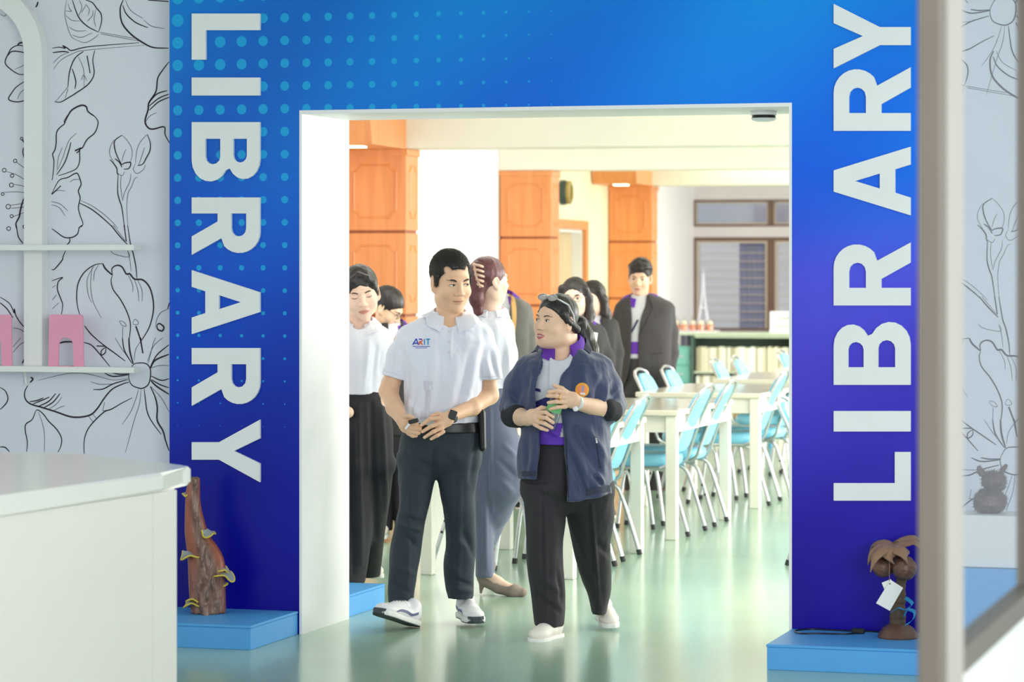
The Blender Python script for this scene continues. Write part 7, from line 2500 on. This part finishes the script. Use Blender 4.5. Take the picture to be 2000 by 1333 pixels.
def fungus(px, py, dy, ang, rx, tilt, seed, parent):
    c = P.J(px, py, dy)
    mb = MB(); R_ = random.Random(seed)
    N_ = 16
    ph = R_.uniform(0, 6)
    rim, top, low = [], [], []
    M_ = Matrix.Translation(Vector(c)) @ Matrix.Rotation(math.radians(ang), 4, 'Z') @ Matrix.Rotation(math.radians(tilt), 4, 'X')
    for k in range(N_ + 1):
        a = math.pi * (-0.1 + 1.2 * k / N_) + math.pi
        r = rx * (0.85 + 0.15 * math.sin(3 * a + ph))
        z = 0.22 * rx * math.sin(2.5 * a + ph)
        rim.append((r * math.cos(a), r * math.sin(a) * 0.8, z))
    c0 = mb.v(M_ @ Vector((0, 0.01, 0.012))); c1 = mb.v(M_ @ Vector((0, 0.01, -0.008)))
    T = [mb.v(M_ @ Vector((x, y, z + 0.003))) for x, y, z in rim]
    B = [mb.v(M_ @ Vector((x, y, z - 0.003))) for x, y, z in rim]
    I = [mb.v(M_ @ Vector((x * .55, y * .55, z * 0.6 + 0.006))) for x, y, z in rim]
    for k in range(N_):
        mb.bm.faces.new([T[k], T[k + 1], I[k + 1], I[k]])
        mb.bm.faces.new([I[k], I[k + 1], c0])
        mb.bm.faces.new([B[k], c1, B[k + 1]])
        mb.bm.faces.new([T[k], B[k], B[k + 1], T[k + 1]])
    f = obj('bracket_fungus', mb, m_fung, parent, smooth=True)
    obj('fungus_rim', MB().tube([M_ @ Vector(q) for q in rim], 0.0042, 6), m_frim, f, smooth=True)


for i, q in enumerate(((371, 1083, -.03, -25, .052, 30, 0), (406, 1040, -.02, 40, .042, 35, 0), (434, 1112, -.01, 62, .040, 28, 0), (438, 1124, -.02, 58, .058, 24, 0), (436, 1140, .0, 70, .030, 15, 0),
                       (377, 1180, -.03, -35, .050, 12, 0), (380, 1171, -.035, -10, .040, 15, 0), (364, 966, .0, -60, .022, 10, 0))):
    fungus(q[0], q[1], q[2], q[3], q[4], q[5], i + 3, P.e)

# ------------------------------------------------------------------ coconut palm lamp with price tag (right plinth)
m_coco = M('brown_coconut_shell', (104, 74, 58), 0.4, var=0.25, scale=14, bump=0.3, bscale=40)
m_frond = M('carved_wood_frond', (146, 112, 88), 0.45, var=0.15, scale=16, bump=0.2, bscale=50)
m_bark2 = M('palm_trunk_bark', (92, 72, 52), 0.6, var=0.3, scale=14, bump=0.4, bscale=50)
m_card = M('white_card', (240, 240, 232), 0.5, var=0.01)
m_ribbon = M('blue_ribbon', (40, 150, 205), 0.4, var=0.1)
P = Person(1754, 12.20, 'brown carved coconut palm lamp with a white tag on the right plinth', 'palm_lamp', 'lamp', 0.103)
bz = P.J(1754, 1241, 0)
obj('lamp_base', MB().lathe([(0, 0), (.082, 0), (.084, .006), (.078, .02), (.062, .042), (.04, .056), (.026, .062), (0, .062)], n=28), m_coco, P.e, smooth=True)
S = Sdf(0.004)
S.chain(P.ch([(1753, 1218, 0, .034), (1754, 1200, 0, .029), (1757, 1170, 0, .023), (1761, 1130, 0, .018), (1757, 1085, 0, .017), (1750, 1066, 0, .018)]), 0.01)
for k in range(7):
    y = 1206 - 15 * k
    x = np.interp(y, [1066, 1130, 1170, 1218], [1750, 1761, 1757, 1753])
    r = np.interp(y, [1066, 1130, 1170, 1218], [.02, .021, .026, .037])
    c = P.J(x, y, 0)
    S.ell(tuple(c), (r, r, .006), 0.006)
P.add('trunk', S, m_bark2, noise=[(5, 0.002, (80, 80, 80))])
for (x, y, dy, r) in ((1724, 1108, -.01, .043), (1766, 1110, -.05, .05), (1756, 1104, .05, .045)):
    S = Sdf(0.004)
    c = P.J(x, y, dy)
    S.ell(tuple(c), (r, r, r * 1.02), 0.0)
    P.add('coconut', S, m_coco, noise=[(int(x), 0.002, (140, 140, 140))])


def frond(a, b, c, d, w, name='frond'):
    """curved boat-shaped leaf through four pixel points (px, py, dy)"""
    pts = [Vector(q) for q in spline([tuple(P.J(*q)) for q in (a, b, c, d)], 5)]
    mb = MB()
    rows = []
    n = len(pts)
    for i, p_ in enumerate(pts):
        t = i / (n - 1)
        tg = (pts[min(i + 1, n - 1)] - pts[max(i - 1, 0)]).normalized()
        side = tg.cross(Vector((0, 0, 1)))
        side = side.normalized() if side.length > 1e-4 else Vector((1, 0, 0))
        up_ = side.cross(tg).normalized()
        hw = w * (math.sin(math.pi * min(1, 0.18 + 0.82 * t)) ** 0.8) * (1 - t ** 5)
        row = [mb.v(p_ + side * hw * u - up_ * (hw * 0.55 * u * u) + up_ * 0.0) for u in (-1, -.6, -.2, .2, .6, 1)]
        row2 = [mb.v(p_ + side * hw * u * .97 - up_ * (hw * 0.55 * u * u + 0.005)) for u in (-1, -.6, -.2, .2, .6, 1)]
        rows.append((row, row2))
    for (A_, A2_), (B_, B2_) in zip(rows, rows[1:]):
        for k in range(5):
            mb.bm.faces.new([A_[k], A_[k + 1], B_[k + 1], B_[k]])
            mb.bm.faces.new([A2_[k], B2_[k], B2_[k + 1], A2_[k + 1]])
        for k in (0, 5):
            mb.bm.faces.new([A_[k], B_[k], B2_[k], A2_[k]])
    obj(name, mb, m_frond, P.e, smooth=True)


T_ = (1746, 1062, 0)
frond(T_, (1722, 1062, -.02), (1701, 1076, -.04), (1694, 1104, -.05), .035)
frond(T_, (1724, 1066, -.06), (1706, 1086, -.10), (1699, 1118, -.11), .034)
frond(T_, (1738, 1070, -.07), (1740, 1086, -.10), (1747, 1102, -.11), .036)
frond(T_, (1758, 1066, -.07), (1768, 1080, -.11), (1774, 1102, -.12), .040)
frond(T_, (1768, 1056, -.02), (1790, 1056, -.04), (1806, 1080, -.05), .038)
frond((1742, 1062, .01), (1762, 1050, .03), (1786, 1046, .05), (1806, 1062, .06), .032)
frond(T_, (1726, 1054, .06), (1706, 1062, .10), (1696, 1085, .12), .034)
# tags on a string
obj('tag_string', MB().tube([tuple(P.J(1737, 1095, -.09)), tuple(P.J(1737, 1138, -.1))], 0.0012, 6), m_frond, P.e)
for qs, dy, nm in ((((1739, 1133), (1764, 1149), (1738, 1194), (1711, 1179)), -.105, 'price_tag'), (((1722, 1139), (1740, 1132), (1752, 1160), (1733, 1166)), -.098, 'price_tag')):
    mb = MB()
    A_ = [tuple(P.J(x, y, dy)) for x, y in qs]
    B_ = [tuple(P.J(x, y, dy + .0016)) for x, y in qs]
    va, vb = [mb.v(q) for q in A_], [mb.v(q) for q in B_]
    mb.bm.faces.new(va); mb.bm.faces.new(vb[::-1])
    for k in range(4):
        mb.bm.faces.new([va[k], vb[k], vb[(k + 1) % 4], va[(k + 1) % 4]])
    tg_ = obj(nm, mb, m_card, P.e)
c = P.J(1738, 1141, -.1065)
obj('eyelet', MB(Matrix.Translation(Vector(c)) @ Matrix.Rotation(math.radians(90), 4, 'X')).lathe([(0, 0), (.003, 0), (.003, .001), (0, .001)], n=10), m_black, tg_)
for k, pts in enumerate(([(1768, 1168, -.03), (1782, 1180, -.05), (1772, 1192, -.05), (1766, 1205, -.04)], [(1770, 1190, -.04), (1786, 1196, -.04), (1782, 1212, -.05), (1768, 1222, -.05)], [(1740, 1197, -.03), (1754, 1188, -.04), (1768, 1192, -.03), (1776, 1184, -.02)])):
    q = [Vector(v) for v in spline([tuple(P.J(*p_)) for p_ in pts], 5)]
    mb = MB()
    w_ = .011 if k < 2 else .004
    A_ = [mb.v(v + Vector((w_ * .5, 0, w_ * .5))) for v in q]
    B_ = [mb.v(v - Vector((w_ * .5, .003, w_ * .5))) for v in q]
    for i in range(len(q) - 1):
        mb.bm.faces.new([A_[i], A_[i + 1], B_[i + 1], B_[i]])
    o = obj('ribbon', mb, m_ribbon, P.e, smooth=True)
    md = o.modifiers.new('thick', 'SOLIDIFY'); md.thickness = 0.0012
# its cable lying on the plinth
Q = [ground(1738, 1237, .107), ground(1700, 1232, .107), ground(1660, 1233, .107), ground(1620, 1231, .107), ground(1590, 1228, .107), ground(1562, 1231, .107), ground(1552, 1234, .107), ground(1566, 1238, .107), ground(1600, 1238, .107), ground(1650, 1239, .107), ground(1680, 1237, .107)]
Q = [Vector((q.x, min(q.y, YW - 0.02), 0.107)) for q in Q]
cb = obj('lamp_cable', MB().tube(spline([tuple(q) for q in Q], 5), 0.0034, 6), m_black, None, smooth=True)
tag(cb, 'thin black cable lying on the right plinth beside the palm lamp', 'cable')
pl = Q[-1]
mb = MB(); mb.box(pl.x - .035, pl.x + .02, pl.y - .012, pl.y + .012, .104, .126, .004, 1)
obj('plug', mb, m_black, cb)

# ------------------------------------------------------------------ glazed door leaf standing open in the right foreground
m_alu = M('dark_and_shaded_aluminium', (112, 102, 92), 0.45, 0.2, var=0.04, scale=3)  # dark frame tone; at the near stile's end it also paints in shade
m_alul = M('pale_beige_aluminium', (178, 168, 160), 0.4, 0.05, var=0.03, scale=3)
m_dpanel = M('white_door_panel', (236, 236, 236), 0.45, var=0.02, scale=3)
m_glass = clear_mat('door_glass', (246, 248, 250), 0.03, rough=0.01)
A0 = at(1845, 5.5, 0)
fa = math.radians(16.6)
du = Vector((CS * math.sin(fa) - SN * math.cos(fa), SN * math.sin(fa) + CS * math.cos(fa), 0))      # along the leaf, away
dn = Vector((du.y, -du.x, 0))                                                                       # towards the left side
if (dn.x * CS + dn.y * SN) > 0:
    dn = -dn
ang = math.atan2(du.y, du.x)
t = thing('glass_door_leaf', A0, ang, 'open glazed door leaf with beige frame, blurred at the right edge', 'door')
sgn = 1 if (Matrix.Rotation(ang, 3, 'Z') @ Vector((0, 1, 0))).dot(dn) > 0 else -1
yb = lambda a, b_: (min(a * sgn, b_ * sgn), max(a * sgn, b_ * sgn))
TH = 0.0
y0, y1 = yb(0.0, -0.045)


def dbox(nm, u0, u1, ya, yb_, z0, z1, mat, bev=0.004):
    lo_, hi_ = yb(ya, yb_)
    return obj(nm, MB().box(u0, u1, lo_, hi_, z0, z1, bev, 2), mat, t)


dbox('shaded_stile_end', -0.03, 0.03, -0.001, 0.046, 0.01, 2.35, m_alu, 0.006)  # near stile's end face turned from the light, its shade put in as darker metal
dbox('near_stile', 0.0305, 0.255, 0.0, 0.044, 0.01, 2.35, m_alul)
dbox('far_stile', 1.43, 1.51, 0.0, 0.044, 0.01, 2.35, m_alu)
dbox('middle_rail', 0.2555, 1.4295, -0.002, 0.046, 0.845, 0.895, m_alu)
dbox('top_rail', 0.2555, 1.4295, -0.002, 0.046, 2.27, 2.35, m_alul)
dbox('bottom_rail', 0.2555, 1.4295, -0.002, 0.046, 0.01, 0.1, m_alul)
dbox('lower_panel', 0.2555, 1.4295, 0.01, 0.034, 0.1005, 0.8445, m_dpanel)
dbox('pane', 0.2555, 1.4295, 0.019, 0.025, 0.8955, 2.2695, m_glass, 0.0)

# ------------------------------------------------------------------ display stand with a dark figurine, seen through the door glass
sd = 11.75
c0 = at(1940, sd, 0)
t = thing('display_stand', c0, 0, 'white and blue display stand right of the portal, seen through the door glass', 'stand')
zt2 = CH - (1003 - YH) / F_PX * sd
zt3 = CH - (1105 - YH) / F_PX * sd
obj('stand_top', MB().box(-.12, .12, -.12, .12, zt3 + 0.002, zt2, 0.004, 1), m_dpanel, t)
obj('stand_base', MB().box(-.16, .16, -.16, .16, 0, zt3, 0.004, 1), m_plinth, t)
P = Person(1938, sd, 'small dark brown feathered figurine on the display stand behind the door glass', 'figurine', 'figurine', zt2)
m_fig = M('dark_brown_carving', (96, 64, 54), 0.4, var=0.35, scale=30, bump=0.4, bscale=60)
S = Sdf(0.004)
S.ell(tuple(P.J(1934, 981, 0)), (.066, .06, .050), 0.006)
S.ell(tuple(P.J(1942, 940, -.01)), (.050, .048, .042), 0.006)
S.chain(P.ch([(1918, 925, -.01, .012), (1912, 915, -.01, .006)]), 0.006)
S.chain(P.ch([(1958, 920, -.01, .012), (1964, 911, -.01, .006)]), 0.006)
fb = P.add('body', S, m_fig, noise=[(4, 0.005, (70, 70, 70)), (5, 0.002, (180, 180, 180))])
hair_spikes(P, fb, 1600, 0.012, m_fig, 21, spread=0.6)
